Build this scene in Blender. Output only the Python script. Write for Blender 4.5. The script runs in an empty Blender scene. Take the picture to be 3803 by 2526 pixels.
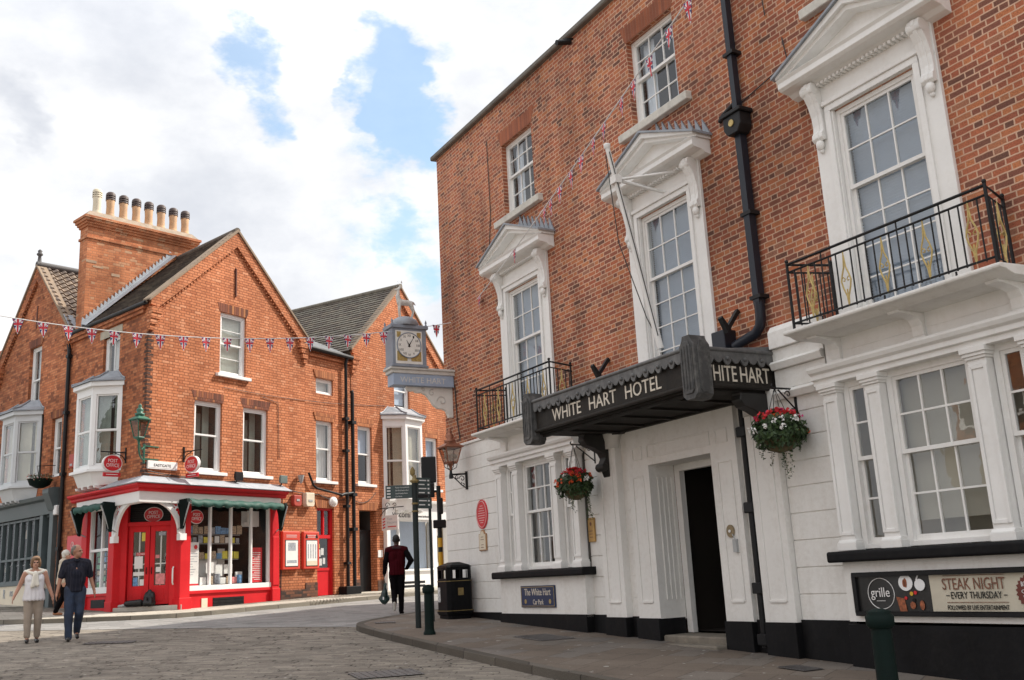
import bpy, bmesh, math, random
from mathutils import Vector, Matrix, noise
R = math.radians
random.seed(7)
scene = bpy.context.scene
COL = scene.collection

# ------------------------------------------------------------------ camera
cam_d = bpy.data.cameras.new('camera'); cam = bpy.data.objects.new('camera', cam_d); COL.objects.link(cam)
PITCH, ROLL = 0.23380, -0.05275
cp, sp, cr, sr = math.cos(PITCH), math.sin(PITCH), math.cos(ROLL), math.sin(ROLL)
r0, u0_, f0 = Vector((1, 0, 0)), Vector((0, -sp, cp)), Vector((0, cp, sp))
rt, up = r0 * cr + u0_ * sr, u0_ * cr - r0 * sr
cam.matrix_world = Matrix(((rt.x, up.x, -f0.x, 0), (rt.y, up.y, -f0.y, 0), (rt.z, up.z, -f0.z, 1.6), (0, 0, 0, 1)))
cam_d.sensor_width = 36; cam_d.lens = 34.84; cam_d.clip_start = 0.1; cam_d.clip_end = 4000
scene.camera = cam

# ------------------------------------------------------------------ light
SUN_EL, SUN_AZ = R(46), R(64)            # azimuth clockwise from +Y
vs = scene.view_settings
scene.display_settings.display_device = 'sRGB'
vs.view_transform = 'Standard'; vs.look = 'None'; vs.exposure = 0.45; vs.gamma = 1; vs.use_curve_mapping = False
sun_d = bpy.data.lights.new('sun', 'SUN'); sun = bpy.data.objects.new('sun', sun_d); COL.objects.link(sun)
sun_d.energy = 4.6; sun_d.angle = R(0.8); sun_d.color = (1, 0.93, 0.82)
sdir = Vector((math.sin(SUN_AZ) * math.cos(SUN_EL), math.cos(SUN_AZ) * math.cos(SUN_EL), math.sin(SUN_EL)))
sun.rotation_euler = sdir.to_track_quat('Z', 'Y').to_euler(); sun.location = (0, 0, 60)

world = bpy.data.worlds.new('World'); scene.world = world; world.use_nodes = True
def N(nt, t, **kw):
    n = nt.nodes.new(t)
    for k, v in kw.items(): setattr(n, k, v)
    return n
def math_(nt, op, a, b=None, c=None):
    n = N(nt, 'ShaderNodeMath', operation=op)
    for i, x in enumerate((a, b, c)):
        if x is None: continue
        if isinstance(x, (int, float)): n.inputs[i].default_value = x
        else: nt.links.new(x, n.inputs[i])
    return n.outputs[0]
def mapr(nt, x, a, b, c=0.0, d=1.0, smooth=False):
    n = N(nt, 'ShaderNodeMapRange'); n.interpolation_type = 'SMOOTHSTEP' if smooth else 'LINEAR'
    nt.links.new(x, n.inputs[0])
    for i, v in enumerate((a, b, c, d)): n.inputs[i + 1].default_value = v
    return n.outputs[0]
def mixc(nt, f, a, b, blend='MIX'):
    n = N(nt, 'ShaderNodeMix', data_type='RGBA', blend_type=blend)
    for s, x in ((0, f), (6, a), (7, b)):
        if isinstance(x, (int, float)): n.inputs[s].default_value = x
        elif isinstance(x, (tuple, list)): n.inputs[s].default_value = (*x[:3], 1)
        else: nt.links.new(x, n.inputs[s])
    return n.outputs[2]

def build_world():
    nt = world.node_tree; nt.nodes.clear()
    out = N(nt, 'ShaderNodeOutputWorld'); bg = N(nt, 'ShaderNodeBackground'); bg.inputs[1].default_value = 0.1
    sky = N(nt, 'ShaderNodeTexSky', sky_type='NISHITA'); sky.sun_disc = False
    sky.sun_elevation = SUN_EL; sky.sun_rotation = SUN_AZ; sky.air_density = 1.2; sky.dust_density = 1.0
    tc = N(nt, 'ShaderNodeTexCoord'); d = tc.outputs['Generated']
    sep = N(nt, 'ShaderNodeSeparateXYZ'); nt.links.new(d, sep.inputs[0])
    def fbm(scale, detail, rough, off):
        mp = N(nt, 'ShaderNodeMapping'); mp.inputs['Location'].default_value = off; mp.inputs['Scale'].default_value = (1, 1, 1.7)
        nt.links.new(d, mp.inputs[0])
        n = N(nt, 'ShaderNodeTexNoise'); n.inputs['Scale'].default_value = scale; n.inputs['Detail'].default_value = detail; n.inputs['Roughness'].default_value = rough
        nt.links.new(mp.outputs[0], n.inputs['Vector']); return n
    warp = fbm(9, 5, .6, (1.3, 2.1, .4)); edge = fbm(16, 7, .62, (4.3, 0.2, 2.2)); shade = fbm(4.5, 8, .58, (7.7, 3.1, 1.2))
    wv = N(nt, 'ShaderNodeVectorMath', operation='SUBTRACT'); nt.links.new(warp.outputs['Color'], wv.inputs[0]); wv.inputs[1].default_value = (.5, .5, .5)
    ws = N(nt, 'ShaderNodeVectorMath', operation='SCALE'); nt.links.new(wv.outputs[0], ws.inputs[0]); ws.inputs[3].default_value = .13
    wd = N(nt, 'ShaderNodeVectorMath', operation='ADD'); nt.links.new(d, wd.inputs[0]); nt.links.new(ws.outputs[0], wd.inputs[1])
    wn = N(nt, 'ShaderNodeVectorMath', operation='NORMALIZE'); nt.links.new(wd.outputs[0], wn.inputs[0])
    def blob(v, rad, w):
        dt = N(nt, 'ShaderNodeVectorMath', operation='DOT_PRODUCT'); nt.links.new(wn.outputs[0], dt.inputs[0]); dt.inputs[1].default_value = Vector(v).normalized()
        return mapr(nt, dt.outputs['Value'], math.cos(rad), 1.0, 0, w)
    acc = None
    for v, rad, w in SKY_GAPS:
        b = blob(v, rad * 1.55, w * 1.05); acc = b if acc is None else math_(nt, 'ADD', acc, b)
    e = mapr(nt, edge.outputs['Fac'], .3, .7, -.8, .8)
    gap = mapr(nt, math_(nt, 'ADD', acc, math_(nt, 'MULTIPLY', e, mapr(nt, acc, 0, .35, 0, 1))), .0, 1.5, 0, .74, True)
    dark = None
    for v, rad, w in SKY_DARKS:
        b = blob(v, rad, w); dark = b if dark is None else math_(nt, 'ADD', dark, b)
    sh = mapr(nt, shade.outputs['Fac'], .27, .72, 0.70, 1.0, True)
    sh = math_(nt, 'SUBTRACT', sh, math_(nt, 'MULTIPLY', dark, .10))
    zen = mapr(nt, sep.outputs['Z'], .45, .95, 1.0, CLOUD_ZENITH)
    tint = mixc(nt, mapr(nt, sh, .6, 1.0), (.84, .89, 1.0), (1.0, .995, .985))
    cl = N(nt, 'ShaderNodeVectorMath', operation='SCALE'); nt.links.new(tint, cl.inputs[0])
    nt.links.new(math_(nt, 'MULTIPLY', math_(nt, 'MULTIPLY', sh, zen), CLOUD * 10), cl.inputs[3])
    skb = N(nt, 'ShaderNodeVectorMath', operation='MULTIPLY'); nt.links.new(sky.outputs[0], skb.inputs[0]); skb.inputs[1].default_value = (1.35, 1.6, 1.62)
    col = mixc(nt, gap, cl.outputs[0], skb.outputs[0])
    nt.links.new(col, bg.inputs[0]); nt.links.new(bg.outputs[0], out.inputs[0])
CLOUD, CLOUD_ZENITH = 0.88, 1.65
SKY_GAPS = [((-0.1017, 0.8711, 0.4804), 0.0339, 1.3), ((-0.0977, 0.8793, 0.4661), 0.0219, 1.0), ((-0.092, 0.8885, 0.4496), 0.0246, 1.0), ((-0.0825, 0.8959, 0.4366), 0.0301, 0.8), ((-0.1092, 0.9011, 0.4197), 0.0328, 0.5), ((-0.0864, 0.9062, 0.4139), 0.0328, 0.45), ((-0.2296, 0.8462, 0.481), 0.0208, 0.75), ((-0.22, 0.8522, 0.4747), 0.0164, 0.6), ((-0.2211, 0.8671, 0.4464), 0.0186, 0.6), ((-0.0444, 0.8693, 0.4923), 0.0164, 0.5), ((-0.0991, 0.9398, 0.3269), 0.0246, 0.7), ((-0.1152, 0.9329, 0.3414), 0.0191, 0.5), ((-0.1222, 0.9244, 0.3614), 0.0219, 0.35), ((-0.078, 0.9324, 0.3529), 0.0274, 0.35), ((-0.1582, 0.9308, 0.3294), 0.0219, 0.3), ((-0.0917, 0.9469, 0.3083), 0.0219, 0.5), ((-0.0669, 0.9054, 0.4193), 0.0219, 0.6), ((-0.1004, 0.8634, 0.4945), 0.0219, 0.8)]
SKY_DARKS = [((-0.4283, 0.7963, 0.4271), 0.0328, 1.0), ((-0.4216, 0.808, 0.4115), 0.0219, 0.9), ((-0.4317, 0.7859, 0.4427), 0.0219, 0.6), ((-0.4109, 0.8195, 0.3995), 0.0274, 0.3)]

build_world()

# ------------------------------------------------------------------ frames and mesh building
class Fr:
    """a facade: u along it, o outward, z up"""
    def __init__(s, p, x, sg):
        x = Vector((x[0], x[1], 0)).normalized(); y = Vector((-x.y, x.x, 0)); s.s = sg
        s.M = Matrix(((x.x, y.x, 0, p[0]), (x.y, y.y, 0, p[1]), (0, 0, 1, 0), (0, 0, 0, 1)))
    def loc(s, u, o, z): return Vector((s.s * u, o, z))
    def w(s, u, o, z): return s.M @ s.loc(u, o, z)
DH, DP, DL = (-.49563, .86853), (.51081, .85970), (-.74473, .66737)
FH = Fr((8.07736, 4.60937), DH, 1)
FP = Fr((-9.16555, 24.20592), (-DP[0], -DP[1]), -1)
FL = Fr((-9.16555, 24.20592), DL, 1)
FD = Fr((-10.02, 24.97), (-.99206, -.12575), -1)
FW = Fr((0, 0), (1, 0), 1)
def G(x, y, dz=0): return .0753 - .02717 * x + .03656 * y + dz
BASE = {}

def tag(o, label=None, cat=None, group=None, kind=None):
    for k, v in (('label', label), ('category', cat), ('group', group), ('kind', kind)):
        if v: o[k] = v
    return o
def thing(name, fr, base, label, cat, group=None):
    o = bpy.data.objects.new(name, None); o.empty_display_size = .2; COL.objects.link(o)
    b = fr.loc(*base); o.matrix_world = fr.M @ Matrix.Translation(b); BASE[o.name] = (fr, b)
    return tag(o, label, cat, group)
def dup(o, parent=None):
    c = o.copy(); COL.objects.link(c)
    if parent: c.parent = parent
    for ch in [x for x in bpy.data.objects if x.parent == o]: dup(ch, c)
    return c

TXT = {}
def text_mesh(s):
    if s in TXT: return TXT[s]
    cu = bpy.data.curves.new('t', 'FONT'); cu.body = s; cu.size = 1; cu.resolution_u = 3; cu.extrude = .5
    ob = bpy.data.objects.new('t', cu); COL.objects.link(ob); bpy.context.view_layer.update()
    me = bpy.data.meshes.new_from_object(ob.evaluated_get(bpy.context.evaluated_depsgraph_get()))
    v = [x.co.copy() for x in me.vertices]; f = [tuple(p.vertices) for p in me.polygons]
    bpy.data.objects.remove(ob); bpy.data.curves.remove(cu); bpy.data.meshes.remove(me)
    x0, x1 = min(p.x for p in v), max(p.x for p in v)
    up_ = [p.y for p in v]; y0 = 0.0; y1 = max(up_)
    TXT[s] = ([((p.x - x0) / (x1 - x0) - .5, (p.y - y0) / (y1 - y0), p.z) for p in v], f, (x1 - x0) / (y1 - y0))
    return TXT[s]

class MB:
    def __init__(s, fr): s.fr = fr; s.v = []; s.f = []; s.m = []; s.sm = []
    def add(s, vs, fs, m=0, smooth=False):
        n = len(s.v); s.v += [Vector(x) for x in vs]
        for f in fs: s.f.append([n + i for i in f]); s.m.append(m); s.sm.append(smooth)
    def L(s, u, o, z): return (s.fr.s * u, o, z)
    def box(s, u0, u1, o0, o1, z0, z1, m=0):
        s.add([s.L(u, o, z) for u in (u0, u1) for o in (o0, o1) for z in (z0, z1)],
              [(0, 1, 3, 2), (4, 6, 7, 5), (0, 4, 5, 1), (2, 3, 7, 6), (0, 2, 6, 4), (1, 5, 7, 3)], m); return s
    def prism(s, pts, plane, c0, c1, m=0, smooth=False):
        def P(a, b, c): return s.L(a, c, b) if plane == 'uz' else s.L(c, a, b) if plane == 'oz' else s.L(a, b, c)
        n = len(pts)
        s.add([P(a, b, c0) for a, b in pts] + [P(a, b, c1) for a, b in pts],
              [tuple(range(n)), tuple(range(2 * n - 1, n - 1, -1))], m)
        k = len(s.v) - 2 * n
        for i in range(n):
            j = (i + 1) % n; s.f.append([k + i, k + j, k + n + j, k + n + i]); s.m.append(m); s.sm.append(smooth)
        return s
    def quad(s, *p, m=0): s.add([s.L(*q) for q in p], [tuple(range(len(p)))], m); return s
    def tube(s, pts, r, n=8, m=0, closed=False):
        P = [Vector(s.L(*p)) for p in pts]; rs = r if isinstance(r, (list, tuple)) else [r] * len(P); V_ = []; F_ = []
        ref = None
        for i, p in enumerate(P):
            if closed: t = P[(i + 1) % len(P)] - P[i - 1]
            else: t = P[min(i + 1, len(P) - 1)] - P[max(i - 1, 0)]
            t.normalize()
            if ref is None: ref = Vector((0, 0, 1)) if abs(t.z) < .9 else Vector((1, 0, 0))
            a = (ref - t * ref.dot(t))
            if a.length < 1e-4: a = t.orthogonal()
            a.normalize(); ref = a; b = t.cross(a)
            for k in range(n):
                an = 2 * math.pi * (k + .5) / n; V_.append(p + (a * math.cos(an) + b * math.sin(an)) * rs[i])
        L_ = len(P)
        for i in range(L_ if closed else L_ - 1):
            j = (i + 1) % L_
            for k in range(n): F_.append((i * n + k, i * n + (k + 1) % n, j * n + (k + 1) % n, j * n + k))
        s.add(V_, F_, m, n > 5)
        if not closed:
            s.add(V_[:n], [tuple(range(n))], m); s.add(V_[-n:], [tuple(range(n))[::-1]], m)
        return s
    def lathe(s, u, o, prof, n=16, m=0, smooth=True, ku=1, ko=1, rot=0):
        V_ = []; F_ = []
        for r, z in prof:
            for k in range(n):
                a = 2 * math.pi * (k + rot) / n; V_.append(s.L(u + ku * r * math.cos(a), o + ko * r * math.sin(a), z))
        for i in range(len(prof) - 1):
            for k in range(n): F_.append((i * n + k, i * n + (k + 1) % n, (i + 1) * n + (k + 1) % n, (i + 1) * n + k))
        s.add(V_, F_, m, smooth)
        s.add(V_[:n], [tuple(range(n))], m); s.add(V_[-n:], [tuple(range(n))], m); return s
    def ball(s, c, r, m=0, n=8, k=(1, 1, 1)):
        V_ = []; F_ = []; h = n // 2 + 1
        for i in range(h + 1):
            t = math.pi * i / h
            for j in range(n):
                a = 2 * math.pi * j / n
                V_.append(s.L(c[0] + r * k[0] * math.sin(t) * math.cos(a), c[1] + r * k[1] * math.sin(t) * math.sin(a), c[2] + r * k[2] * math.cos(t)))
        for i in range(h):
            for j in range(n): F_.append((i * n + j, i * n + (j + 1) % n, (i + 1) * n + (j + 1) % n, (i + 1) * n + j))
        s.add(V_, F_, m, True); return s
    def disc(s, u, o, z, ru, rz, th, n=32, m=0):      # upright disc facing outward
        s.prism([(u + ru * math.cos(2 * math.pi * k / n), z + rz * math.sin(2 * math.pi * k / n)) for k in range(n)], 'uz', o, o + th, m); return s
    def text(s, t, u, o, z, h, w=None, d=.006, m=0, skew=0):
        V_, F_, asp = text_mesh(t); w = w or asp * h; sg = s.fr.s
        s.add([(sg * u - x * w, o + d / 2 + zz * d, z + y * h) for x, y, zz in V_], F_, m); return s
    def textx(s, t, u, o, z, h, w=None, d=.006, m=0, side=1):   # reads on a face turned across the facade
        V_, F_, asp = text_mesh(t); w = w or asp * h
        s.add([s.L(u + (d / 2 + zz * d) * side, o + x * w * side * s.fr.s * -1, z + y * h) for x, y, zz in V_], F_, m); return s
    def wall(s, u0, u1, z0, z1, o, ops=(), m=0, mi=1, niche=1.0, clips=()):
        us = sorted({u0, u1, *[x for q in ops for x in q[:2]]}); zs = sorted({z0, z1, *[x for q in ops for x in q[2:4]]})
        us = [x for x in us if u0 <= x <= u1]; zs = [x for x in zs if z0 <= x <= z1]
        bm = bmesh.new()
        for a, b in zip(us, us[1:]):
            for c, d in zip(zs, zs[1:]):
                cu, cz = (a + b) / 2, (c + d) / 2
                if any(q[0] < cu < q[1] and q[2] < cz < q[3] for q in ops): continue
                bm.faces.new([bm.verts.new(s.L(*p)) for p in ((a, o, c), (b, o, c), (b, o, d), (a, o, d))])
        bmesh.ops.remove_doubles(bm, verts=bm.verts, dist=1e-4)
        for (pu, pz), (nu, nz) in clips:
            bmesh.ops.bisect_plane(bm, geom=bm.verts[:] + bm.edges[:] + bm.faces[:], plane_co=s.L(pu, o, pz), plane_no=s.L(nu, 0, nz), clear_outer=True)
        bm.verts.index_update(); s.add([v.co.copy() for v in bm.verts], [[v.index for v in f.verts] for f in bm.faces], m); bm.free()
        for q in ops:
            a, b, c, d, dep = q[:5]; nd = q[5] if len(q) > 5 else niche
            for i0, i1, mm in ((o, o - dep, q[6] if len(q) > 6 else m), (o - dep, o - dep - nd, mi)):
                s.quad((a, i0, c), (a, i1, c), (a, i1, d), (a, i0, d), m=mm); s.quad((b, i0, c), (b, i1, c), (b, i1, d), (b, i0, d), m=mm)
                s.quad((a, i0, c), (b, i0, c), (b, i1, c), (a, i1, c), m=mm); s.quad((a, i0, d), (b, i0, d), (b, i1, d), (a, i1, d), m=mm)
            e = o - dep - nd; s.quad((a, e, c), (b, e, c), (b, e, d), (a, e, d), m=mi)
        return s
    def tiles(s, E0, E1, R0, R1, n, lift=.03, m=0, wave=0, wl=.22, pal=3):
        rs = random.Random(n + int(lift * 1000))
        E0, E1, R0, R1 = [Vector(s.L(*p)) for p in (E0, E1, R0, R1)]
        nn = (E1 - E0).cross(R0 - E0).normalized()
        if nn.z < 0: nn = -nn
        k = max(1, int((E1 - E0).length / .33)) if not wave else max(8, int((E1 - E0).length / wl * 6)); kk = 1 if not wave else 6
        for i in range(n):
            rows = []
            for t, l in ((i / n, 0), (i / n, lift), ((i + 1) / n + .15 / n, .004)):
                a, b = E0.lerp(R0, t), E1.lerp(R1, t); row = []
                for q in range(k + 1):
                    w = wave * math.sin(2 * math.pi * q / k * (E1 - E0).length / wl) if wave else 0
                    row.append(a.lerp(b, q / k) + nn * (l + (w if l else w)))
                rows.append(row)
            V_ = [p for r_ in rows for p in r_]; w_ = k + 1
            s.add(V_, [(r_ * w_ + q, r_ * w_ + q + 1, (r_ + 1) * w_ + q + 1, (r_ + 1) * w_ + q) for r_ in (0, 1) for q in range(k)], m)
            cl = [rs.choice((0, 0, 0, 1, 1, 2)) % pal for _ in range(k // kk + 1)]; b0 = len(s.m) - 2 * k
            for r_ in (0, 1):
                for q in range(k): s.m[b0 + r_ * k + q] = cl[q // kk]
        return s
    def build(s, name, mats, parent=None, base=None, bevel=0, label=None, cat=None, group=None, kind=None, seg=1):
        if not isinstance(mats, (list, tuple)): mats = [mats]
        if parent is not None: fr, b = BASE[parent.name]
        else: fr = s.fr; b = s.fr.loc(*base) if base else Vector((0, 0, 0))
        me = bpy.data.meshes.new(name); me.from_pydata([tuple(x) for x in s.v], [], s.f)
        X = Matrix.Translation(-b) if fr is s.fr else Matrix.Translation(-b) @ fr.M.inverted() @ s.fr.M
        for mm in mats: me.materials.append(mm)
        me.polygons.foreach_set('material_index', s.m); me.polygons.foreach_set('use_smooth', s.sm)
        bm = bmesh.new(); bm.from_mesh(me)
        bmesh.ops.recalc_face_normals(bm, faces=bm.faces)
        if bevel:
            bmesh.ops.remove_doubles(bm, verts=bm.verts, dist=1e-5)
            ed = [e for e in bm.edges if len(e.link_faces) == 2 and e.calc_face_angle(0) > .6]
            bmesh.ops.bevel(bm, geom=ed, offset=bevel, segments=seg, affect='EDGES', profile=.5, clamp_overlap=True)
        uv = bm.loops.layers.uv.new('uv')
        for f in bm.faces:
            n = f.normal; ax, ay, az = abs(n.x), abs(n.y), abs(n.z)
            for l in f.loops:
                c = l.vert.co
                l[uv].uv = (c.x, c.z) if ay >= ax and ay >= az else (c.y, c.z) if ax >= az else (c.x, c.y)
        bmesh.ops.transform(bm, matrix=X, verts=bm.verts); bm.to_mesh(me); bm.free()
        o = bpy.data.objects.new(name, me); COL.objects.link(o)
        if parent is not None: o.parent = parent; BASE[o.name] = (fr, b)
        else: o.matrix_world = s.fr.M @ Matrix.Translation(b); BASE[o.name] = (s.fr, b)
        return tag(o, label, cat, group, kind)

# ------------------------------------------------------------------ materials
MATS = {}
def base_mat(name, rough=.6, metal=0, spec=.5):
    m = bpy.data.materials.new(name); m.use_nodes = True; nt = m.node_tree
    b = nt.nodes['Principled BSDF']; b.inputs['Roughness'].default_value = rough; b.inputs['Metallic'].default_value = metal
    b.inputs['Specular IOR Level'].default_value = spec
    MATS[name] = m; return m, nt, b
def noise_(nt, vec, scale, detail=4, rough=.55, sc=None):
    n = N(nt, 'ShaderNodeTexNoise'); n.inputs['Scale'].default_value = scale; n.inputs['Detail'].default_value = detail; n.inputs['Roughness'].default_value = rough
    if sc:
        mp = N(nt, 'ShaderNodeMapping'); mp.inputs['Scale'].default_value = sc; nt.links.new(vec, mp.inputs[0]); vec = mp.outputs[0]
    nt.links.new(vec, n.inputs['Vector']); return n
def pm(name, col, rough=.6, metal=0, var=.12, scale=3, bump=0, bscale=30, streak=0, streak_col=(.25, .22, .17), spec=.5):
    m, nt, b = base_mat(name, rough, metal, spec)
    tc = N(nt, 'ShaderNodeTexCoord'); vec = tc.outputs['Object']
    n = noise_(nt, vec, scale, 6, .6); f = mapr(nt, n.outputs['Fac'], .3, .7, 1 - var, 1 + var)
    sc_ = N(nt, 'ShaderNodeVectorMath', operation='SCALE'); sc_.inputs[0].default_value = col[:3]; nt.links.new(f, sc_.inputs[3]); c = sc_.outputs[0]
    if streak:
        st = noise_(nt, vec, 5, 5, .6, (1, 1, .12)); st2 = noise_(nt, vec, 14, 4, .7)
        k = mapr(nt, math_(nt, 'MULTIPLY', st.outputs['Fac'], st2.outputs['Fac']), .22, .5, 0, streak)
        c = mixc(nt, k, c, streak_col)
    nt.links.new(c, b.inputs['Base Color'])
    nt.links.new(mapr(nt, n.outputs['Fac'], .3, .7, rough * .85, min(1, rough * 1.15)), b.inputs['Roughness'])
    if bump:
        bn = noise_(nt, vec, bscale, 3); bp = N(nt, 'ShaderNodeBump'); bp.inputs['Strength'].default_value = bump; bp.inputs['Distance'].default_value = .01
        nt.links.new(bn.outputs['Fac'], bp.inputs['Height']); nt.links.new(bp.outputs[0], b.inputs['Normal'])
    return m
def ramp(nt, x, stops, const=False):
    r_ = N(nt, 'ShaderNodeValToRGB'); cr_ = r_.color_ramp
    if const: cr_.interpolation = 'CONSTANT'
    while len(cr_.elements) < len(stops): cr_.elements.new(.5)
    for e, (p, c) in zip(cr_.elements, stops): e.position = p; e.color = (*c, 1)
    nt.links.new(x, r_.inputs[0]); return r_.outputs[0]
def brick_mat(name, stops, mortar, bw=.337, ch=.075, joint=.011, split=.667, wob=.004, rough=.85, coords='UV', rot=0, patch=.25, bump=.5, mvar=.25, jrand=0, patch_col=None, offrand=0, scale_uv=None, streak=0, speck=0):
    m, nt, b = base_mat(name, rough, 0, .25)
    tc = N(nt, 'ShaderNodeTexCoord'); vec = tc.outputs[coords]
    if rot or scale_uv:
        mp = N(nt, 'ShaderNodeMapping'); mp.inputs['Rotation'].default_value = (0, 0, rot); nt.links.new(vec, mp.inputs[0]); vec = mp.outputs[0]
    if wob:
        wn = noise_(nt, vec, 9 if ch < .1 else 5, 3); sb = N(nt, 'ShaderNodeVectorMath', operation='SUBTRACT'); nt.links.new(wn.outputs['Color'], sb.inputs[0]); sb.inputs[1].default_value = (.5, .5, .5)
        sc_ = N(nt, 'ShaderNodeVectorMath', operation='SCALE'); nt.links.new(sb.outputs[0], sc_.inputs[0]); sc_.inputs[3].default_value = wob * 4
        ad = N(nt, 'ShaderNodeVectorMath', operation='ADD'); nt.links.new(vec, ad.inputs[0]); nt.links.new(sc_.outputs[0], ad.inputs[1]); vec2 = ad.outputs[0]
    else: vec2 = vec
    sep = N(nt, 'ShaderNodeSeparateXYZ'); nt.links.new(vec2, sep.inputs[0]); x, y = sep.outputs[0], sep.outputs[1]
    yr = math_(nt, 'DIVIDE', y, ch); row = math_(nt, 'FLOOR', yr); g = math_(nt, 'FRACT', yr)
    sh = math_(nt, 'MULTIPLY', math_(nt, 'FLOORED_MODULO', row, 2.0), .5)
    if offrand:
        rw = N(nt, 'ShaderNodeTexWhiteNoise', noise_dimensions='1D'); nt.links.new(row, rw.inputs['W']); sh = math_(nt, 'MULTIPLY_ADD', rw.outputs['Value'], offrand, sh)
    fx = math_(nt, 'ADD', math_(nt, 'DIVIDE', x, bw), sh); cell = math_(nt, 'FLOOR', fx); f = math_(nt, 'FRACT', fx)
    ish = math_(nt, 'GREATER_THAN', f, split) if split < 1 else None
    idv = N(nt, 'ShaderNodeCombineXYZ')
    nt.links.new(math_(nt, 'MULTIPLY_ADD', cell, 2.0, ish) if ish is not None else cell, idv.inputs[0]); nt.links.new(row, idv.inputs[1])
    wn2 = N(nt, 'ShaderNodeTexWhiteNoise', noise_dimensions='2D'); nt.links.new(idv.outputs[0], wn2.inputs['Vector'])
    colr = ramp(nt, wn2.outputs['Value'], stops)
    de = math_(nt, 'MINIMUM', f, math_(nt, 'SUBTRACT', 1.0, f))
    if ish is not None: de = math_(nt, 'MINIMUM', de, math_(nt, 'ABSOLUTE', math_(nt, 'SUBTRACT', f, split)))
    de = math_(nt, 'MULTIPLY', de, bw); dg = math_(nt, 'MULTIPLY', math_(nt, 'MINIMUM', g, math_(nt, 'SUBTRACT', 1.0, g)), ch)
    dist = math_(nt, 'MINIMUM', de, dg)
    if jrand:
        jn = noise_(nt, vec, 2.2, 4, .7); dist = math_(nt, 'ADD', dist, mapr(nt, jn.outputs['Fac'], .42, .62, joint * jrand, -joint * .25))
    mort = mapr(nt, dist, joint * .35, joint * .75, 1, 0)
    fine = noise_(nt, vec, 60, 3, .7); big = noise_(nt, vec, .55, 5, .6)
    c = mixc(nt, 1.0, colr, mapr(nt, fine.outputs['Fac'], .25, .75, 1 - mvar, 1 + mvar), 'MULTIPLY')
    c = mixc(nt, mort, c, mortar)
    if patch_col: c = mixc(nt, mapr(nt, big.outputs['Fac'], .5, .75, 0, .6), c, patch_col)
    c = mixc(nt, 1.0, c, mapr(nt, big.outputs['Fac'], .3, .7, 1 - patch, 1 + patch), 'MULTIPLY')
    if speck:
        sn = noise_(nt, vec, 7, 2, .5); c = mixc(nt, mapr(nt, sn.outputs['Fac'], .70, .73, 0, .8), c, (.42, .40, .37)); sd = noise_(nt, vec, 3.1, 5, .7); c = mixc(nt, mapr(nt, sd.outputs['Fac'], .58, .72, 0, speck), c, (.05, .045, .04))
    if streak:
        st = noise_(nt, vec, 1.6, 6, .62, (1, .16, 1)); s2 = noise_(nt, vec, .22, 3, .5)
        c = mixc(nt, 1.0, c, mapr(nt, math_(nt, 'MULTIPLY', st.outputs['Fac'], s2.outputs['Fac']), .18, .36, 1 + streak * .3, 1 - streak), 'MULTIPLY')
    nt.links.new(c, b.inputs['Base Color'])
    if bump:
        h = math_(nt, 'ADD', math_(nt, 'MULTIPLY', mort, -1.0), math_(nt, 'MULTIPLY', fine.outputs['Fac'], .4))
        bp = N(nt, 'ShaderNodeBump'); bp.inputs['Strength'].default_value = bump; bp.inputs['Distance'].default_value = .006 if ch < .1 else .02
        nt.links.new(h, bp.inputs['Height']); nt.links.new(bp.outputs[0], b.inputs['Normal'])
    return m
def glass_mat(name, tint=(.75, .8, .8), wav=.0, refl=1.0, base=.10):
    m = bpy.data.materials.new(name); m.use_nodes = True; nt = m.node_tree; nt.nodes.clear()
    out = N(nt, 'ShaderNodeOutputMaterial'); tr = N(nt, 'ShaderNodeBsdfTransparent'); tr.inputs[0].default_value = (*tint, 1)
    gl = N(nt, 'ShaderNodeBsdfGlossy'); gl.inputs['Roughness'].default_value = .015; gl.inputs[0].default_value = (refl, refl, refl, 1)
    lw = N(nt, 'ShaderNodeLayerWeight'); lw.inputs[0].default_value = .5
    fac = math_(nt, 'MULTIPLY_ADD', math_(nt, 'POWER', lw.outputs['Facing'], 5.0), .8, base)
    if wav:
        tc = N(nt, 'ShaderNodeTexCoord'); n = noise_(nt, tc.outputs['Object'], 3.5, 2); bp = N(nt, 'ShaderNodeBump'); bp.inputs['Strength'].default_value = wav; bp.inputs['Distance'].default_value = .03
        nt.links.new(n.outputs['Fac'], bp.inputs['Height']); nt.links.new(bp.outputs[0], gl.inputs['Normal'])
    mx = N(nt, 'ShaderNodeMixShader'); nt.links.new(fac, mx.inputs[0]); nt.links.new(tr.outputs[0], mx.inputs[1]); nt.links.new(gl.outputs[0], mx.inputs[2])
    nt.links.new(mx.outputs[0], out.inputs[0]); MATS[name] = m; return m
def leaf_mat(name, col, col2):
    m, nt, b = base_mat(name, .55); tc = N(nt, 'ShaderNodeTexCoord'); n = noise_(nt, tc.outputs['Object'], 18, 3)
    nt.links.new(mixc(nt, mapr(nt, n.outputs['Fac'], .35, .65), col, col2), b.inputs['Base Color']); return m

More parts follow.
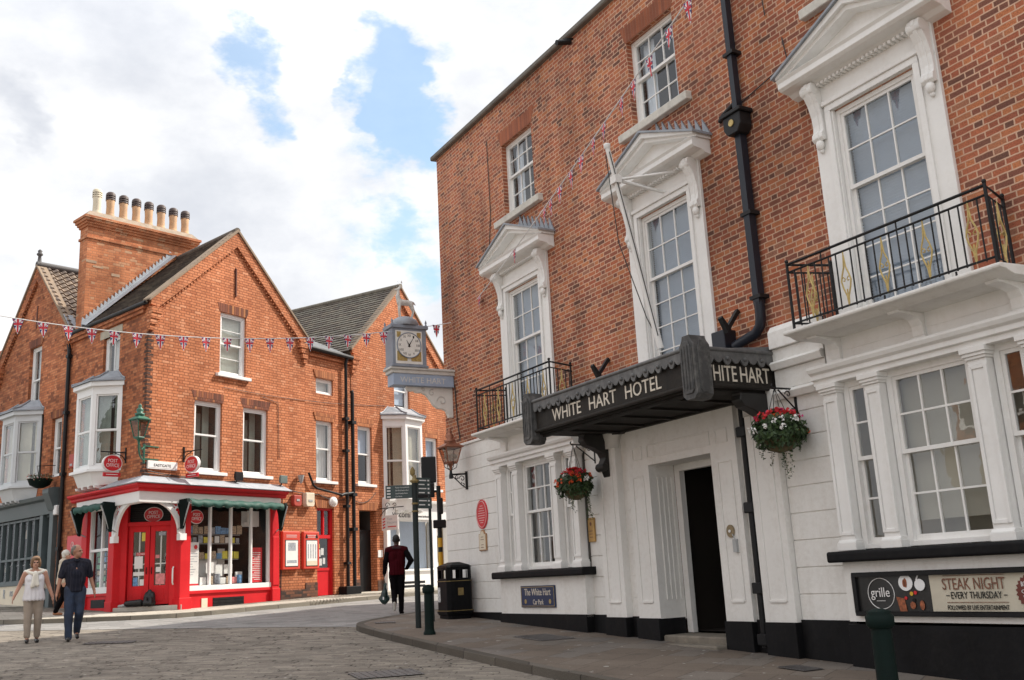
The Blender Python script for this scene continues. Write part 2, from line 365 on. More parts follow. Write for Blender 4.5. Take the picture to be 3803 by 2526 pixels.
M_BRH = brick_mat('hotel_brick', [(0, (.15, .072, .052)), (.12, (.235, .09, .06)), (.38, (.35, .11, .062)), (.65, (.42, .135, .068)), (.85, (.48, .18, .08)), (1, (.31, .145, .095))], (.62, .40, .28), joint=.0145, patch=.25, mvar=.45, patch_col=(.25, .10, .06), streak=.35)
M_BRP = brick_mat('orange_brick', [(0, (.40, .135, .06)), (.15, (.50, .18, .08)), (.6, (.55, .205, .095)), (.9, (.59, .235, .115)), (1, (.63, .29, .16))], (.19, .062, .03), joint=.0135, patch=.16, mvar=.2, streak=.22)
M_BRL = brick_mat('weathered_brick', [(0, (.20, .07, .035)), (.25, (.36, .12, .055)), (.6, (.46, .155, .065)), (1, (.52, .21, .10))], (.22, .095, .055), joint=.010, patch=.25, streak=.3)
M_BRD = brick_mat('dark_brick', [(0, (.05, .035, .03)), (.5, (.11, .055, .04)), (1, (.2, .085, .05))], (.06, .04, .03), joint=.008)
M_BRC = brick_mat('chimney_brick', [(0, (.38, .13, .06)), (.4, (.52, .19, .085)), (.85, (.58, .23, .11)), (1, (.5, .3, .18))], (.34, .16, .09), joint=.010, patch=.25, streak=.4)
M_SOLD = brick_mat('soldier_brick', [(0, (.12, .05, .035)), (.5, (.22, .08, .05)), (.8, (.28, .10, .05)), (1, (.45, .19, .08))], (.12, .05, .03), bw=.085, ch=.6, split=1.1, joint=.012, wob=.002)
M_WHT = pm('white_stucco', (.80, .785, .75), .7, 0, .06, .9, .35, 18, .36, (.46, .41, .34))
M_WPT = pm('white_paint', (.82, .81, .785), .45, 0, .05, 1.5, .15, 30, .24, (.5, .45, .37))
M_WHP = pm('bright_white_paint', (.84, .84, .83), .4, 0, .03, 3)
M_BLK = pm('black_paint', (.011, .011, .012), .45, 0, .3, 3, .1, 25, spec=.25)
M_PLN = pm('black_plinth_paint', (.008, .008, .009), .55, 0, .4, 2, .3, 12, .16, (.05, .045, .04), .15)
M_IRN = pm('black_iron', (.012, .012, .013), .5, 0, .3, 8, spec=.3)
M_PIP = pm('dark_pipe', (.014, .017, .026), .38, 0, .2, 6, spec=.35)
M_GLD = pm('gilt', (.48, .36, .14), .42, .5, .25, 20)
M_LED = pm('lead', (.27, .29, .32), .5, .15, .22, 4, .15, 20, .25, (.5, .5, .5))
M_LEDD = pm('dark_lead', (.15, .155, .16), .5, .25, .3, 5, .2, 20, .2, (.3, .3, .3))
M_LEDL = pm('pale_lead', (.36, .385, .42), .5, .1, .12, 4)
M_WOOD = pm('dark_canopy_wood', (.022, .019, .016), .6, 0, .4, 6, .2, 30, .25, (.09, .08, .07), .2)
M_STN = pm('stone', (.42, .38, .30), .8, 0, .2, 4, .3, 30, .3, (.2, .18, .14))
M_RED = pm('post_office_red', (.62, .016, .022), .5, 0, .10, 2, .15, 20, .22, (.33, .02, .02), .25)
M_REDD = pm('oval_red', (.62, .03, .04), .35, 0, .04, 3)
M_GRN = pm('awning_green', (.012, .07, .053), .7, 0, .2, 6)
M_GRNL = pm('lamp_green', (.03, .13, .085), .45, 0, .15, 8)
M_TILE = pm('dark_concrete_tile', (.115, .095, .08), .8, 0, .35, 6, .3, 20, .35, (.22, .2, .15))
M_TILEB = pm('tile_shade_b', (.085, .07, .062), .85, 0, .3, 6)
M_TILEC = pm('tile_shade_c', (.17, .145, .115), .85, 0, .3, 6)
M_PANB = pm('pantile_shade_b', (.15, .115, .095), .85, 0, .3, 5)
M_PANC = pm('pantile_shade_c', (.29, .22, .165), .85, 0, .3, 5)
M_PAN = pm('weathered_pantile', (.22, .165, .125), .8, 0, .35, 5, .3, 20, .35, (.3, .27, .2))
M_PANR = pm('red_pantile', (.45, .17, .10), .8, 0, .3, 5)
M_SLT = pm('slate_blue_paint', (.09, .115, .12), .45, 0, .12, 3)
M_CRM = pm('cream_paint', (.72, .64, .50), .6, 0, .06, 3, 0, 30, .1)
M_TERR = pm('buff_terracotta', (.56, .34, .19), .75, 0, .2, 5, .2, 20, .3, (.4, .3, .2))
M_DTERR = pm('dark_clay', (.075, .05, .045), .6, 0, .3, 8)
M_INT = pm('dark_interior', (.07, .068, .062), .9, 0, .3, 1.5)
M_INTL = pm('interior_wall', (.62, .55, .43), .9, 0, .2, 1)
M_BLND = pm('blind_fabric', (.44, .52, .64), .7, 0, .06, 3)
M_CURT = pm('net_curtain', (.70, .70, .68), .8, 0, .08, 4)
M_GLS = glass_mat('window_glass', (.92, .94, .94), .045)
M_GLSD = glass_mat('shop_glass', (.96, .97, .97), .06, base=.05)
M_GLW = pm('white_lamp', (.85, .85, .82), .3, 0, .03, 3)
M_GLT = glass_mat('lantern_glass', (.62, .55, .5))
M_NVY = pm('navy_sign', (.014, .028, .085), .4, 0, .12, 4)
M_BRS = pm('brass', (.46, .28, .10), .4, .5, .2, 9)
M_CLK = pm('clock_white', (.78, .77, .72), .5, 0, .05, 4)
M_BLU = pm('clock_blue', (.24, .27, .32), .55, 0, .15, 4)
M_WBL = pm('weathered_blue', (.34, .42, .54), .55, 0, .12, 3)
M_GRY = pm('painted_grey', (.40, .41, .41), .55, 0, .1, 4)
M_WRM = pm('lead_white', (.60, .59, .55), .6, 0, .1, 5)
M_WRN = pm('bronze_plaque', (.42, .24, .12), .5, .3, .15, 9)
M_DGN = pm('bollard_green', (.004, .012, .010), .6, 0, .25, 8, spec=.15)
M_FNG = pm('finger_green', (.045, .065, .065), .5, 0, .1, 5)
M_YEL = pm('yellow_paint', (.70, .42, .03), .5, 0, .1, 5)
M_TAN = pm('tan', (.55, .47, .33), .6, 0, .12, 7)
M_BRN = pm('brown_print', (.18, .07, .04), .6, 0, .2, 12)
M_LET = pm('pale_lettering', (.68, .62, .52), .5, 0, .1, 20)
M_WBD = pm('wood_bracket', (.02, .019, .018), .5, 0, .3, 6)
M_POS = pm('paper_white', (.80, .80, .78), .7, 0, .05, 5)
M_GREYP = pm('printed_grey', (.35, .38, .42), .7, 0, .4, 22)
M_BLUEP = pm('printed_blue', (.15, .32, .55), .6, 0, .5, 16)
M_YELP = pm('printed_yellow', (.75, .68, .10), .6, 0, .1, 8)
M_PINKP = pm('printed_pink', (.70, .25, .25), .6, 0, .3, 14)
M_MIXP = pm('printed_mixed', (.45, .35, .25), .6, 0, .7, 30)
M_GRNP = pm('printed_green', (.12, .35, .2), .6, 0, .5, 14)
M_RIM = pm('sign_rim', (.8, .78, .76), .45, 0, .04, 6)
M_ASH = pm('copper_lamp', (.30, .13, .08), .45, .5, .3, 8)
M_FLAGB = pm('flag_blue', (.025, .04, .17), .7, 0, .08, 9)
M_FLAGR = pm('flag_red', (.60, .03, .05), .7, 0, .08, 9)
M_FLAGW = pm('flag_white', (.82, .82, .84), .7, 0, .04, 9)
M_ROPE = pm('cord', (.75, .75, .75), .7)
M_CABLE = pm('cable', (.03, .028, .027), .6)
M_LEAF = leaf_mat('basket_leaves', (.012, .034, .008), (.045, .085, .02))
M_MOSS = pm('basket_moss', (.10, .075, .035), .9, 0, .5, 25)
M_FRED = pm('red_petals', (.62, .02, .025), .6, 0, .2, 20)
M_FPNK = pm('pink_petals', (.62, .05, .2), .6, 0, .2, 20)
M_FWHT = pm('white_petals', (.85, .84, .82), .6, 0, .05, 20)
M_FORG = pm('orange_petals', (.75, .10, .02), .6, 0, .2, 20)
# ------------------------------------------------------------------ ground, road, pavements
M_SET = brick_mat('stone_setts', [(0, (.165, .145, .122)), (.4, (.205, .18, .15)), (.75, (.235, .207, .172)), (1, (.275, .243, .2))], (.045, .039, .033), bw=.27, ch=.12, joint=.022, split=1.1, wob=.012, coords='Object', rot=R(4), patch=.22, bump=.9, jrand=1.15, offrand=3.1, mvar=.3, speck=.45, patch_col=(.17, .15, .125))
M_BLKP = brick_mat('grey_block_paving', [(0, (.185, .18, .175)), (.5, (.235, .23, .22)), (1, (.27, .26, .25))], (.14, .135, .125), bw=.42, ch=.21, joint=.012, split=1.1, wob=.006, coords='Object', rot=R(-31), patch=.15, bump=.4, jrand=1.0, offrand=2.3, mvar=.25)
M_PAV = brick_mat('flagstones', [(0, (.13, .103, .082)), (.5, (.15, .12, .095)), (.8, (.16, .138, .118)), (1, (.14, .125, .112))], (.085, .07, .057), bw=.95, ch=.62, joint=.012, split=.6, wob=.004, coords='Object', rot=R(30), patch=.25, bump=.3, mvar=.25, speck=.6)
M_PAVP = brick_mat('pale_flagstones', [(0, (.34, .315, .27)), (.5, (.40, .37, .315)), (1, (.45, .42, .365))], (.24, .22, .185), bw=.9, ch=.6, joint=.012, split=.6, wob=.004, coords='Object', rot=R(-31), patch=.15, bump=.3)
M_KRB = brick_mat('kerb_stone', [(0, (.075, .065, .053)), (.6, (.105, .092, .076)), (1, (.13, .115, .096))], (.04, .035, .03), bw=.9, ch=3, joint=.014, split=1.1, wob=.003, patch=.3, bump=.4)
M_KRB2 = brick_mat('pale_kerb_stone', [(0, (.17, .15, .12)), (1, (.25, .23, .19))], (.08, .07, .06), bw=.9, ch=3, joint=.014, split=1.1, wob=.003, patch=.3, bump=.4)
M_GRD = pm('bare_ground', (.22, .2, .18), .9, 0, .2, .2)

def sheet(name, poly, dz, mat):
    mb = MB(FW); mb.add([(x, y, G(x, y, dz)) for x, y in poly], [tuple(range(len(poly)))]); return mb.build(name, mat, kind='structure')
gb = MB(FW); xs = [-900, -300, -60, -20, 20, 40, 300, 900]; ys = [-900, -300, -25, 0, 30, 75, 300, 900]
gb.add([(x, y, G(max(-45, min(40, x)), max(-25, min(75, y)), -.2)) for y in ys for x in xs],
       [(j * 8 + i, j * 8 + i + 1, j * 8 + 9 + i, j * 8 + 8 + i) for j in range(7) for i in range(7)])
gb.build('ground', M_GRD, kind='structure')
sheet('road', [(-32, -20), (14, -20), (14, 62), (-32, 62)], -.1, M_SET)
def hp(u, o): w = FH.w(u, o, 0); return (w.x, w.y)
def pp(u, o): w = FP.w(u, o, 0); return (w.x, w.y)
def lp(u, o): w = FL.w(u, o, 0); return (w.x, w.y)
sheet('crossing_road', [lp(24, 3.0), lp(9, 3.2), (-12.2, 21.2), (-9.6, 21.0), (-6.6, 20.6), (-4.5, 20.3), (-3.0, 19.9), (-3.1, 19.4), (2.5, 29.0), (10, 42), pp(26, 1.0), pp(5, 1.0), (-8, 23.6), (-11.8, 22.9), lp(8, 1.5), lp(24, 1.5)], -.094, M_BLKP)

def pavement(name, kerb, inner, mat):
    mb = MB(FW); poly = kerb + inner
    mb.add([(x, y, G(x, y)) for x, y in poly], [tuple(range(len(poly)))]); mb.build(name, mat, kind='structure')
    kb = MB(FW); V_ = []; prof = ((0.004, -.14), (0.0, -.012), (-.012, .004), (-.15, .004), (-.15, -.14)); L_ = 0.0; n = len(kerb)
    nor = []
    for i in range(n):
        a, b = Vector(kerb[max(0, i - 1)]), Vector(kerb[min(n - 1, i + 1)]); t = (b - a).normalized(); nor.append(Vector((-t.y, t.x)))
    sgn = 1
    c = sum((Vector(p) for p in inner), Vector((0, 0))) / len(inner)
    if (Vector(kerb[n // 2]) + nor[n // 2] - c).length < (Vector(kerb[n // 2]) - c).length: sgn = -1
    for p, q in zip(kerb, nor):
        for o, z in prof:
            x, y = p[0] + q.x * o * sgn, p[1] + q.y * o * sgn; V_.append((x, y, G(x, y, z)))
    m = len(prof); kb.add(V_, [(i * m + k, i * m + k + 1, i * m + m + k + 1, i * m + m + k) for i in range(n - 1) for k in range(m - 1)])
    kb.build('kerb', M_KRB, kind='structure')
def smooth_line(p, k=4):
    out = []
    for i in range(len(p) - 1):
        a, b, c, d = [Vector(p[max(0, min(len(p) - 1, i + j))]) for j in (-1, 0, 1, 2)]
        for s in range(k):
            t = s / k; out.append(tuple(.5 * (2 * b + (c - a) * t + (2 * a - 5 * b + 4 * c - d) * t * t + (3 * b - a - 3 * c + d) * t ** 3)))
    return out + [tuple(p[-1])]
hk = smooth_line([(6.8, -1.5), (4.3, 4.5), (2.45, 8.1), (.83, 11.24), (.15, 12.38), (-1.03, 14.65), (-2.28, 17.15), (-2.95, 18.6), (-3.22, 19.4), (-3.22, 20.1), (-2.9, 21.1), (-2.2, 22.6), (2.0, 29.6), (9, 41.4)])
pavement('hotel_pavement', hk, [(12, 41), (-1.3, 21.7), hp(0, -.3), hp(-5, -.3), (11, -1.5)], M_PAV)
M_KRB = M_KRB2
pk = smooth_line([lp(26, 1.9), lp(14, 1.8), (-14.5, 23.55), (-12.6, 22.95), (-11.8, 22.90), (-10.8, 22.87), (-9.92, 23.05), (-9.0, 23.27), (-8.2, 23.62), (-7.37, 24.43), (-6.66, 25.6), (-5.79, 26.85), (-4.93, 28.15), (-3.89, 29.6), (-2.76, 31.3), pp(17, 1.35), pp(30, 1.3)])
pavement('post_office_pavement', pk, [pp(30, -.4), pp(0, -.4), lp(0.2, -.4), lp(26, -.4)], M_PAVP)
# tactile dropped crossing strip
tb = MB(FW)
for i in range(12):
    for j in range(4):
        x, y = pp(4.3 + i * .13, 1.35 + j * .13); tb.lathe(x, y, [(.03, G(x, y, .001)), (.025, G(x, y, .012))], 8)
tb.build('tactile_paving', M_PAVP, kind='structure')
def cover(x, y, w, h, rot, label, dz):
    fr = Fr((x, y), (math.cos(rot), math.sin(rot)), 1); t = thing('drain_cover', fr, (0, 0, G(x, y, dz)), label, 'drain cover')
    def zz(u, o): p = fr.w(u, o, 0); return G(p.x, p.y, dz)
    mb = MB(fr); mb.add([mb.L(u, o, zz(u, o) + .006) for u, o in ((-w, -h), (w, -h), (w, h), (-w, h))], [(0, 1, 2, 3)]); mb.build('lid', M_IRN2, t)
    mb = MB(fr)
    for i in range(9):
        u = -w + 2 * w * (i + .5) / 9; mb.tube([(u, -h * .9, zz(u, -h) + .009), (u, h * .9, zz(u, h) + .006)], .006, 4)
    mb.build('tread', M_IRN2, t)
M_IRN2 = pm('worn_iron', (.12, .11, .105), .7, .1, .3, 9)
cover(-1.78, 12.93, .42, .3, .4, 'worn iron drain cover set in the cobbles near the front of the road', -.094)
cover(-7.3, 18.0, .42, .22, .1, 'grey iron drain cover at the feet of the walking couple', -.094)
cover(3.05, 11.75, .22, .16, -1.05, 'small square iron cover in the flagstones below the long banner', .006)
cover(.25, 16.0, .45, .32, -1.05, 'large flush cover in the flagstones below the navy car park sign', .002)
cover(-2.7, 19.6, .2, .14, .2, 'small iron cover on the kerb corner behind the slim signpost', .004)

# ------------------------------------------------------------------ sash windows
PR = random.Random(11)
def sash(fr, par, u0, u1, z0, z1, o, cols, rt, rb, zm, dress='none', mat=None, dmat=None, fw=.05, name='window', glass=None, mun=.018, label=None):
    mat = mat or M_WPT; glass = glass or M_GLS
    w = MB(fr)
    w.box(u0, u0 + fw, o - .12, o, z0, z1); w.box(u1 - fw, u1, o - .12, o, z0, z1); w.box(u0 + fw, u1 - fw, o - .12, o, z1 - fw, z1); w.box(u0 + fw, u1 - fw, o - .12, o + .01, z0, z0 + fw * .7)
    win = w.build(name, mat, par, label=label); a, b, c, d = u0 + fw, u1 - fw, z0 + fw * .7, z1 - fw
    def one(nm, zc, zd, oo, rows, bot):
        s = MB(fr); t = .035; f = .042
        s.box(a, a + f, oo - t, oo, zc, zd); s.box(b - f, b, oo - t, oo, zc, zd); s.box(a + f, b - f, oo - t, oo, zd - f, zd); s.box(a + f, b - f, oo - t, oo, zc, zc + bot)
        for i in range(1, cols): x = a + f + (b - a - 2 * f) * i / cols; s.box(x - mun / 2, x + mun / 2, oo - t + .004, oo - .003, zc + bot, zd - f)
        for j in range(1, rows):
            z = zc + bot + (zd - f - zc - bot) * j / rows
            for i in range(cols):
                x0 = a + f + (b - a - 2 * f) * i / cols + (mun / 2 if i else 0); x1 = a + f + (b - a - 2 * f) * (i + 1) / cols - (mun / 2 if i < cols - 1 else 0)
                s.box(x0, x1, oo - t + .006, oo - .005, z - mun / 2, z + mun / 2)
        s.build(nm, mat, win)
        g = MB(fr)
        for i in range(cols):
            for j in range(rows):
                xa, xb = a + f * .8 + (b - a - f * 1.6) * i / cols, a + f * .8 + (b - a - f * 1.6) * (i + 1) / cols; za, zb = zc + bot * .8 + (zd - f * .8 - zc - bot * .8) * j / rows, zc + bot * .8 + (zd - f * .8 - zc - bot * .8) * (j + 1) / rows
                ya, yb, yc = [oo - t * .6 + PR.uniform(-.003, .003) for _ in range(3)]      # each old pane sits at its own slight tilt
                g.quad((xa, ya, za), (xb, yb, za), (xb, yb + yc - ya, zb), (xa, yc, zb))
        return g
    if zm is None:
        one('casement', c, d, o - .02, rt, .05).build('pane', glass, win)
    else:
        g1 = one('upper_sash', zm, d, o - .02, rt, .045); g1.build('pane', glass, win)
        g2 = one('lower_sash', c, zm + .04, o - .06, rb, .07); g2.build('pane', glass, win)
    oo = o - .15
    if dress == 'blind':
        s = MB(fr); n = int((d - c) / .036)
        for i in range(n):
            z = c + (d - c) * (i + .5) / n; s.add([s.L(a, oo - .012, z - .014), s.L(b, oo - .012, z - .014), s.L(b, oo + .008, z + .014), s.L(a, oo + .008, z + .014), s.L(a, oo + .006, z + .016), s.L(b, oo + .006, z + .016), s.L(b, oo - .014, z - .012), s.L(a, oo - .014, z - .012)], [(0, 1, 2, 3), (4, 5, 6, 7), (2, 3, 4, 5), (0, 1, 6, 7)])
        s.build('blind', dmat or M_BLND, win)
    elif dress == 'vertical':
        s = MB(fr); n = max(4, int((b - a) / .085))
        for i in range(n):
            x = a + (b - a) * (i + .5) / n; s.prism([(x - .032, oo - .02), (x + .032, oo + .012), (x + .032, oo + .016), (x - .032, oo - .016)], 'uo', c, d)
        s.build('blind', dmat or M_BLND, win)
    elif dress in ('nets', 'drapes'):
        for lo, hi in (((a, b),) if dress == 'nets' else ((a, a + (b - a) * .3), (b - (b - a) * .3, b))):
            s = MB(fr); n = max(8, int((hi - lo) / .02)); V_ = []
            for zz in (c, d):
                for i in range(n + 1):
                    x = lo + (hi - lo) * i / n; V_.append(s.L(x, oo - .03 + .02 * math.sin(i * 1.1) + .01 * math.sin(i * .37), zz))
            s.add(V_, [(i, i + 1, n + 2 + i, n + 1 + i) for i in range(n)], 0, True); s.build('curtain', dmat or M_CURT, win)
    elif dress == 'roller':
        s = MB(fr); s.box(a, b, oo - .005, oo, c + (d - c) * .12, d); s.build('blind', dmat or M_CURT, win)
    elif dress == 'half':
        s = MB(fr); s.box(a, b, oo - .005, oo, c + (d - c) * .55, d); s.build('blind', dmat or M_CURT, win)
    return win
# ------------------------------------------------------------------ the hotel
HC = (15.72, 11.34, 7.26, 2.9)
def hotel():
    T = thing('hotel_building', FH, (11, 0, .5), 'long red brick Georgian hotel with white stucco ground floor and pedimented white windows', 'hotel')
    UF, UN, ZT = 19.4, 0.6, 11.12
    ops = []
    for c in HC: ops += [(c - .6, c + .6, 8.58, 10.15, .16), (c - .6, c + .6, 4.36, 7.03, .05, 1.0, 3)]
    w = MB(FH); w.wall(UN, UF, 4.33, ZT, 0, ops, 0, 1, 1.0)
    for c in HC:                                    # rubbed brick flat arches, a shade redder
        w.prism([(c - .62, 10.152), (c + .62, 10.152), (c + .74, 10.45), (c - .74, 10.45)], 'uz', -.05, .004, 2)
    w.build('wall', [M_BRH, M_INT, M_ARCH, M_WPT], T)
    # the rest of the shell: end wall on the side street, back, roof
    e = FH.M.inverted() @ Vector((FH.w(UF, 0, 0).x + DP[0] * 11, FH.w(UF, 0, 0).y + DP[1] * 11, 0))
    s = MB(FH); s.quad((UF, 0, 0), (e.x, e.y, 0), (e.x, e.y, ZT), (UF, 0, ZT)); s.quad((e.x, e.y, 0), (UN, e.y, 0), (UN, e.y, ZT), (e.x, e.y, ZT)); s.quad((UN, e.y, 0), (UN, 0, 0), (UN, 0, ZT), (UN, e.y, ZT))
    s.build('side_wall', M_BRH, T)
    s = MB(FH); s.quad((UF - .1, -.3, ZT - .5), (e.x - .1, e.y + .2, ZT - .5), (UN + .1, e.y + .2, ZT - .5), (UN + .1, -.3, ZT - .5)); s.build('roof', M_LEDD, T)
    s = MB(FH); s.prism([(.09, 11.10), (.11, 11.12), (.11, 11.19), (.05, 11.23), (-.3, 11.23), (-.3, 11.12)], 'oz', UN, UF + .1); s.build('parapet_coping', M_COP, T)
    # white ground floor: channelled courses that butt against bays and doorway
    zs = [.88, 1.20, 1.52, 1.85, 2.18, 2.51, 2.82, 3.12, 3.43, 3.75, 4.02, 4.30]
    for lo, hi in ((16.86, UF), (13.46, 13.93), (8.47, 9.34), (UN, 5.5)):
        s = MB(FH); s.box(lo, hi, -.02, .052, zs[0], zs[-1])
        for a, b in zip(zs, zs[1:]): s.prism([(.04, a + .004), (.062, a + .006), (.07, a + .012), (.07, b - .009), (.062, b - .004), (.04, b - .003)], 'oz', lo, hi)
        s.build('stucco_wall', M_WHT, T)
    s = MB(FH); s.prism([(.0, 4.30), (.10, 4.30), (.10, 4.34), (0, 4.38)], 'oz', 16.86, UF); s.build('string_course', M_WHT, T, bevel=.004); s = MB(FH); s.prism([(.0, 4.30), (.12, 4.30), (.12, 4.52), (.06, 4.6), (0, 4.6)], 'oz', 8.47, 9.34)
    s.build('pier_cap', M_WHT, T, bevel=.004); s = MB(FH); s.prism([(.0, 4.02), (.12, 4.02), (.15, 4.10), (.12, 4.13), (0, 4.13)], 'oz', 8.47, 9.34)
    s.build('string_course', M_WHT, T, bevel=.004); s = MB(FH); s.prism([(.0, 3.62), (.13, 3.62), (.17, 3.70), (.13, 3.74), (0, 3.74)], 'oz', 8.62, 9.34)
    s.build('string_course', M_WHT, T, bevel=.004)
    s = MB(FH)
    def plinth(a, b, o, top=.9):
        s.prism([(a, G(*hp(a, 0), -.2)), (b, G(*hp(b, 0), -.2)), (b, top), (a, top)], 'uz', -.02, o)
    plinth(16.86, UF + .02, .10, .95); plinth(13.93, 16.86, .24, .94); plinth(13.46, 13.93, .10, .93); plinth(12.9, 13.46, .2, .9); plinth(12.68, 12.9, .07, .91); plinth(12.13, 12.68, .16, .89)
    plinth(10.16, 10.69, .16, .87); plinth(9.88, 10.16, .07, .89); plinth(9.34, 9.88, .2, .87); plinth(8.47, 9.34, .10, .9); plinth(5.5, 8.47, .24, .87); plinth(UN, 5.5, .10, .88)
    s.box(12.128, 12.135, -.34, .15, .5, .885); s.build('plinth', M_PLN, T, bevel=.012)
    # upper windows and sills
    for i, c in enumerate(HC):
        wn = sash(FH, T, c - .6, c + .6, 8.58, 10.15, -.11, 3, 2, 2, 9.42, ('drapes', 'drapes', 'none', 'none')[i], dmat=M_PBL)
        s = MB(FH); s.prism([(-.10, 8.44), (.11, 8.43), (.12, 8.56), (-.10, 8.595)], 'oz', c - .88, c + .88); s.build('sill', M_STW, wn, bevel=.01)
    # first floor windows with pedimented surrounds
    for i, c in enumerate(HC):
        wn = sash(FH, T, c - .6, c + .6, 4.36, 7.03, -.01, 3, 2, 4, 5.98, 'blind', name='tall_window')
        surround(T, c)
    for c, k in ((15.38, 1), (7.0, 2)):
        bay(T, c, k); balcony(T, c if k == 1 else 7.03)
    doorway(T); canopy(T)
    # rainwater pipes
    s = MB(FH); P_ = [(9.44, .10, 11.3), (9.44, .10, 7.75)]; s.box(9.395, 9.485, .045, .145, 7.7, 11.1)
    s.box(9.385, 9.495, .04, .155, 4.95, 7.45)
    pipe = s.build('downpipe', M_PIP, T)
    s = MB(FH); s.tube([(9.44, .10, 4.98), (9.44, .10, 4.78), (9.47, .10, 4.66), (9.56, .10, 4.58), (9.72, .10, 4.55), (9.98, .10, 4.50)], .07, 10); s.build('bend', M_PIP, pipe)
    s = MB(FH); s.box(10.05, 10.32, .0, .22, 4.36, 4.75); s.build('outlet_box', M_PIP, pipe, bevel=.01)
    s = MB(FH); s.prism([(9.27, 7.66), (9.61, 7.66), (9.61, 7.48), (9.54, 7.38), (9.34, 7.38), (9.27, 7.48)], 'uz', .02, .24); s.box(9.23, 9.65, .01, .27, 7.66, 7.72); s.build('hopper', M_IRN, pipe, bevel=.01)
    s = MB(FH); s.disc(9.44, .242, 7.54, .05, .05, .012, 12); s.build('rosette', M_GLD, pipe)
    s = MB(FH); s.tube([(9.44, .1, 7.9), (9.75, .08, 7.83), (9.86, .05, 7.78)], .035, 8); s.build('branch', M_IRN, pipe)
    for z in (5.02, 6.2, 8.6, 10.3):
        s = MB(FH); s.box(9.34, 9.54, 0.0, .172, z, z + .05); s.build('strap', M_IRN, pipe)
    s = MB(FH); s.tube([(9.98, .12, 3.7), (9.99, .12, .55)], .045, 10); pipe = s.build('downpipe', M_BLK, T)
    for z in (3.25, 2.25, 1.22, .58):
        s = MB(FH); s.box(9.90, 10.07, .02, .185, z, z + .14); s.build('collar', M_BLK, pipe, bevel=.012)
    # cables on the brick
    def cable(*a):
        s = MB(FH); s.tube(*a, 5); s.build('cable', M_CABLE, T)
    cable([(16.9, .02, 10.5), (16.88, .02, 8.9), (17.0, .02, 8.2), (16.75, .02, 7.75)], .009); cable([(8.55, .02, 8.43), (8.5, .02, 8.05), (8.9, .02, 7.98), (9.6, .02, 7.86)], .009); cable([(9.3, .02, 10.9), (8.9, .02, 10.4), (8.8, .02, 8.9)], .008)
    cable([(18.85, .02, 5.65), (18.8, .02, 4.9), (18.7, .02, 4.45)], .012)
    return T
M_ARCH = brick_mat('rubbed_brick', [(0, (.24, .085, .05)), (1, (.36, .12, .06))], (.3, .15, .1), bw=.075, ch=.5, split=1.1, joint=.006, wob=.001)
M_PBL = pm('pale_blue_drape', (.66, .71, .78), .8, 0, .06, 4)
M_COP = pm('coping_stone', (.16, .145, .125), .85, 0, .3, 4, .3, 20, .3, (.08, .075, .065))
M_STW = pm('painted_sill', (.62, .60, .54), .7, 0, .15, 5, .3, 25, .45, (.25, .22, .18))

def surround(T, c):
    f = MB(FH); W = .92; w = .6; o = .05
    for sg in (1, -1):
        f.box(c + sg * w, c + sg * W, -.03, o, 4.36, 7.05); f.box(c + sg * (w + .02), c + sg * (w + .10), o, o + .025, 4.36, 7.05)
    f.box(c - W, c + W, -.03, o, 7.05, 7.56); f.box(c - w - .10, c + w + .10, o, o + .025, 7.05, 7.13); f.box(c - w - .13, c + w + .13, o, o + .05, 7.13, 7.19)
    T1 = f.build('window_surround', M_WPT, T, bevel=.006)
    f = MB(FH); f.prism([(0, 7.42), (.10, 7.44), (.16, 7.48), (.30, 7.50), (.34, 7.53), (.34, 7.60), (.37, 7.64), (0, 7.66)], 'oz', c - 1.17, c + 1.17); f.build('cornice', M_WPT, T1, bevel=.004)
    n = 26; f = MB(FH)
    for i in range(n): x = c - .85 + 1.7 * (i + .5) / n; f.box(x - .018, x + .018, .05, .15, 7.405, 7.44)
    f.build('dentils', M_WPT, T1)
    f = MB(FH); A = 8.18
    f.prism([(c - 1.17, 7.642), (c + 1.17, 7.642), (c, A)], 'uz', 0, .10)
    for sg in (1, -1):
        for (dz0, dz1, oo) in ((-.16, -.09, .28), (-.09, .0, .34)):
            f.prism([(c + sg * 1.2, 7.645 + max(0, .12 + dz0)), (c + sg * 1.2, 7.72 + dz1 * .3), (c, A + .02 + dz1), (c, A + .02 + dz0)], 'uz', .0, oo)
    f.build('pediment', M_WPT, T1, bevel=.004)
    f = MB(FH)
    for sg in (1, -1):
        f.prism([(c + sg * 1.24, 7.69), (c + sg * 1.24, 7.725), (c, A + .055), (c, A + .022)], 'uz', -.0, .38)
        for i in range(8):                                # stepped flashing up the brick
            t = (i + .5) / 8; x = c + sg * 1.22 * (1 - t); z = 7.72 + (A - 7.68) * t
            f.prism([(x + .07, z - .01), (x - .07, z - .01), (x - .07 * sg, z + (.26 if sg < 0 else .12))], 'uz', 0.002, .03)
    f.build('lead_capping', M_LED, T1)
    for sg in (1, -1):
        x = c + sg * .82; k = MB(FH)
        prof = [(.05, 6.72), (.10, 6.70), (.135, 6.74), (.13, 6.80), (.10, 6.84), (.09, 6.92), (.10, 7.05), (.14, 7.2), (.20, 7.32), (.235, 7.40), (.22, 7.46), (.05, 7.47)]
        k.prism(prof, 'oz', x - .085, x + .085); k.prism([(p[0] + .012, p[1]) for p in prof], 'oz', x - .028, x + .028)
        k.ball((x, .09, 6.66), .062, n=8, k=(1, .8, 1.2)); k.ball((x, .07, 6.58), .035, n=6)
        k.tube([(x - .09, .17, 7.38), (x + .09, .17, 7.38)], .07, 10); k.build('console', M_WPT, T1, bevel=.006)

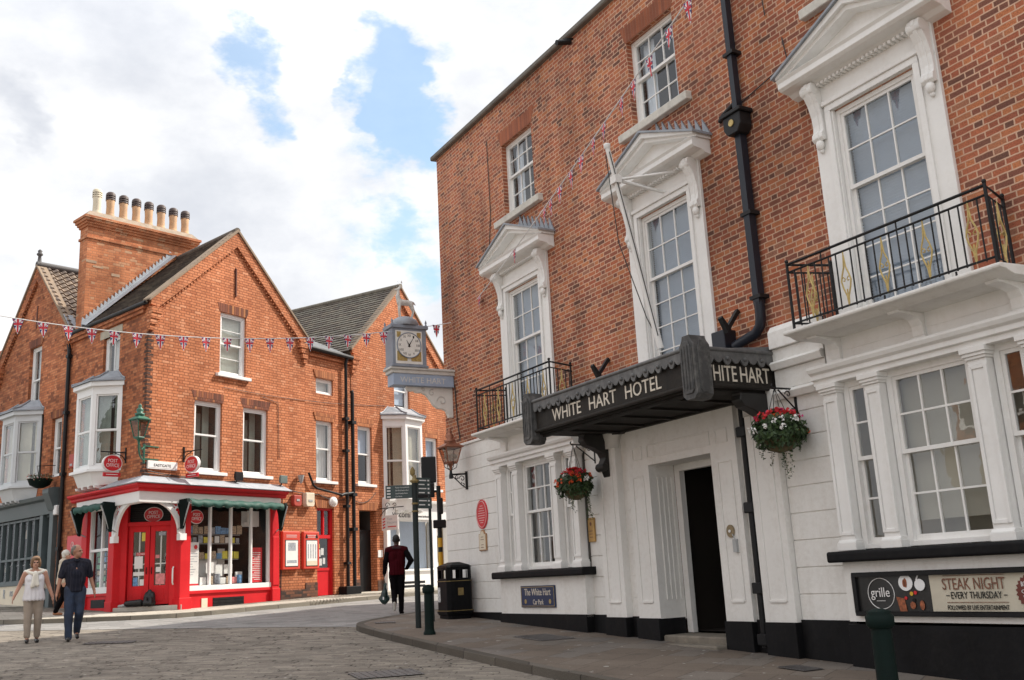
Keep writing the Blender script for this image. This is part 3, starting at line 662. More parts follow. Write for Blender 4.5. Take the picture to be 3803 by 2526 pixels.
def bay(T, c, k):
    hw = 1.45; B = MB(FH); B.box(c - hw, c + hw, -.2, .22, .9, 1.57)
    b = B.build('bay_window', M_WHT, T)
    s = MB(FH); s.box(c - hw + .02, c + hw - .02, -.6, -.55, 1.57, 3.7); s.box(c - hw, c - hw + .06, -.6, .1, 1.57, 3.8); s.box(c + hw - .06, c + hw, -.6, .1, 1.57, 3.8)
    s.build('interior', M_INTL if k == 2 else M_INT, b)
    s = MB(FH); s.prism([(0.0, 1.56), (.33, 1.56), (.345, 1.58), (.345, 1.665), (.33, 1.685), (0, 1.69)], 'oz', c - hw - .12, c + hw + .12); s.build('sill', M_PLN, b, bevel=.02, seg=2)
    e = [c + hw - .02, c + hw - .26, c + .79, c + .56]                    # pilaster edges, far side
    pil = [(c + 1.19, c + 1.43), (c + .56, c + .80), (c - .80, c - .56), (c - 1.43, c - 1.19)]
    for a, q in pil:
        s = MB(FH); s.box(a + .012, q - .012, .0, .235, 1.80, 3.52)
        for u_, v_ in ((a + .012, a + .05), (q - .05, q - .012)): s.box(u_, v_, .235, .25, 1.86, 3.46)
        s.box(a + .05, q - .05, .235, .25, 3.42, 3.46); s.box(a + .05, q - .05, .235, .25, 1.86, 1.9)
        s.box(a - .02, q + .02, .0, .275, 1.69, 1.775); s.prism([(0, 1.775), (.275, 1.775), (.245, 1.81), (0, 1.81)], 'oz', a - .01, q + .01)
        s.box(a, q, 0, .26, 3.52, 3.55); s.box(a - .015, q + .015, 0, .28, 3.55, 3.585); s.box(a - .03, q + .03, 0, .30, 3.585, 3.64)
        s.build('pilaster', M_WPT, b, bevel=.004)
    s = MB(FH); s.prism([(0, 3.64), (.27, 3.64), (.27, 3.70), (.31, 3.71), (.31, 3.765), (.35, 3.79), (.37, 3.83), (.37, 3.86), (0, 3.885)], 'oz', c - hw - .06, c + hw + .06)
    s.box(c - hw + .03, c + hw - .03, 0, .10, 3.885, 4.2); s.box(c - hw + .03, c + hw - .03, .10, .106, 4.02, 4.03); s.build('cornice', M_WPT, b, bevel=.003)
    wins = [(c + .80, c + 1.19, 1, 'none'), (c - .56, c + .56, 3, 'drapes' if k == 1 else 'roller'), (c - 1.19, c - .80, 1, 'none')]
    for a, q, cols, dr in wins: sash(FH, T, a, q, 1.70, 3.64, .13, cols, 2, 2, 2.70, dr, fw=.07, mun=.022, dmat=M_BAYC if k == 1 else M_BAYB)
    s = MB(FH)
    for a, q, cols, dr in wins: s.box(a, q, -.02, .01, 1.66, 1.70)
    s.build('inner_sill', M_WPT, b)
    return b

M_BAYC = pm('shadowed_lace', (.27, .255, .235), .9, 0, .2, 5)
M_BAYB = pm('beige_roller_blind', (.33, .305, .25), .85, 0, .1, 1.5)
def balcony(T, c):
    hw = 1.45; s = MB(FH)
    s.prism([(0, 4.19), (.5, 4.19), (.56, 4.21), (.62, 4.235), (.70, 4.24), (.71, 4.26), (.71, 4.285), (.0, 4.31)], 'oz', c - hw, c + hw); b = s.build('balcony', M_WHT, T, bevel=.006)
    for x in (c - 1.2, c, c + 1.2):
        k = MB(FH); k.prism([(.05, 3.90), (.13, 3.90), (.15, 3.95), (.155, 4.05), (.2, 4.12), (.32, 4.15), (.5, 4.165), (.52, 4.19), (.05, 4.19)], 'oz', x - .075, x + .075); k.box(x - .1, x + .1, .10, .17, 3.885, 3.93); k.build('bracket', M_WPT, b, bevel=.005)
    r = MB(FH); Z0, Z1, O = 4.36, 5.12, .60; hr = 1.36; SP = .2
    for z in (Z0 + .02, Z1 - .10, Z1):
        rr = .013 if z < Z1 else .017; r.tube([(c - hr + SP, .02, z), (c - hr, O, z), (c + hr, O, z), (c + hr - SP, .02, z)], rr, 6)
    for x, o in ((c - hr, O), (c + hr, O), (c - hr + SP * .95, .05), (c + hr - SP * .95, .05)):
        r.tube([(x, o, 4.29), (x, o, Z1 + .03)], .018, 6); r.ball((x, o, Z1 + .04), .026, n=6)
    n = 25; orn = (2, 7, 12, 17, 22)
    for i in range(1, n):
        x = c - hr + 2 * hr * i / n
        if i in orn: continue
        r.tube([(x, O, Z0), (x, O, Z1 - .10 if i % 5 else Z1)], .0095, 5)
    for i in (1, 2, 3, 4, 5):
        for sg in (1, -1):
            if i == 3: continue
            r.tube([(c + sg * (hr - SP * (1 - i / 6)), O * i / 6, Z0), (c + sg * (hr - SP * (1 - i / 6)), O * i / 6, Z1 - .10)], .0095, 5)
    for x in (c - .9, c, c + .9): r.tube([(x, O, 4.29), (x, O, Z0)], .012, 5)
    rl = r.build('railing', M_IRN, b)
    def orna(f):
        g = MB(FH)
        for sg in (1, -1):
            g.tube([f(0, .0), f(sg * .012, .12), f(sg * .05, .22), f(sg * .068, .30), f(sg * .05, .37), f(sg * .014, .46), f(0, .60)], .010, 5)
            g.tube([f(sg * .06, .335), f(sg * .035, .345), f(sg * .015, .32), f(sg * .025, .295), f(sg * .042, .305)], .007, 5)
        g.tube([f(0, 0), f(0, .2)], .009, 5); g.tube([f(0, .56), f(0, .66)], .008, 5); g.build('gilt_scroll', M_GLD, b)
    for i in orn:
        x = c - hr + 2 * hr * i / n; orna(lambda a, z, x=x: (x + a, O, Z0 + .01 + z))
    for sg in (1, -1): orna(lambda a, z: (c + sg * (hr - SP / 2), O / 2 + a, Z0 + .01 + z))
    return b

def doorway(T):
    d = MB(FH); c = 11.41
    for sg in (1, -1):
        for a, b, o in ((.72, 1.25, .12), (1.25, 1.53, .04), (1.49 + .02, 2.06, .16)):
            if a == .72: d.box(c + sg * a, c + sg * b, -.36, o, .86, 3.13)
            else: d.box(c + sg * a, c + sg * b, -.02, o, .86, 3.78)
        # sunk panels with a raised bead
        for a, b, o, z1 in ((.86, 1.13, .12, 2.98), (1.63, 1.94, .16, 3.55)):
            for x in (a, b): d.box(c + sg * x - .012, c + sg * x + .012, o, o + .012, 1.12, z1)
            d.box(c + sg * (a + b) / 2 - (b - a) / 2 + .012, c + sg * (a + b) / 2 + (b - a) / 2 - .012, o, o + .012, z1 - .012, z1 + .012); d.box(c + sg * (a + b) / 2 - (b - a) / 2 + .012, c + sg * (a + b) / 2 + (b - a) / 2 - .012, o, o + .018, 1.108, 1.14)
        for z in (1.2, 1.52, 1.85, 2.18, 2.51, 2.82, 3.12, 3.43): d.box(c + sg * 1.26, c + sg * 1.50, .04, .046, z - .007, z + .007)
        # reveal panels
        for y in (-.30, -.21, -.13, -.04): d.box(c + sg * .72 - .008 - (.005 if sg > 0 else -.005), c + sg * .72 + .008 - (.005 if sg > 0 else -.005), y - .014, y + .014, 1.15, 2.95)
    d.box(c - .72, c + .72, -.36, .12, 3.13, 3.78); d.box(c - 1.25, c - .72, -.02, .12, 3.13, 3.78); d.box(c + .72, c + 1.25, -.02, .12, 3.13, 3.78)
    for a, b in ((.86, 1.09), (-1.09, -.86), (-.72, .72)):
        for z in (3.245, 3.425): d.box(c + a, c + b, .12, .133, z - .01, z + .01)
        for x in (a, b): d.box(c + x - .01, c + x + .01, .12, .134, 3.236, 3.434)
    for sg in (1, -1): d.lathe(c + sg * 1.66, .12, [(.2, 3.5), (.2, 3.62), (.25, 3.7), (.27, 3.78)], 12, ku=.9, ko=.5)
    t = d.build('doorway', M_WHT, T, bevel=.004)
    f = MB(FH)
    for sg in (1, -1): f.box(c + sg * .60, c + sg * .72, -.46, -.36, .66, 3.13)
    f.box(c - .60, c + .60, -.46, -.36, 3.03, 3.13); f.build('door_frame', M_WPT, t, bevel=.006)
    f = MB(FH); f.box(c - .6, c - .56, -1.5, -.47, .68, 3.02); f.box(c - .6, c - .54, -1.4, -.57, 2.0, 2.8); f.build('door', M_WOOD, t)
    f = MB(FH); a, b = c - .75, c + .75
    f.quad((a, -.46, .68), (b, -.46, .68), (b, -3.4, .68), (a, -3.4, .68)); f.quad((a, -.46, 3.2), (b, -.46, 3.2), (b, -3.4, 3.2), (a, -3.4, 3.2)); f.quad((a, -3.4, .6), (b, -3.4, .6), (b, -3.4, 3.2), (a, -3.4, 3.2))
    for x in (a, b): f.quad((x, -.46, .6), (x, -3.4, .6), (x, -3.4, 3.2), (x, -.46, 3.2))
    f.build('hallway', M_HALL, t)
    f = MB(FH); f.box(c + .1, c + .5, -3.3, -3.25, 1.9, 2.5); f.box(c - .3, c + .6, -3.38, -3.3, .7, 1.6); f.build('hall_panel', M_WOOD, t)
    f = MB(FH); f.box(c - .72, c + .72, -.46, .1, .40, .655); f.box(c - .72, c + .72, .1, .34, .35, .56); f.build('step', M_STP, t, bevel=.02)
    f = MB(FH); f.disc(10.42, .12, 2.04, .075, .085, .02, 20); f.build('bell_plate', M_BRSD, t); f = MB(FH); f.disc(10.42, .14, 2.04, .02, .02, .015, 12); f.build('bell_push', M_WPT, t)
    f = MB(FH); f.box(10.29, 10.36, .12, .17, 1.76, 1.93); f.tube([(10.38, .14, 2.0), (10.33, .15, 1.93)], .008, 5); f.build('entry_phone', M_GRY, t)
M_HALL = pm('hall_brown', (.022, .017, .013), .7, 0, .3, 2)
M_STP = pm('worn_step', (.20, .175, .14), .8, 0, .3, 5, .3, 20, .3, (.09, .08, .07))
M_BRSD = pm('aged_brass', (.25, .19, .11), .45, .6, .3, 14)

def canopy(T):
    u0, u1, O, z0, z1 = 9.40, 13.42, 1.36, 3.74, 4.22
    s = MB(FH); s.box(u0 + .06, u1 - .06, O - .06, O, z0 + .04, z1 - .03); s.box(u0, u0 + .06, .0, O - .06, z0 + .04, z1 - .03); s.box(u1 - .06, u1, .0, O - .06, z0 + .04, z1 - .03)
    s.tube([(u0 + .06, O + .01, z0 + .05), (u1 - .06, O + .01, z0 + .05)], .03, 8); s.tube([(u0 - .01, .1, z0 + .05), (u0 - .01, O, z0 + .05)], .03, 8)
    c = s.build('canopy', M_WOOD, T, bevel=.006)
    s = MB(FH); s.box(u0 + .05, u1 - .05, .0, O - .05, z0, z0 + .045)
    for i in range(1, 6): x = u0 + (u1 - u0) * i / 6; s.box(x - .05, x + .05, .05, O - .1, z0 - .03, z0)
    for y in (.1, O - .2): s.box(u0 + .1, u1 - .1, y, y + .1, z0 - .034, z0 - .001)
    s.build('soffit', M_SOF, c)
    s = MB(FH); s.prism([(O + .03, z1 + .02), (O + .03, z1 - .02), (-.0, z1 + .06), (-.0, z1 + .14)], 'oz', u0 - .02, u1 + .02); s.build('roof', M_LEDD, c)
    # scalloped lead valance with rope moulding
    def scal(mb, n, f):
        for i in range(n):
            pts = []
            for k in range(13):
                t = (i + k / 12) / n; h = abs(math.sin(math.pi * (k / 12))) ** .7 * (.085 if i % 2 else .06); pts.append((t, h))
            V_ = [f(t, .0, z1 - .075 - h) for t, h in pts] + [f(t, .0, z1 + .03) for t, h in pts]; V2 = [f(t, .022, z1 - .075 - h) for t, h in pts] + [f(t, .022, z1 + .03) for t, h in pts]
            m_ = len(pts); A = [mb.L(*p) for p in V_ + V2]
            fs = [(q, q + 1, m_ + q + 1, m_ + q) for q in range(m_ - 1)] + [(2 * m_ + q, 2 * m_ + q + 1, 3 * m_ + q + 1, 3 * m_ + q) for q in range(m_ - 1)] + [(q, q + 1, 2 * m_ + q + 1, 2 * m_ + q) for q in range(m_ - 1)]
            mb.add(A, fs)
            if i % 2: p = f((i + .5) / n, .022, z1 - .075); mb.ball(p, .03, n=8, k=(1, 1, 1))
    s = MB(FH); scal(s, 27, lambda t, d, z: (u0 + .15 + (u1 - u0 - .3) * t, O + .035 + d, z)); s.tube([(u0 + .1, O + .05, z1 + .035), (u1 - .1, O + .05, z1 + .035)], .028, 8)
    scal(s, 8, lambda t, d, z: (u0 - .035 - d, .05 + (O - .2) * t, z)); s.tube([(u0 - .05, .03, z1 + .035), (u0 - .05, O - .1, z1 + .035)], .028, 8)
    scal(s, 8, lambda t, d, z: (u1 + .035 + d, .05 + (O - .2) * t, z)); s.tube([(u1 + .05, .03, z1 + .035), (u1 + .05, O - .1, z1 + .035)], .028, 8)
    s.build('scalloped_valance', M_LEDV, c)
    for x in (u0, u1):
        s = MB(FH); w = .14
        pr = [(x - w, 3.66), (x - w * .55, 3.60), (x + w * .55, 3.60), (x + w, 3.66), (x + w, 4.28), (x + w * .6, 4.36), (x + w * .5, 4.41), (x - w * .5, 4.41), (x - w * .6, 4.36), (x - w, 4.28)]
        s.prism(pr, 'uz', O - .17, O + .09); inn = [(x + (a - x) * .72, 4.0 + (b - 4.0) * .82) for a, b in pr]; s.prism(inn, 'uz', O + .09, O + .105)
        for k_ in (-.6, -.2, .2, .6): s.box(x + k_ * w - .008, x + k_ * w + .008, O + .105, O + .117, 3.72, 4.28)
        y = O - .04; s.prism([(y + (a - x) * .55, 4.0 + (b - 4.0) * .82) for a, b in pr], 'oz', x - w - .012, x - w)
        s.build('corner_block', M_LEDB, c, bevel=.005)
    for x in (u0 + .12, u1 - .24):
        s = MB(FH)
        s.prism([(.05, 3.05), (.13, 3.02), (.17, 3.08), (.20, 3.16), (.27, 3.16), (.29, 3.24), (.25, 3.30), (.22, 3.36), (.27, 3.45), (.42, 3.52), (.55, 3.56), (.62, 3.64), (.60, 3.72), (.62, 3.74), (.05, 3.74)], 'oz', x - .09, x + .09)
        s.tube([(x - .1, .24, 3.22), (x + .1, .24, 3.22)], .06, 10); s.build('bracket', M_WBD, c, bevel=.012)
    s = MB(FH)
    for t, u, w in (('WHITE', 12.38, .80), ('HART', 11.42, .68), ('HOTEL', 10.46, .80)): s.text(t, u, O + .002, z0 + .13, .185, w, .008)
    s.build('front_lettering', M_LET, c)
    s = MB(FH)
    for t, o, w in (('WHITE', .97, .60), ('HART', .36, .50)): s.textx(t, u0 - .01, o, z0 + .12, .20, w, .008)
    s.build('side_lettering', M_LET, c)
M_SOF = pm('dark_soffit', (.022, .02, .018), .7, 0, .3, 3, spec=.2)
M_LEDV = pm('valance_lead', (.10, .10, .10), .55, .1, .3, 8, .2, 20, .4, (.34, .34, .33))
M_LEDB = pm('corner_lead', (.055, .055, .055), .6, .05, .35, 6, .2, 20, .5, (.28, .27, .25))
hotel()
# ------------------------------------------------------------------ post office and its terrace
def lintel(mb, a, b, z, h=.26, m=2, k=.12):
    mb.prism([(a - .02, z + .002), (b + .02, z + .002), (b + k, z + h), (a - k, z + h)], 'uz', -.08, .005, m)
def gable(mb, a, b, zf, apex, za, band=.42, o=.07, m=0):
    """raised raking brick bands, kneelers, verge capping follow the two slopes"""
    for x0, sg in ((a, 1), (b, -1)):
        mb.prism([(x0, zf), (apex, za), (apex, za - band), (x0 + sg * band * .55, zf - band * .42), (x0, zf - band * .3)], 'uz', -.02, o, m)
        n = 30; dx, dz = apex - x0, za - zf; L_ = math.hypot(dx, dz)
        for i in range(2, n - 1):                           # dentil course under the band
            t = (i + .5) / n; x, z = x0 + dx * t, zf + dz * t - band - .035
            mb.prism([(x - .03, z + .03 - .03 * sg * dz / dx), (x + .03, z + .03 + .03 * sg * dz / dx), (x + .03, z - .03 + .02), (x - .03, z - .03)], 'uz', 0, .05, m)
        for i, (h, w, oo) in enumerate(((.16, .34, .14), (.14, .27, .12), (.12, .2, .10), (.1, .13, .07))):
            z = zf - .2 - i * .15; mb.box(min(x0, x0 + sg * w) - (.02 if sg > 0 else 0), max(x0, x0 + sg * w) + (.02 if sg < 0 else 0), -.05, oo, z - .15, z + .0, m)
def verge(mb, a, b, zf, apex, za, m=0):
    for x0 in (a, b):
        mb.prism([(x0 + (-.06 if x0 == a else .06), zf - .05), (x0 + (-.06 if x0 == a else .06), zf + .02), (apex, za + .10), (apex, za + .02)], 'uz', -.18, .11, m)

def shop_window(T, fr, u0, u1, z0, z1, o, mull, trans, goods):
    f = MB(fr); f.box(u0, u0 + .06, o - .1, o, z0, z1); f.box(u1 - .06, u1, o - .1, o, z0, z1); f.box(u0 + .06, u1 - .06, o - .1, o, z1 - .06, z1); f.box(u0, u1, o - .12, o + .05, z0 - .10, z0 + .06)
    for x in mull: f.box(x - .03, x + .03, o - .09, o - .005, z0 + .06, z1 - .06)
    for z in trans: f.box(u0 + .06, u1 - .06, o - .085, o - .008, z - .035, z + .035)
    w = f.build('shop_window', M_WHP, T, bevel=.005)
    g = MB(fr); g.quad((u0 + .03, o - .05, z0), (u1 - .03, o - .05, z0), (u1 - .03, o - .05, z1 - .03), (u0 + .03, o - .05, z1 - .03)); g.build('pane', M_GLSD, w)
    g = MB(fr); e = o - 1.6
    g.quad((u0 - .2, e, z0 - .2), (u1 + .2, e, z0 - .2), (u1 + .2, e, z1 + .2), (u0 - .2, e, z1 + .2)); g.quad((u0 - .2, o - .1, z0 - .05), (u1 + .2, o - .1, z0 - .05), (u1 + .2, e, z0 - .05), (u0 - .2, e, z0 - .05)); g.quad((u0 - .2, o - .1, z1), (u1 + .2, o - .1, z1), (u1 + .2, e, z1), (u0 - .2, e, z1))
    for x in (u0 - .01, u1 + .01): g.quad((x, o - .1, z0 - .1), (x, e, z0 - .1), (x, e, z1 + .1), (x, o - .1, z1 + .1))
    g.build('shop_interior', M_INTS, w)
    return w
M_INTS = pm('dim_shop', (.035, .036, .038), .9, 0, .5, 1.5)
def goods(w, fr, items):
    for nm, a, b, c, d, o, mt in items:
        g = MB(fr); g.box(a, b, o - .012, o, c, d); g.build(nm, mt, w)

def post_office():
    T = thing('post_office_building', FP, (0, 0, 1.25), 'orange brick gabled corner building with red painted post office shopfront', 'post office')
    # --- sunlit gable wall
    w = MB(FP); A, ZA = 2.88, 11.5
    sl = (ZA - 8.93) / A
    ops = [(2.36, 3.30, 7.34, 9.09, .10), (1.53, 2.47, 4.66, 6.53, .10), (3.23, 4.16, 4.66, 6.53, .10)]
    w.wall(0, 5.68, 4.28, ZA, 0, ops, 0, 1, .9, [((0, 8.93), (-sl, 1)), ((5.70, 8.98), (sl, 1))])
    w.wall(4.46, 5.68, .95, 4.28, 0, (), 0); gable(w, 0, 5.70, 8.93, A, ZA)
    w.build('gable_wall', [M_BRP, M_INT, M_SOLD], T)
    for a, b, z in ((2.36, 3.30, 9.09), (1.53, 2.47, 6.53), (3.23, 4.16, 6.53)):
        w = MB(FP); lintel(w, a, b, z, .25, 0); w.build('brick_lintel', M_SOLD, T)
    w = MB(FP); verge(w, 0, 5.70, 8.93, A, ZA); w.build('verge_capping', M_STNV, T)
    w = MB(FP); w.box(2.855, 2.925, -.02, .012, 9.7, 10.38); w.lathe(2.89, .0, [(.06, 10.3), (.05, 10.4), (.01, 10.48)], 6, ko=.2); w.box(2.875, 2.905, 0, .04, 9.62, 10.44); w.build('wall_slit', M_IRNR, T)
    for a, b, z0, z1, zm, dr, r_ in ((2.36, 3.30, 7.34, 9.09, 8.2, 'vertical', 2), (1.53, 2.47, 4.66, 6.53, 5.62, 'none', 1), (3.23, 4.16, 4.66, 6.53, 5.62, 'none', 1)):
        wn = sash(FP, T, a, b, z0, z1, -.06, 1, r_, r_, zm, dr, mat=M_WHP, fw=.075, dmat=M_CURG2)
        s = MB(FP); s.prism([(-.06, z0 - .07), (.10, z0 - .08), (.10, z0 + .0), (-.06, z0 + .025)], 'oz', a - .14, b + .14); s.build('sill', M_WHP, wn, bevel=.006)
        if dr == 'none':
            s = MB(FP); s.box(a + .1, a + .62, -.5, -.47, z0, z1 - .25); s.build('inner_blind', M_INTG, wn); s = MB(FP); s.box(a + .62, b - .1, -.42, -.40, z0, z1); s.build('curtain', M_CURG, wn)
    # corner quoin of dark bricks
    s = MB(FP)
    for i in range(40):
        z = 4.45 + i * .0752 * 1.25
        if z > 8.1: break
        s.box(-.004, .1 if i % 2 else .17, -.02, .006, z, z + .068)
    s.build('blue_brick_quoin', M_BRD, T)
    # --- shaded side wall
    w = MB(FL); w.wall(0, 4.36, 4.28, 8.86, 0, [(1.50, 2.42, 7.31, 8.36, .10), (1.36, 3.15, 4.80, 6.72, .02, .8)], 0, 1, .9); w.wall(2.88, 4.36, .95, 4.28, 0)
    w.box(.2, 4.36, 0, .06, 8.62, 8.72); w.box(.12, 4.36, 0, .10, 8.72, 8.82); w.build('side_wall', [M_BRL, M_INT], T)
    s = MB(FL)
    for i in range(40):
        z = 4.45 + i * .0752 * 1.25
        if z > 8.1: break
        s.box(-.004, .17 if i % 2 else .1, -.02, .006, z, z + .068)
    s.build('blue_brick_quoin', M_BRD, T)
    s = MB(FL); s.box(1.38, 2.62, -.05, .012, 8.36, 8.58); s.build('stone_lintel', M_STN, T)
    sash(FL, T, 1.50, 2.42, 7.31, 8.36, -.08, 2, 1, 1, None, 'nets', mat=M_WHP, fw=.07)
    oriel(T, 2.25, 4.36, 4.78, 6.72, 7.05, 7.36)
    # roofs
    r_ = MB(FW); dl = Vector((*DL, 0))
    def q(v): return tuple(v)
    e0, e1 = FP.w(-.1, .07, 8.83), FL.w(3.76, .12, 8.83); a0 = FP.w(A, .07, ZA + .04); a1 = a0 + dl * 4.0; f0, f1 = FP.w(5.85, .07, 8.85), FP.w(5.85, .07, 8.85) + dl * 8; a2 = a0 + dl * 8
    r_.tiles(q(e0), q(e1), q(a0), q(a1), 24, .06); r_.tiles(q(f1), q(f0), q(a2), q(a0), 24, .06)
    r_.tube([q(a0 + Vector((0, 0, .03))), q(a2 + Vector((0, 0, .03)))], .09, 8)
    r_.build('roof', [M_TILE, M_TILEB, M_TILEC], T)
    s = MB(FL); s.tube([(.0, .10, 8.84), (4.5, .10, 8.88)], .06, 8); s.tube([(4.42, .1, 8.86), (4.40, .08, 8.6), (4.36, .07, 8.4), (4.36, .07, 1.4)], .055, 8)
    p = s.build('downpipe', M_IRN, T)
    for z in (2.9, 4.9, 6.6, 8.2):
        s = MB(FL); s.box(4.28, 4.44, 0, .135, z, z + .09); s.build('collar', M_IRN, p)
    chimney(T); shopfront(T)
    # --- recessed link with narrow windows and the red side door
    w = MB(FP); w.wall(5.68, 7.80, .95, 8.62, -.02, [(6.19, 6.96, 7.31, 7.79, .1), (6.18, 6.93, 4.66, 6.48, .1), (6.20, 6.95, 1.32, 3.86, .12)], 0, 1, .8)
    w.box(5.68, 7.80, -.02, .05, 8.42, 8.5); w.build('link_wall', [M_BRP, M_INT], T)
    for a, b, z in ((6.19, 6.96, 7.79), (6.18, 6.93, 6.48), (6.20, 6.95, 3.86)):
        w = MB(FP); lintel(w, a, b, z, .24, 0); w.build('brick_lintel', M_SLD2, T)
    sash(FP, T, 6.19, 6.96, 7.31, 7.79, -.08, 1, 1, 1, None, 'roller', mat=M_WHP, fw=.06)
    wn = sash(FP, T, 6.18, 6.93, 4.66, 6.48, -.08, 1, 1, 1, 5.62, 'nets', mat=M_WHP, fw=.06); s = MB(FP); s.box(6.06, 7.05, -.06, .08, 4.58, 4.66); s.build('sill', M_WHP, wn, bevel=.006)
    s = MB(FP); s.tiles((5.74, .12, 8.66), (7.78, .12, 8.66), (5.74, -2.5, 9.9), (7.78, -2.5, 9.9), 1, .02, pal=1); s.box(5.70, 7.78, -.1, .13, 8.60, 8.68); s.build('link_roof', M_LEDD, T)
    s = MB(FP); s.tube([(5.72, .16, 8.63), (7.70, .16, 8.60)], .06, 8); s.tube([(7.46, .15, 8.6), (7.44, .09, 8.4), (7.44, .09, 1.3)], .05, 8); p = s.build('downpipe', M_IRN, T)
    for z in (2.2, 3.9, 5.6, 6.6):
        s = MB(FP); s.box(7.36, 7.52, -.02, .15, z, z + .08); s.build('collar', M_IRN, p)
    s = MB(FP); s.tube([(7.73, .10, 7.5), (7.73, .10, 1.4)], .055, 8); s.tube([(7.73, .1, 7.5), (7.70, .08, 7.56)], .06, 8); s.tube([(7.73, .1, 4.35), (7.3, .09, 4.30), (7.15, .09, 4.25)], .05, 8); s.tube([(7.15, .08, 4.28), (6.1, .08, 4.42), (5.95, .08, 4.5), (5.75, .08, 4.86)], .035, 6); p = s.build('soil_pipe', M_IRN, T)
    for z in (3.2, 4.25, 6.5):
        s = MB(FP); s.box(7.64, 7.82, -.02, .17, z, z + .1); s.build('collar', M_IRN, p)
    s = MB(FP); o = -.12
    for a, b in ((6.20, 6.28), (6.87, 6.95)): s.box(a, b, o - .08, o + .03, 1.32, 3.86)
    s.box(6.28, 6.87, o - .08, o + .03, 2.98, 3.08); s.box(6.28, 6.87, o - .08, o + .03, 3.80, 3.86); s.box(6.55, 6.60, o - .07, o + .02, 3.08, 3.8); d = s.build('side_door', M_RED, T)
    s = MB(FP); s.box(6.28, 6.87, o - .05, o - .01, 1.34, 2.05); s.box(6.28, 6.34, o - .05, o, 2.05, 2.98); s.box(6.81, 6.87, o - .05, o, 2.05, 2.98); s.box(6.28, 6.87, o - .05, o + .01, 2.05, 2.13); s.build('door_leaf', M_RED, d)
    s = MB(FP); s.box(6.34, 6.81, o - .03, o - .026, 2.13, 2.98); s.box(6.28, 6.87, o - .03, o - .026, 3.08, 3.8); s.build('pane', M_GLSD, d)
    for k, (a, b, c, e, mt) in enumerate(((6.36, 6.5, 2.45, 2.66, M_POS), (6.52, 6.64, 2.5, 2.7, M_POS), (6.42, 6.56, 2.2, 2.4, M_POS), (6.6, 6.7, 2.24, 2.42, M_POS), (6.37, 6.47, 2.7, 2.82, M_YELP))):
        s = MB(FP); s.box(a, b, o - .045, o - .04, c, e); s.build('notice', mt, d)
    # cable runs
    def run(pts, r): s = MB(FP); s.tube(pts, r, 5); s.build('cable', M_CABLE, T)
    def sag(p, q, d, r=.012, n=8): run([(p[0] + (q[0] - p[0]) * t / n, p[1] + (q[1] - p[1]) * t / n, p[2] + (q[2] - p[2]) * t / n - d * 4 * (t / n) * (1 - t / n)) for t in range(n + 1)], r)
    sag((.1, .03, 4.58), (1.5, .03, 4.50), .03); sag((1.5, .03, 4.5), (3.0, .03, 4.48), .06); sag((3.0, .03, 4.48), (4.5, .03, 4.42), .03); sag((0, .03, 4.52), (2.4, .03, 4.46), .02, .009); sag((4.5, .03, 4.42), (6.2, .03, 4.24), .05); sag((6.2, .03, 4.26), (7.4, .03, 4.15), .08); sag((7.8, .03, 4.16), (8.9, .03, 4.42), .2, .011)
    run([(4.72, .03, 4.4), (4.66, .03, 1.25)], .018); run([(3.9, .02, 6.9), (4.55, .02, 6.8), (4.6, .02, 5.2)], .008); sag((2.5, .02, 6.98), (9.5, .02, 7.3), .12, .007, 14)
    for q in ((5.68, 6.18, -.02, .02, .95, 1.72), (4.66, 5.68, -.0, .02, .95, 1.55)): s = MB(FP); s.box(*q); s.build('dark_brick_base', M_BRD, T)
    return T
M_STNV = pm('verge_mortar', (.27, .20, .14), .85, 0, .2, 5, .2, 25)
M_IRNR = pm('rust_slit', (.12, .04, .025), .8)
M_CURG2 = pm('pale_slats', (.70, .72, .64), .7, 0, .06, 5)
M_INTG = pm('grey_green_blind', (.25, .265, .235), .8, 0, .15, 2)
M_CURG = pm('green_grey_curtain', (.36, .40, .35), .8, 0, .15, 4)
M_SLD2 = brick_mat('pale_soldier_brick', [(0, (.28, .10, .05)), (.5, (.42, .16, .07)), (1, (.5, .2, .09))], (.2, .08, .04), bw=.085, ch=.6, split=1.1, joint=.012, wob=.002)

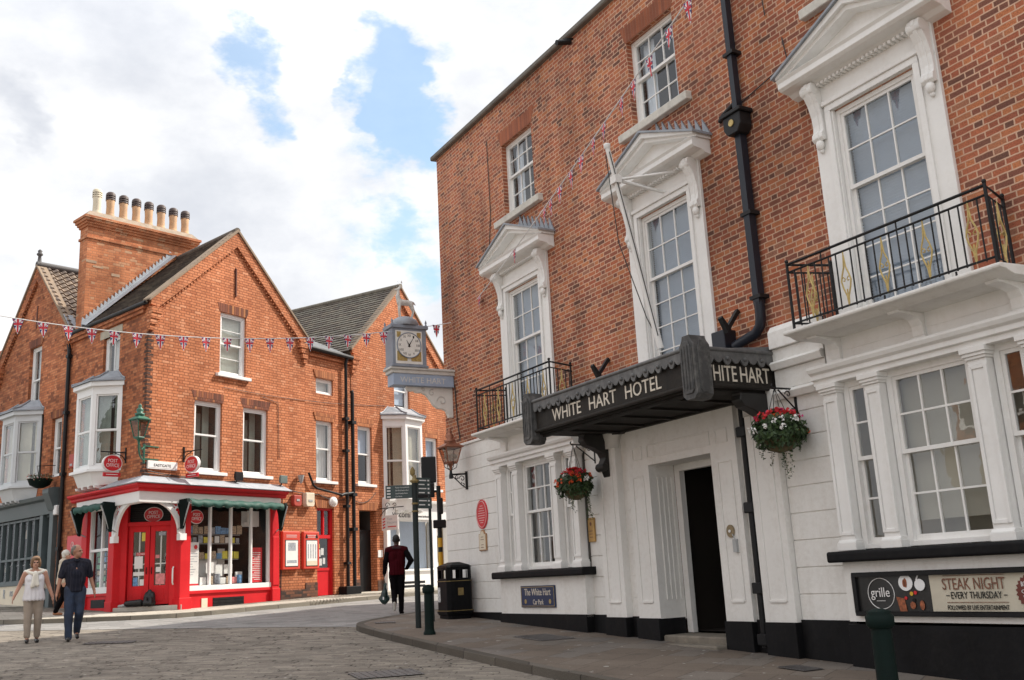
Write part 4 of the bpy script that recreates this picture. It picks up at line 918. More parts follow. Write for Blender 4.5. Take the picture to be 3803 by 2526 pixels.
def oriel(T, c, fr_w, z0, z1, ze, zr, fr=FL, mat=None, name='oriel_window', white=None):
    """canted bay: front face and two splayed sides, lead roof above"""
    mat = mat or M_WHP; hw, hf, d = 1.0, .46, .52
    P = [(c + hw, 0), (c + hf, d), (c - hf, d), (c - hw, 0)]
    def face(mb, p, q, z0, z1, t=.05, inset=0):
        (a, b), (e, f) = p, q; L_ = math.hypot(e - a, f - b); nx, ny = -(f - b) / L_, (e - a) / L_
        if ny < 0 or (abs(ny) < .05): nx, ny = -nx, -ny
        mb.prism([(a, b), (e, f), (e - nx * t, f - ny * t), (a - nx * t, b - ny * t)], 'uo', z0, z1)
    def lerp(p, q, t): return (p[0] + (q[0] - p[0]) * t, p[1] + (q[1] - p[1]) * t)
    s = MB(fr)
    for p, q in zip(P, P[1:]):
        face(s, p, q, z0, z0 + .10, .08); face(s, p, q, z1 - .02, ze - .14, .1)
        for a, b in ((0, .12), (.88, 1)): face(s, lerp(p, q, a), lerp(p, q, b), z0 + .1, z1 - .02, .09)
    for x, o in ((1.06, .0),):
        Q = [(c + hw + .08, 0), (c + hf + .05, d + .09), (c - hf - .05, d + .09), (c - hw - .08, 0)]
    s.prism(Q + [], 'uo', ze - .14, ze - .02); s.prism(Q, 'uo', z0 - .07, z0)
    W = s.build(name, mat, T, bevel=.004)
    s = MB(fr); B = [(c + hw - .1, 0), (c + hf - .04, d - .12), (c - hf + .04, d - .12), (c - hw + .1, 0)]
    s.add([s.L(a, o, z0 - .07) for a, o in P] + [s.L(a, o, z0 - .40) for a, o in B], [(0, 1, 5, 4), (1, 2, 6, 5), (2, 3, 7, 6), (4, 5, 6, 7), (0, 3, 2, 1)])
    for x in (c - .5, c - .17, c + .17, c + .5): s.prism([(0, z0 - .40), (.42, z0 - .40), (.40, z0 - .46), (.2, z0 - .5), (0, z0 - .52)], 'oz', x - .045, x + .045)
    s.build('base', mat, W, bevel=.004)
    sh = MB(fr)
    for p, q in zip(P, P[1:]):
        zm = z0 + (z1 - z0) * .5
        for lo, hi, ins in ((zm, z1 - .02, .03), (z0 + .1, zm + .03, .055)):
            def in_(pt):
                mx, my = (p[0] + q[0]) / 2, (p[1] + q[1]) / 2; L_ = math.hypot(q[0] - p[0], q[1] - p[1]); nx, ny = -(q[1] - p[1]) / L_, (q[0] - p[0]) / L_
                if ny < 0: nx, ny = -nx, -ny
                return (pt[0] - nx * ins, pt[1] - ny * ins)
            a, b = in_(lerp(p, q, .11)), in_(lerp(p, q, .89))
            for t0, t1 in ((0, .08), (.92, 1)): face(sh, lerp(a, b, t0), lerp(a, b, t1), lo, hi, .03)
            face(sh, lerp(a, b, .08), lerp(a, b, .92), hi - .04, hi, .03); face(sh, lerp(a, b, .08), lerp(a, b, .92), lo, lo + .05, .03)
    sh.build('sashes', mat, W)
    g = MB(fr)
    for p, q in zip(P, P[1:]): face(g, lerp(lerp(p, q, .1), (c, 0), .1), lerp(lerp(p, q, .9), (c, 0), .1), z0 + .1, z1 - .02, .004)
    g.build('pane', M_GLS, W)
    g = MB(fr); V_ = []; n = 24
    for z in (z0 + .1, z1 - .02):
        for i in range(n + 1):
            t = i / n * 3; k = min(2, int(t)); p = lerp(lerp(P[k], P[k + 1], t - k), (c, -.05), .28); V_.append(g.L(p[0], p[1] + .012 * math.sin(i * 2.1), z))
    g.add(V_, [(i, i + 1, n + 2 + i, n + 1 + i) for i in range(n) if i % 8 not in (6,)], 0, True); g.build('curtain', white or M_CURG, W)
    # lead roof with hips and ridges
    g = MB(fr); Q = [(c + hw + .12, -.0), (c + hf + .08, d + .13), (c - hf - .08, d + .13), (c - hw - .12, -.0)]; Rf = [(c + hw - .32, -.02), (c + hf - .05, .12), (c - hf + .05, .12), (c - hw + .32, -.02)]
    Md = [tuple(.55 * a + .45 * b for a, b in zip(x, y)) for x, y in zip(Q, Rf)]
    rows = [[g.L(a, o, z) for a, o in pts] for pts, z in ((Q, ze - .02), (Q, ze + .02), (Md, ze + (zr - ze) * .35), (Rf, zr))]
    g.add([p for r_ in rows for p in r_], [(r_ * 4 + i, r_ * 4 + i + 1, r_ * 4 + 5 + i, r_ * 4 + 4 + i) for r_ in range(3) for i in range(3)] + [(12, 13, 14, 15)])
    for i in range(4):
        g.tube([(*pts[i], z + .015) for pts, z in ((Q, ze + .02), (Md, ze + (zr - ze) * .35), (Rf, zr))], .028, 6)
    g.build('lead_roof', M_LED if mat is not M_GRY else M_LED, W)
    return W

def chimney(T):
    s = MB(FL); a, b, q = 3.75, 4.22, -3.35
    for (d, z0, z1) in ((0, 8.4, 11.62), (.035, 11.62, 11.69), (0, 11.69, 11.98), (.04, 11.98, 12.05), (.08, 12.05, 12.12), (.12, 12.12, 12.2), (.16, 12.2, 12.27)): s.box(a - d, b + d, q - d, 0 + d - .005, z0, z1)
    c = s.build('chimney', M_BRC, T)
    s = MB(FL); s.add([s.L(u, o, z) for u, o, z in ((a - .12, .11, 12.27), (b + .12, .11, 12.27), (b + .12, q - .12, 12.27), (a - .12, q - .12, 12.27), (a + .04, -.06, 12.47), (b - .04, -.06, 12.47), (b - .04, q + .06, 12.47), (a + .04, q + .06, 12.47))], [(0, 1, 5, 4), (1, 2, 6, 5), (2, 3, 7, 6), (3, 0, 4, 7), (4, 5, 6, 7), (0, 1, 2, 3)])
    s.build('flaunching', M_FLN, c)
    s = MB(FL); s.box(a - .006, a + .0, -.5, -.2, 10.78, 10.84); s.box(a - .006, a, -1.0, -.75, 10.62, 10.70); s.box(a - .006, a, -.3, .004, 10.9, 10.98); s.build('mortar_patch', M_STNV2, c)
    for i in range(8):
        o = -.34 - i * .401; g = MB(FL); u = 3.985
        mt, mc = (M_CRMP, M_CRMP) if i == 0 else (M_TERR, M_DTERR); k = (1.0, .97, .99, 1.02, .98, 1.0, .97, .96)[i]
        g.lathe(u, o, [(.135, 12.44), (.145, 12.5), (.125, 12.54), (.12, 12.58), (.112, 12.80 * k + 12.5 * (1 - k)), (.125, 12.98), (.118, 13.0)], 14); p = g.build('chimney_pot', mt, c)
        g = MB(FL)
        g.lathe(u, o, [(.09, 12.95), (.09, 13.18)], 10)
        for j in range(3): z = 13.0 + j * .065; g.lathe(u, o, [(.135, z), (.138, z + .035), (.125, z + .035), (.125, z)], 14)
        for j in range(6):
            an = j * math.pi / 3; g.tube([(u + .125 * math.cos(an), o + .125 * math.sin(an), 12.98), (u + .125 * math.cos(an), o + .125 * math.sin(an), 13.18)], .014, 5)
        g.lathe(u, o, [(.135, 13.16), (.13, 13.21), (.09, 13.25), (.02, 13.26)], 14)
        g.build('cowl', mc, c)
    # stepped flashing down the roof slope beside the stack
    s = MB(FL); n = 26; z0, z1 = 8.98, 11.56
    s.add([s.L(a - .28, .04, z0 - .0), s.L(a - .28, -2.62, z1), s.L(a + .01, -2.62, z1 + .08), s.L(a + .01, .04, z0 + .08)], [(0, 1, 2, 3)])
    s.prism([(.05, z0 - .04), (-2.62, z1 - .04), (-2.62, z1 + .14), (.05, z0 + .14)], 'oz', a - .02, a - .006)
    for i in range(n):
        t = (i + .5) / n; o = .04 - 2.66 * t; z = z0 + (z1 - z0) * t + .13
        s.prism([(o + .06, z - .05), (o - .05, z + .04), (o + .05, z + .10)], 'oz', a - .025, a - .008)
    s.build('stepped_flashing', M_LEDL, c)
M_STNV2 = pm('old_mortar', (.40, .27, .18), .85, 0, .2, 8)
M_FLN = pm('flaunching_mortar', (.32, .25, .19), .9, 0, .3, 6, .3, 20, .4, (.2, .18, .09))
M_CRMP = pm('cream_pot', (.66, .58, .44), .75, 0, .1, 5)

def shopfront(T):
    S = MB(FP)
    S.prism([(1.08, 1.10), (1.40, 1.10), (1.40, 3.86), (1.08, 3.86)], 'uz', -.10, .13); S.box(1.05, 1.43, -.1, .16, 1.0, 1.5)
    S.box(4.24, 4.50, -.1, .13, 1.0, 3.86); S.box(4.22, 4.52, -.1, .16, 1.0, 1.62); S.box(4.25, 4.49, .13, .15, 1.7, 3.0)
    S.box(1.40, 4.24, -.1, .06, 1.0, 1.66); S.box(1.40, 4.24, -.1, .10, 1.58, 1.66)
    p = S.build('shopfront', M_RED, T, bevel=.008)
    S = MB(FL); S.box(1.12, 1.42, -.10, .13, 1.0, 3.86); S.box(1.10, 1.44, -.1, .16, 1.0, 1.5); S.box(2.62, 2.90, -.1, .13, 1.0, 3.9); S.box(1.42, 2.62, -.1, .06, 1.0, 1.72); S.box(1.42, 2.62, -.1, .09, 1.64, 1.72); S.build('shopfront', M_RED, T, bevel=.008)
    # fascia wraps the corner: mitred prism in world space
    def corner(prof, name, mat, ends=(4.45, 3.05)):
        mb = MB(FW); V_ = []
        a, b = Vector(DL), Vector(DP); nl, np_ = -Vector((a.y, -a.x)), Vector((b.y, -b.x)); nl = Vector((-a.y, a.x))
        c0 = Vector((-9.16555, 24.20592)); m = (nl + np_); m = m / (m.dot(nl))
        for base, out in ((c0 + a * ends[1], nl), (c0, m), (c0 + b * ends[0], np_)):
            for o, z in prof: q = base + out * o; V_.append((q.x, q.y, z))
        n = len(prof)
        mb.add(V_, [(k * n + i, k * n + (i + 1) % n, k * n + n + (i + 1) % n, k * n + n + i) for k in range(2) for i in range(n)] + [tuple(range(n)), tuple(range(2 * n, 3 * n))])
        return mb.build(name, mat, T)
    (corner([(-.05, 3.80), (.22, 3.80), (.24, 4.05), (-.05, 4.05)], 'fascia', M_WHP))
    (corner([(-.05, 4.05), (.26, 4.05), (.30, 4.08), (.30, 4.13), (.36, 4.15), (.40, 4.19), (.40, 4.23), (-.05, 4.23)], 'cornice', M_RED, (4.60, 3.28)))
    (corner([(-.0, 4.233), (.43, 4.233), (.44, 4.25), (.0, 4.46)], 'lead_flashing', M_LEDL, (4.70, 1.4)))
    # windows
    w = shop_window(T, FP, 1.40, 4.24, 1.72, 3.84, .04, (2.13, 2.84, 3.56), (), None)
    it = [('poster', 1.46, 1.83, 1.80, 2.86, -.06, M_POS), ('poster_strip', 1.46, 1.83, 1.78, 1.83, -.055, M_REDD), ('small_card', 1.88, 2.08, 1.79, 1.98, -.06, M_POS), ('price_list', 3.62, 4.04, 1.80, 2.72, -.06, M_REDD), ('wall_poster', 3.6, 4.1, 3.32, 3.42, -.3, M_POS), ('white_board', 3.60, 4.18, 3.30, 3.72, -.4, M_POS), ('display_stand', 2.18, 2.80, 1.80, 2.55, -.45, M_POS), ('display_stand', 2.86, 3.10, 1.85, 2.72, -.5, M_POS),
          ('white_card', 2.2, 2.52, 2.08, 2.36, -.2, M_POS), ('white_card', 2.55, 2.8, 2.0, 2.3, -.25, M_POS), ('white_card', 2.9, 3.2, 2.06, 2.3, -.3, M_POS), ('white_card', 3.25, 3.5, 1.8, 2.1, -.25, M_POS), ('hanging_sheet', 3.62, 3.82, 3.42, 3.72, -.2, M_POS), ('hanging_sheet', 3.86, 4.1, 3.3, 3.72, -.25, M_POS), ('shelf', 1.42, 3.5, 3.06, 3.08, -.35, M_GRY), ('shelf', 1.42, 3.5, 2.83, 2.85, -.35, M_GRY), ('shelf', 1.9, 3.5, 2.42, 2.44, -.4, M_GRY)]
    rs = random.Random(3)
    for i in range(11): x = 1.45 + i * .19; it.append(('picture_card', x, x + rs.uniform(.13, .19), 3.09, 3.09 + rs.uniform(.16, .24), -.30, (M_BLUEP, M_GREYP, M_BLUEP, M_MIXP)[rs.randrange(4)]))
    for i in range(11): x = 1.46 + i * .185; it.append(('picture_card', x, x + rs.uniform(.10, .16), 2.86, 2.86 + rs.uniform(.12, .2), -.30, (M_POS, M_MIXP, M_YELP, M_GREYP)[rs.randrange(4)]))
    for i in range(8): x = 1.9 + i * .2; it.append(('picture_card', x, x + .17, 2.45, 2.45 + rs.uniform(.14, .22), -.36, (M_MIXP, M_YELP, M_BLUEP)[rs.randrange(3)]))
    for x, mt in ((2.25, M_MIXP), (2.5, M_GREYP), (2.9, M_MIXP), (3.08, M_PINKP), (3.26, M_BLUEP), (2.68, M_POS)): it.append(('magazine', x, x + .19, 1.8, 1.8 + rs.uniform(.16, .26), -.2, mt))
    goods(w, FP, it)
    s = MB(FP)
    for i in range(16): s.box(3.68 + (.0 if i % 4 else .06), 3.98, -.059, -.055, 1.87 + i * .047, 1.885 + i * .047)
    s.build('price_list_text', M_POS, w)
    s = MB(FP); s.disc(1.72, -.055, 2.74, .055, .055, .004, 20); s.build('round_logo', M_REDD, w)
    s = MB(FP)
    for i in range(9): s.box(1.50, 1.50 + rs.uniform(.12, .3), -.059, -.055, 2.05 + i * .065, 2.062 + i * .065)
    s.build('poster_text', M_GREYP, w)
    w = shop_window(T, FL, 1.42, 2.62, 1.80, 3.84, .04, (1.98,), (2.78,), None)
    it = []
    for i in range(4):
        for j in range(6): x = 1.5 + i * .27; z = 1.86 + j * .155; it.append(('picture_card', x, x + rs.uniform(.16, .25), z, z + rs.uniform(.09, .14), -.13, (M_GREYP, M_GRNP, M_MIXP, M_POS, M_BLUEP)[rs.randrange(5)]))
    it += [('back_board', 1.45, 2.6, 2.85, 3.7, -.55, M_TAN), ('shelf', 1.45, 2.6, 2.3, 2.32, -.3, M_GRY)]
    goods(w, FL, it)
    for fr, a, b, z0, z1 in ((FP, 2.21, 3.27, 1.22, 1.46), (FL, 1.62, 2.36, 1.36, 1.56)):
        s = MB(fr); s.box(a, b, .0, .068, z0, z1); g = s.build('cellar_grille', M_IRN, T)
        s = MB(fr)
        for i in range(3): z = z0 + (z1 - z0) * (i + .5) / 3; s.box(a + .02, b - .02, .068, .078, z - .012, z + .012)
        s.build('bars', M_IRN, g)
    s = MB(FP); s.box(1.83, 2.02, .06, .08, 1.24, 1.46); s.build('vent_plate', M_CRM, T)
    # corner entrance
    D = MB(FD); D.box(-.02, .20, -.25, -.02, 1.2, 3.86); D.box(1.24, 1.46, -.25, -.02, 1.2, 3.86); D.box(.20, 1.24, -.25, -.06, 3.30, 3.40)
    d = D.build('entrance', M_RED, T, bevel=.006)
    for a, b in ((.21, .72), (.735, 1.235)):
        s = MB(FD); s.box(a, a + .11, -.2, -.14, 1.38, 3.30); s.box(b - .11, b, -.2, -.14, 1.38, 3.30); s.box(a + .11, b - .11, -.2, -.14, 3.16, 3.30); s.box(a + .11, b - .11, -.2, -.14, 1.38, 1.84); s.box(a + .15, b - .15, -.14, -.13, 1.46, 1.76); s.build('door', M_RED, d, bevel=.005)
        s = MB(FD); s.box(a + .10, b - .10, -.175, -.17, 1.82, 3.18); s.build('pane', M_GLSD, d)
        x = (a + b) / 2; s = MB(FD); s.box(x - .015, x + .015, -.21, -.19, 1.84, 3.16); s.box(a + .11, b - .11, -.21, -.19, 2.35, 2.38); s.build('glazing_bar', M_WHP, d)
        s = MB(FD); s.tube([(b - .06 if a < .5 else a + .05, -.135, 2.12), (b - .06 if a < .5 else a + .05, -.10, 2.2), (b - .06 if a < .5 else a + .05, -.135, 2.28)], .012, 6); s.build('door_knob', M_BLK, d)
    for nm, a, b, z0, z1, mt in (('sign', .52, .66, 2.93, 3.14, M_YELP), ('notice', .36, .56, 2.26, 2.56, M_POS), ('sticker', .34, .62, 2.09, 2.18, M_POS), ('sticker', .34, .45, 1.92, 2.05, M_BLUEP), ('sticker', .5, .62, 1.85, 2.0, M_POS), ('sticker', .34, .46, 1.84, 1.93, M_BLUEP), ('poster', .88, 1.1, 1.86, 2.12, M_PINKP), ('sticker', .88, 1.0, 2.16, 2.28, M_POS), ('sticker', .86, .96, 2.5, 2.58, M_PINKP), ('red_label', .40, .62, 2.58, 2.65, M_REDD), ('plate', .93, 1.1, 3.05, 3.14, M_GREYP)):
        s = MB(FD); s.box(a, b, -.168, -.163, z0, z1); s.build(nm, mt, d)
    s = MB(FD); s.text('CLOSED', .51, -.16, 2.595, .042, .19, .004); s.build('closed_lettering', M_POS, d)
    s = MB(FD); s.box(.0, 1.46, -.4, -.3, 3.40, 3.84)
    for i in range(7): s.box(.2, 1.24, -.3, -.28, 3.43 + i * .055, 3.46 + i * .055)
    s.build('louvre', M_BLK, d)
    s = MB(FD); s.tube([(1.335, -.02, 1.84), (1.335, .05, 1.88), (1.335, .06, 2.05), (1.335, .05, 2.22), (1.335, -.02, 2.26)], .02, 8); s.build('grab_handle', M_WHP, d)
    s = MB(FD); s.box(.1, 1.36, -2.0, -1.95, 1.3, 3.6); s.quad((.1, -.25, 1.38), (1.4, -.25, 1.38), (1.4, -2, 1.38), (.1, -2, 1.38)); s.build('lobby', M_INTS, d)
    s = MB(FW)
    cc = [FD.w(-.06, .10, 0), FD.w(1.58, .10, 0), FD.w(1.5, -.3, 0), FD.w(0, -.3, 0)]; s.prism([(p.x, p.y) for p in cc], 'uo', 1.12, 1.345); s.build('doorstep', M_STNP, T, bevel=.01)
    s = MB(FW); cc = [FD.w(.1, -.0, 0), FD.w(1.4, -.0, 0), FD.w(1.5, -2, 0), FD.w(0, -2, 0)]
    # pierced spandrel brackets either side of the corner arch
    for fr in (FP, FL):
        s = MB(fr); o0, o1 = .10, .17; pts = [(1.18, 2.92), (1.03, 2.92), (1.0, 3.06)]
        for i in range(13):
            a = i / 12 * math.pi / 2; pts.append((.12 + .86 * math.cos(a), 3.08 + .74 * math.sin(a) ** 1.0))
        pts += [(.02, 3.84)]
        inner = [(x, z) for x, z in pts[2:]]; outer = [(min(1.18, x + .09), min(3.84, z + .0) if k == 0 else min(3.84, z + .07)) for k, (x, z) in enumerate(inner)]
        for k in range(len(inner) - 1):
            s.prism([inner[k], inner[k + 1], outer[k + 1], outer[k]], 'uz', o0, o1)
        s.box(1.0, 1.20, o0 - .03, o1 + .03, 2.90, 3.06); s.box(1.09, 1.18, o0, o1, 3.06, 3.84); s.box(.02, 1.18, o0, o1, 3.79, 3.842)
        def scroll(cx, cz, r, a0, t, rr): s.tube([(cx + r * (1 - k / 14 * .75) * math.cos(a0 + t * k / 14 * 5), (o0 + o1) / 2, cz + r * (1 - k / 14 * .75) * math.sin(a0 + t * k / 14 * 5)) for k in range(15)], rr, 5)
        scroll(.93, 3.62, .11, 0, 1, .022); scroll(.74, 3.70, .08, 2, -1, .02); scroll(1.03, 3.45, .07, 1, -1, .018); scroll(.58, 3.75, .045, 0, 1, .015); scroll(1.05, 3.30, .045, 2, 1, .014); s.tube([(.98, .135, 3.78), (.9, .135, 3.70), (.8, .135, 3.76)], .02, 5)
        s.build('arch_bracket', M_WHP, T)
    # rolled awnings
    for fr, a, b, tag_ in ((FP, .92, 4.42, 'P'), (FL, .95, 2.72, 'L')):
        s = MB(fr); n = 40 if tag_ == 'P' else 20; V_ = []
        prof = [(.24, 3.88), (.42, 3.90), (.52, 3.84), (.54, 3.76), (.50, 3.71)]
        for i in range(n + 1):
            u = a + .12 + (b - a - .24) * i / n
            for k, (o, z) in enumerate(prof): V_.append(s.L(u, o + .02 * math.sin(i * 1.3 + k), z + (.025 * math.sin(i * 1.55) if k > 2 else .012 * math.sin(i * .9 + k))))
        m_ = len(prof); s.add(V_, [(i * m_ + k, i * m_ + k + 1, i * m_ + m_ + k + 1, i * m_ + m_ + k) for i in range(n) for k in range(m_ - 1)], 0, True)
        aw = s.build('awning', M_GRN, T)
        for u in (a + .04, b - .04):
            s = MB(fr); s.prism([(.14, 3.88), (.50, 3.90), (.53, 3.80), (.44, 3.55), (.37, 3.30), (.33, 3.18), (.28, 3.16), (.27, 3.32), (.24, 3.6)], 'oz', u - .045, u + .045); s.build('folded_side', M_AWD, aw)
            s = MB(fr); s.tube([(u, .14, 3.15), (u, .34, 3.25), (u, .55, 3.8)], .018, 6); s.build('arm', M_GRY, aw)
M_AWD = pm('dark_awning', (.005, .012, .011), .8, 0, .3, 8, spec=.15)
M_STNP = pm('white_step', (.52, .49, .43), .8, 0, .15, 4, .2, 20, .2)
post_office()

# ------------------------------------------------------------------ the barber's gabled house
def barber():
    T = thing('barber_building', FP, (10.4, 0, 1.3), 'orange brick gabled house with white barber shopfront, beyond the post office', 'shop house')
    w = MB(FP); A, ZA = 10.40, 11.55; a, b = 7.80, 13.05; sl = (ZA - 8.95) / (A - a); sr_ = (ZA - 9.0) / (b - A)
    w.wall(a, b, 4.2, ZA, 0, [(8.08, 8.78, 4.66, 6.50, .1), (11.70, 12.42, 4.66, 6.46, .1), (10.0, 10.85, 7.28, 8.55, .1), (9.5, 11.3, 4.7, 6.6, .02, .8)], 0, 1, .8, [((a, 8.95), (-sl, 1)), ((b, 9.0), (sr_, 1))])
    w.wall(a, 9.28, .95, 4.2, 0, [(8.09, 8.93, 1.30, 3.85, .25, 1.2)], 0, 1, .8); gable(w, a, b, 8.95, A, ZA); w.build('gable_wall', [M_BRP, M_INT, M_SOLD], T)
    for x, y, z in ((8.08, 8.78, 6.50), (11.70, 12.42, 6.46), (8.09, 8.93, 3.85)):
        w = MB(FP); lintel(w, x, y, z, .25, 0); w.build('brick_lintel', M_SLD2, T)
    w = MB(FP); verge(w, a, b, 8.95, A, ZA); w.build('verge_capping', M_STNV, T)
    for x, y, z0, z1, zm in ((8.08, 8.78, 4.66, 6.50, 5.6), (11.70, 12.42, 4.66, 6.46, 5.6), (10.0, 10.85, 7.28, 8.55, 7.9)):
        wn = sash(FP, T, x, y, z0, z1, -.07, 1, 1, 1, zm, 'half' if x < 9 else 'roller', mat=M_WHP, fw=.06, dmat=M_BLND); s = MB(FP); s.box(x - .12, y + .12, -.06, .09, z0 - .08, z0); s.build('sill', M_WHP, wn, bevel=.006)
    oriel(T, 10.35, 4.3, 4.28, 6.62, 6.98, 7.30, fr=FP, white=M_INTL)
    r_ = MB(FP); r_.tiles((a - .15, .06, 8.85), (a - .15, -9, 8.85), (A, .06, ZA + .04), (A, -9, ZA + .04), 24, .04); r_.tiles((b + .15, -9, 8.85), (b + .15, .06, 8.85), (A, -9, ZA + .04), (A, .06, ZA + .04), 24, .04); r_.tube([(A, .1, ZA + .07), (A, -9, ZA + .07)], .09, 8); r_.build('roof', [M_TIL2, M_TILE, M_TILEC], T)
    s = MB(FP); s.box(8.09, 8.93, -.31, -.25, 1.3, 3.2); s.box(8.09, 8.93, -.30, -.24, 3.2, 3.26); s.build('dark_door', M_BLK, T)
    s = MB(FP); s.box(8.97, 9.2, 0, .02, 2.4, 2.62); s.build('notice', M_POS, T)
    for q in ((7.86, 8.08, -.0, .02, .95, 1.75), (8.94, 9.26, 0, .02, .95, 1.7)): s = MB(FP); s.box(*q); s.build('dark_brick_base', M_BRD, T)
    # white shopfront
    s = MB(FP); s.box(9.28, 9.46, -.1, .14, 1.0, 3.62); s.box(11.75, 12.0, -.1, .14, 1.0, 3.62); s.box(12.7, 12.95, -.1, .14, 1.0, 3.62); s.box(9.46, 11.75, -.1, .10, 1.0, 1.95); s.box(9.40, 11.8, -.1, .16, 1.93, 2.0)
    s.prism([(-.1, 3.6), (.14, 3.6), (.18, 4.12), (.30, 4.14), (.32, 4.22), (-.1, 4.26)], 'oz', 9.24, 13.0); s.box(10.0, 10.06, -.06, .05, 2.0, 3.6); s.box(9.46, 11.75, -.06, .05, 3.54, 3.6); sf = s.build('shopfront', M_WHP, T, bevel=.006)
    s = MB(FP); s.box(9.46, 11.75, -.01, -.005, 2.0, 3.56); s.build('pane', M_GLSD, sf)
    s = MB(FP)
    for i in range(34): x = 9.5 + i * .066; s.prism([(x - .03, -.16), (x + .03, -.12), (x + .03, -.116), (x - .03, -.156)], 'uo', 2.0, 3.56)
    s.build('vertical_blind', M_BLND, sf); s = MB(FP); s.box(9.4, 12.8, -.9, -.85, 1.3, 3.6); s.box(12.8, 12.84, -.9, -.1, 1.3, 3.6); s.box(9.36, 9.4, -.9, -.1, 1.3, 3.6); s.build('shop_interior', M_INTL, sf)
    s = MB(FP); s.box(12.0, 12.7, -.2, -.15, 1.3, 2.2); s.box(12.0, 12.7, -.2, -.15, 3.1, 3.6); s.box(12.0, 12.1, -.2, -.15, 2.2, 3.1); s.box(12.6, 12.7, -.2, -.15, 2.2, 3.1); s.build('shop_door', M_WHP, sf); s = MB(FP); s.box(12.1, 12.6, -.18, -.175, 2.2, 3.1); s.build('door_pane', M_GLSD, sf)
    for a_, z, h in ((10.0, 1.30, 0), (10.0, 1.42, 0), (10.0, 1.54, 0)):
        s = MB(FP); s.box(a_, 11.3, .10, .106, z, z + .075); s.build('vent_slot', M_BLK, sf)
    s = MB(FP); s.text('Tom', 9.78, .166, 3.90, .20, .5, .008); s.build('fascia_lettering', M_BLK, sf); s = MB(FP); s.text('Viscomi', 10.02, .148, 3.66, .19, .98, .008); s.build('fascia_lettering', M_BLK, sf); s = MB(FP); s.text('gentlemens hairdressing', 11.2, .15, 3.68, .07, .8, .004); s.build('fascia_lettering', M_BLK, sf)
M_TIL2 = pm('lichen_tile', (.155, .14, .115), .8, 0, .35, 6, .3, 20, .4, (.3, .28, .2))
barber()

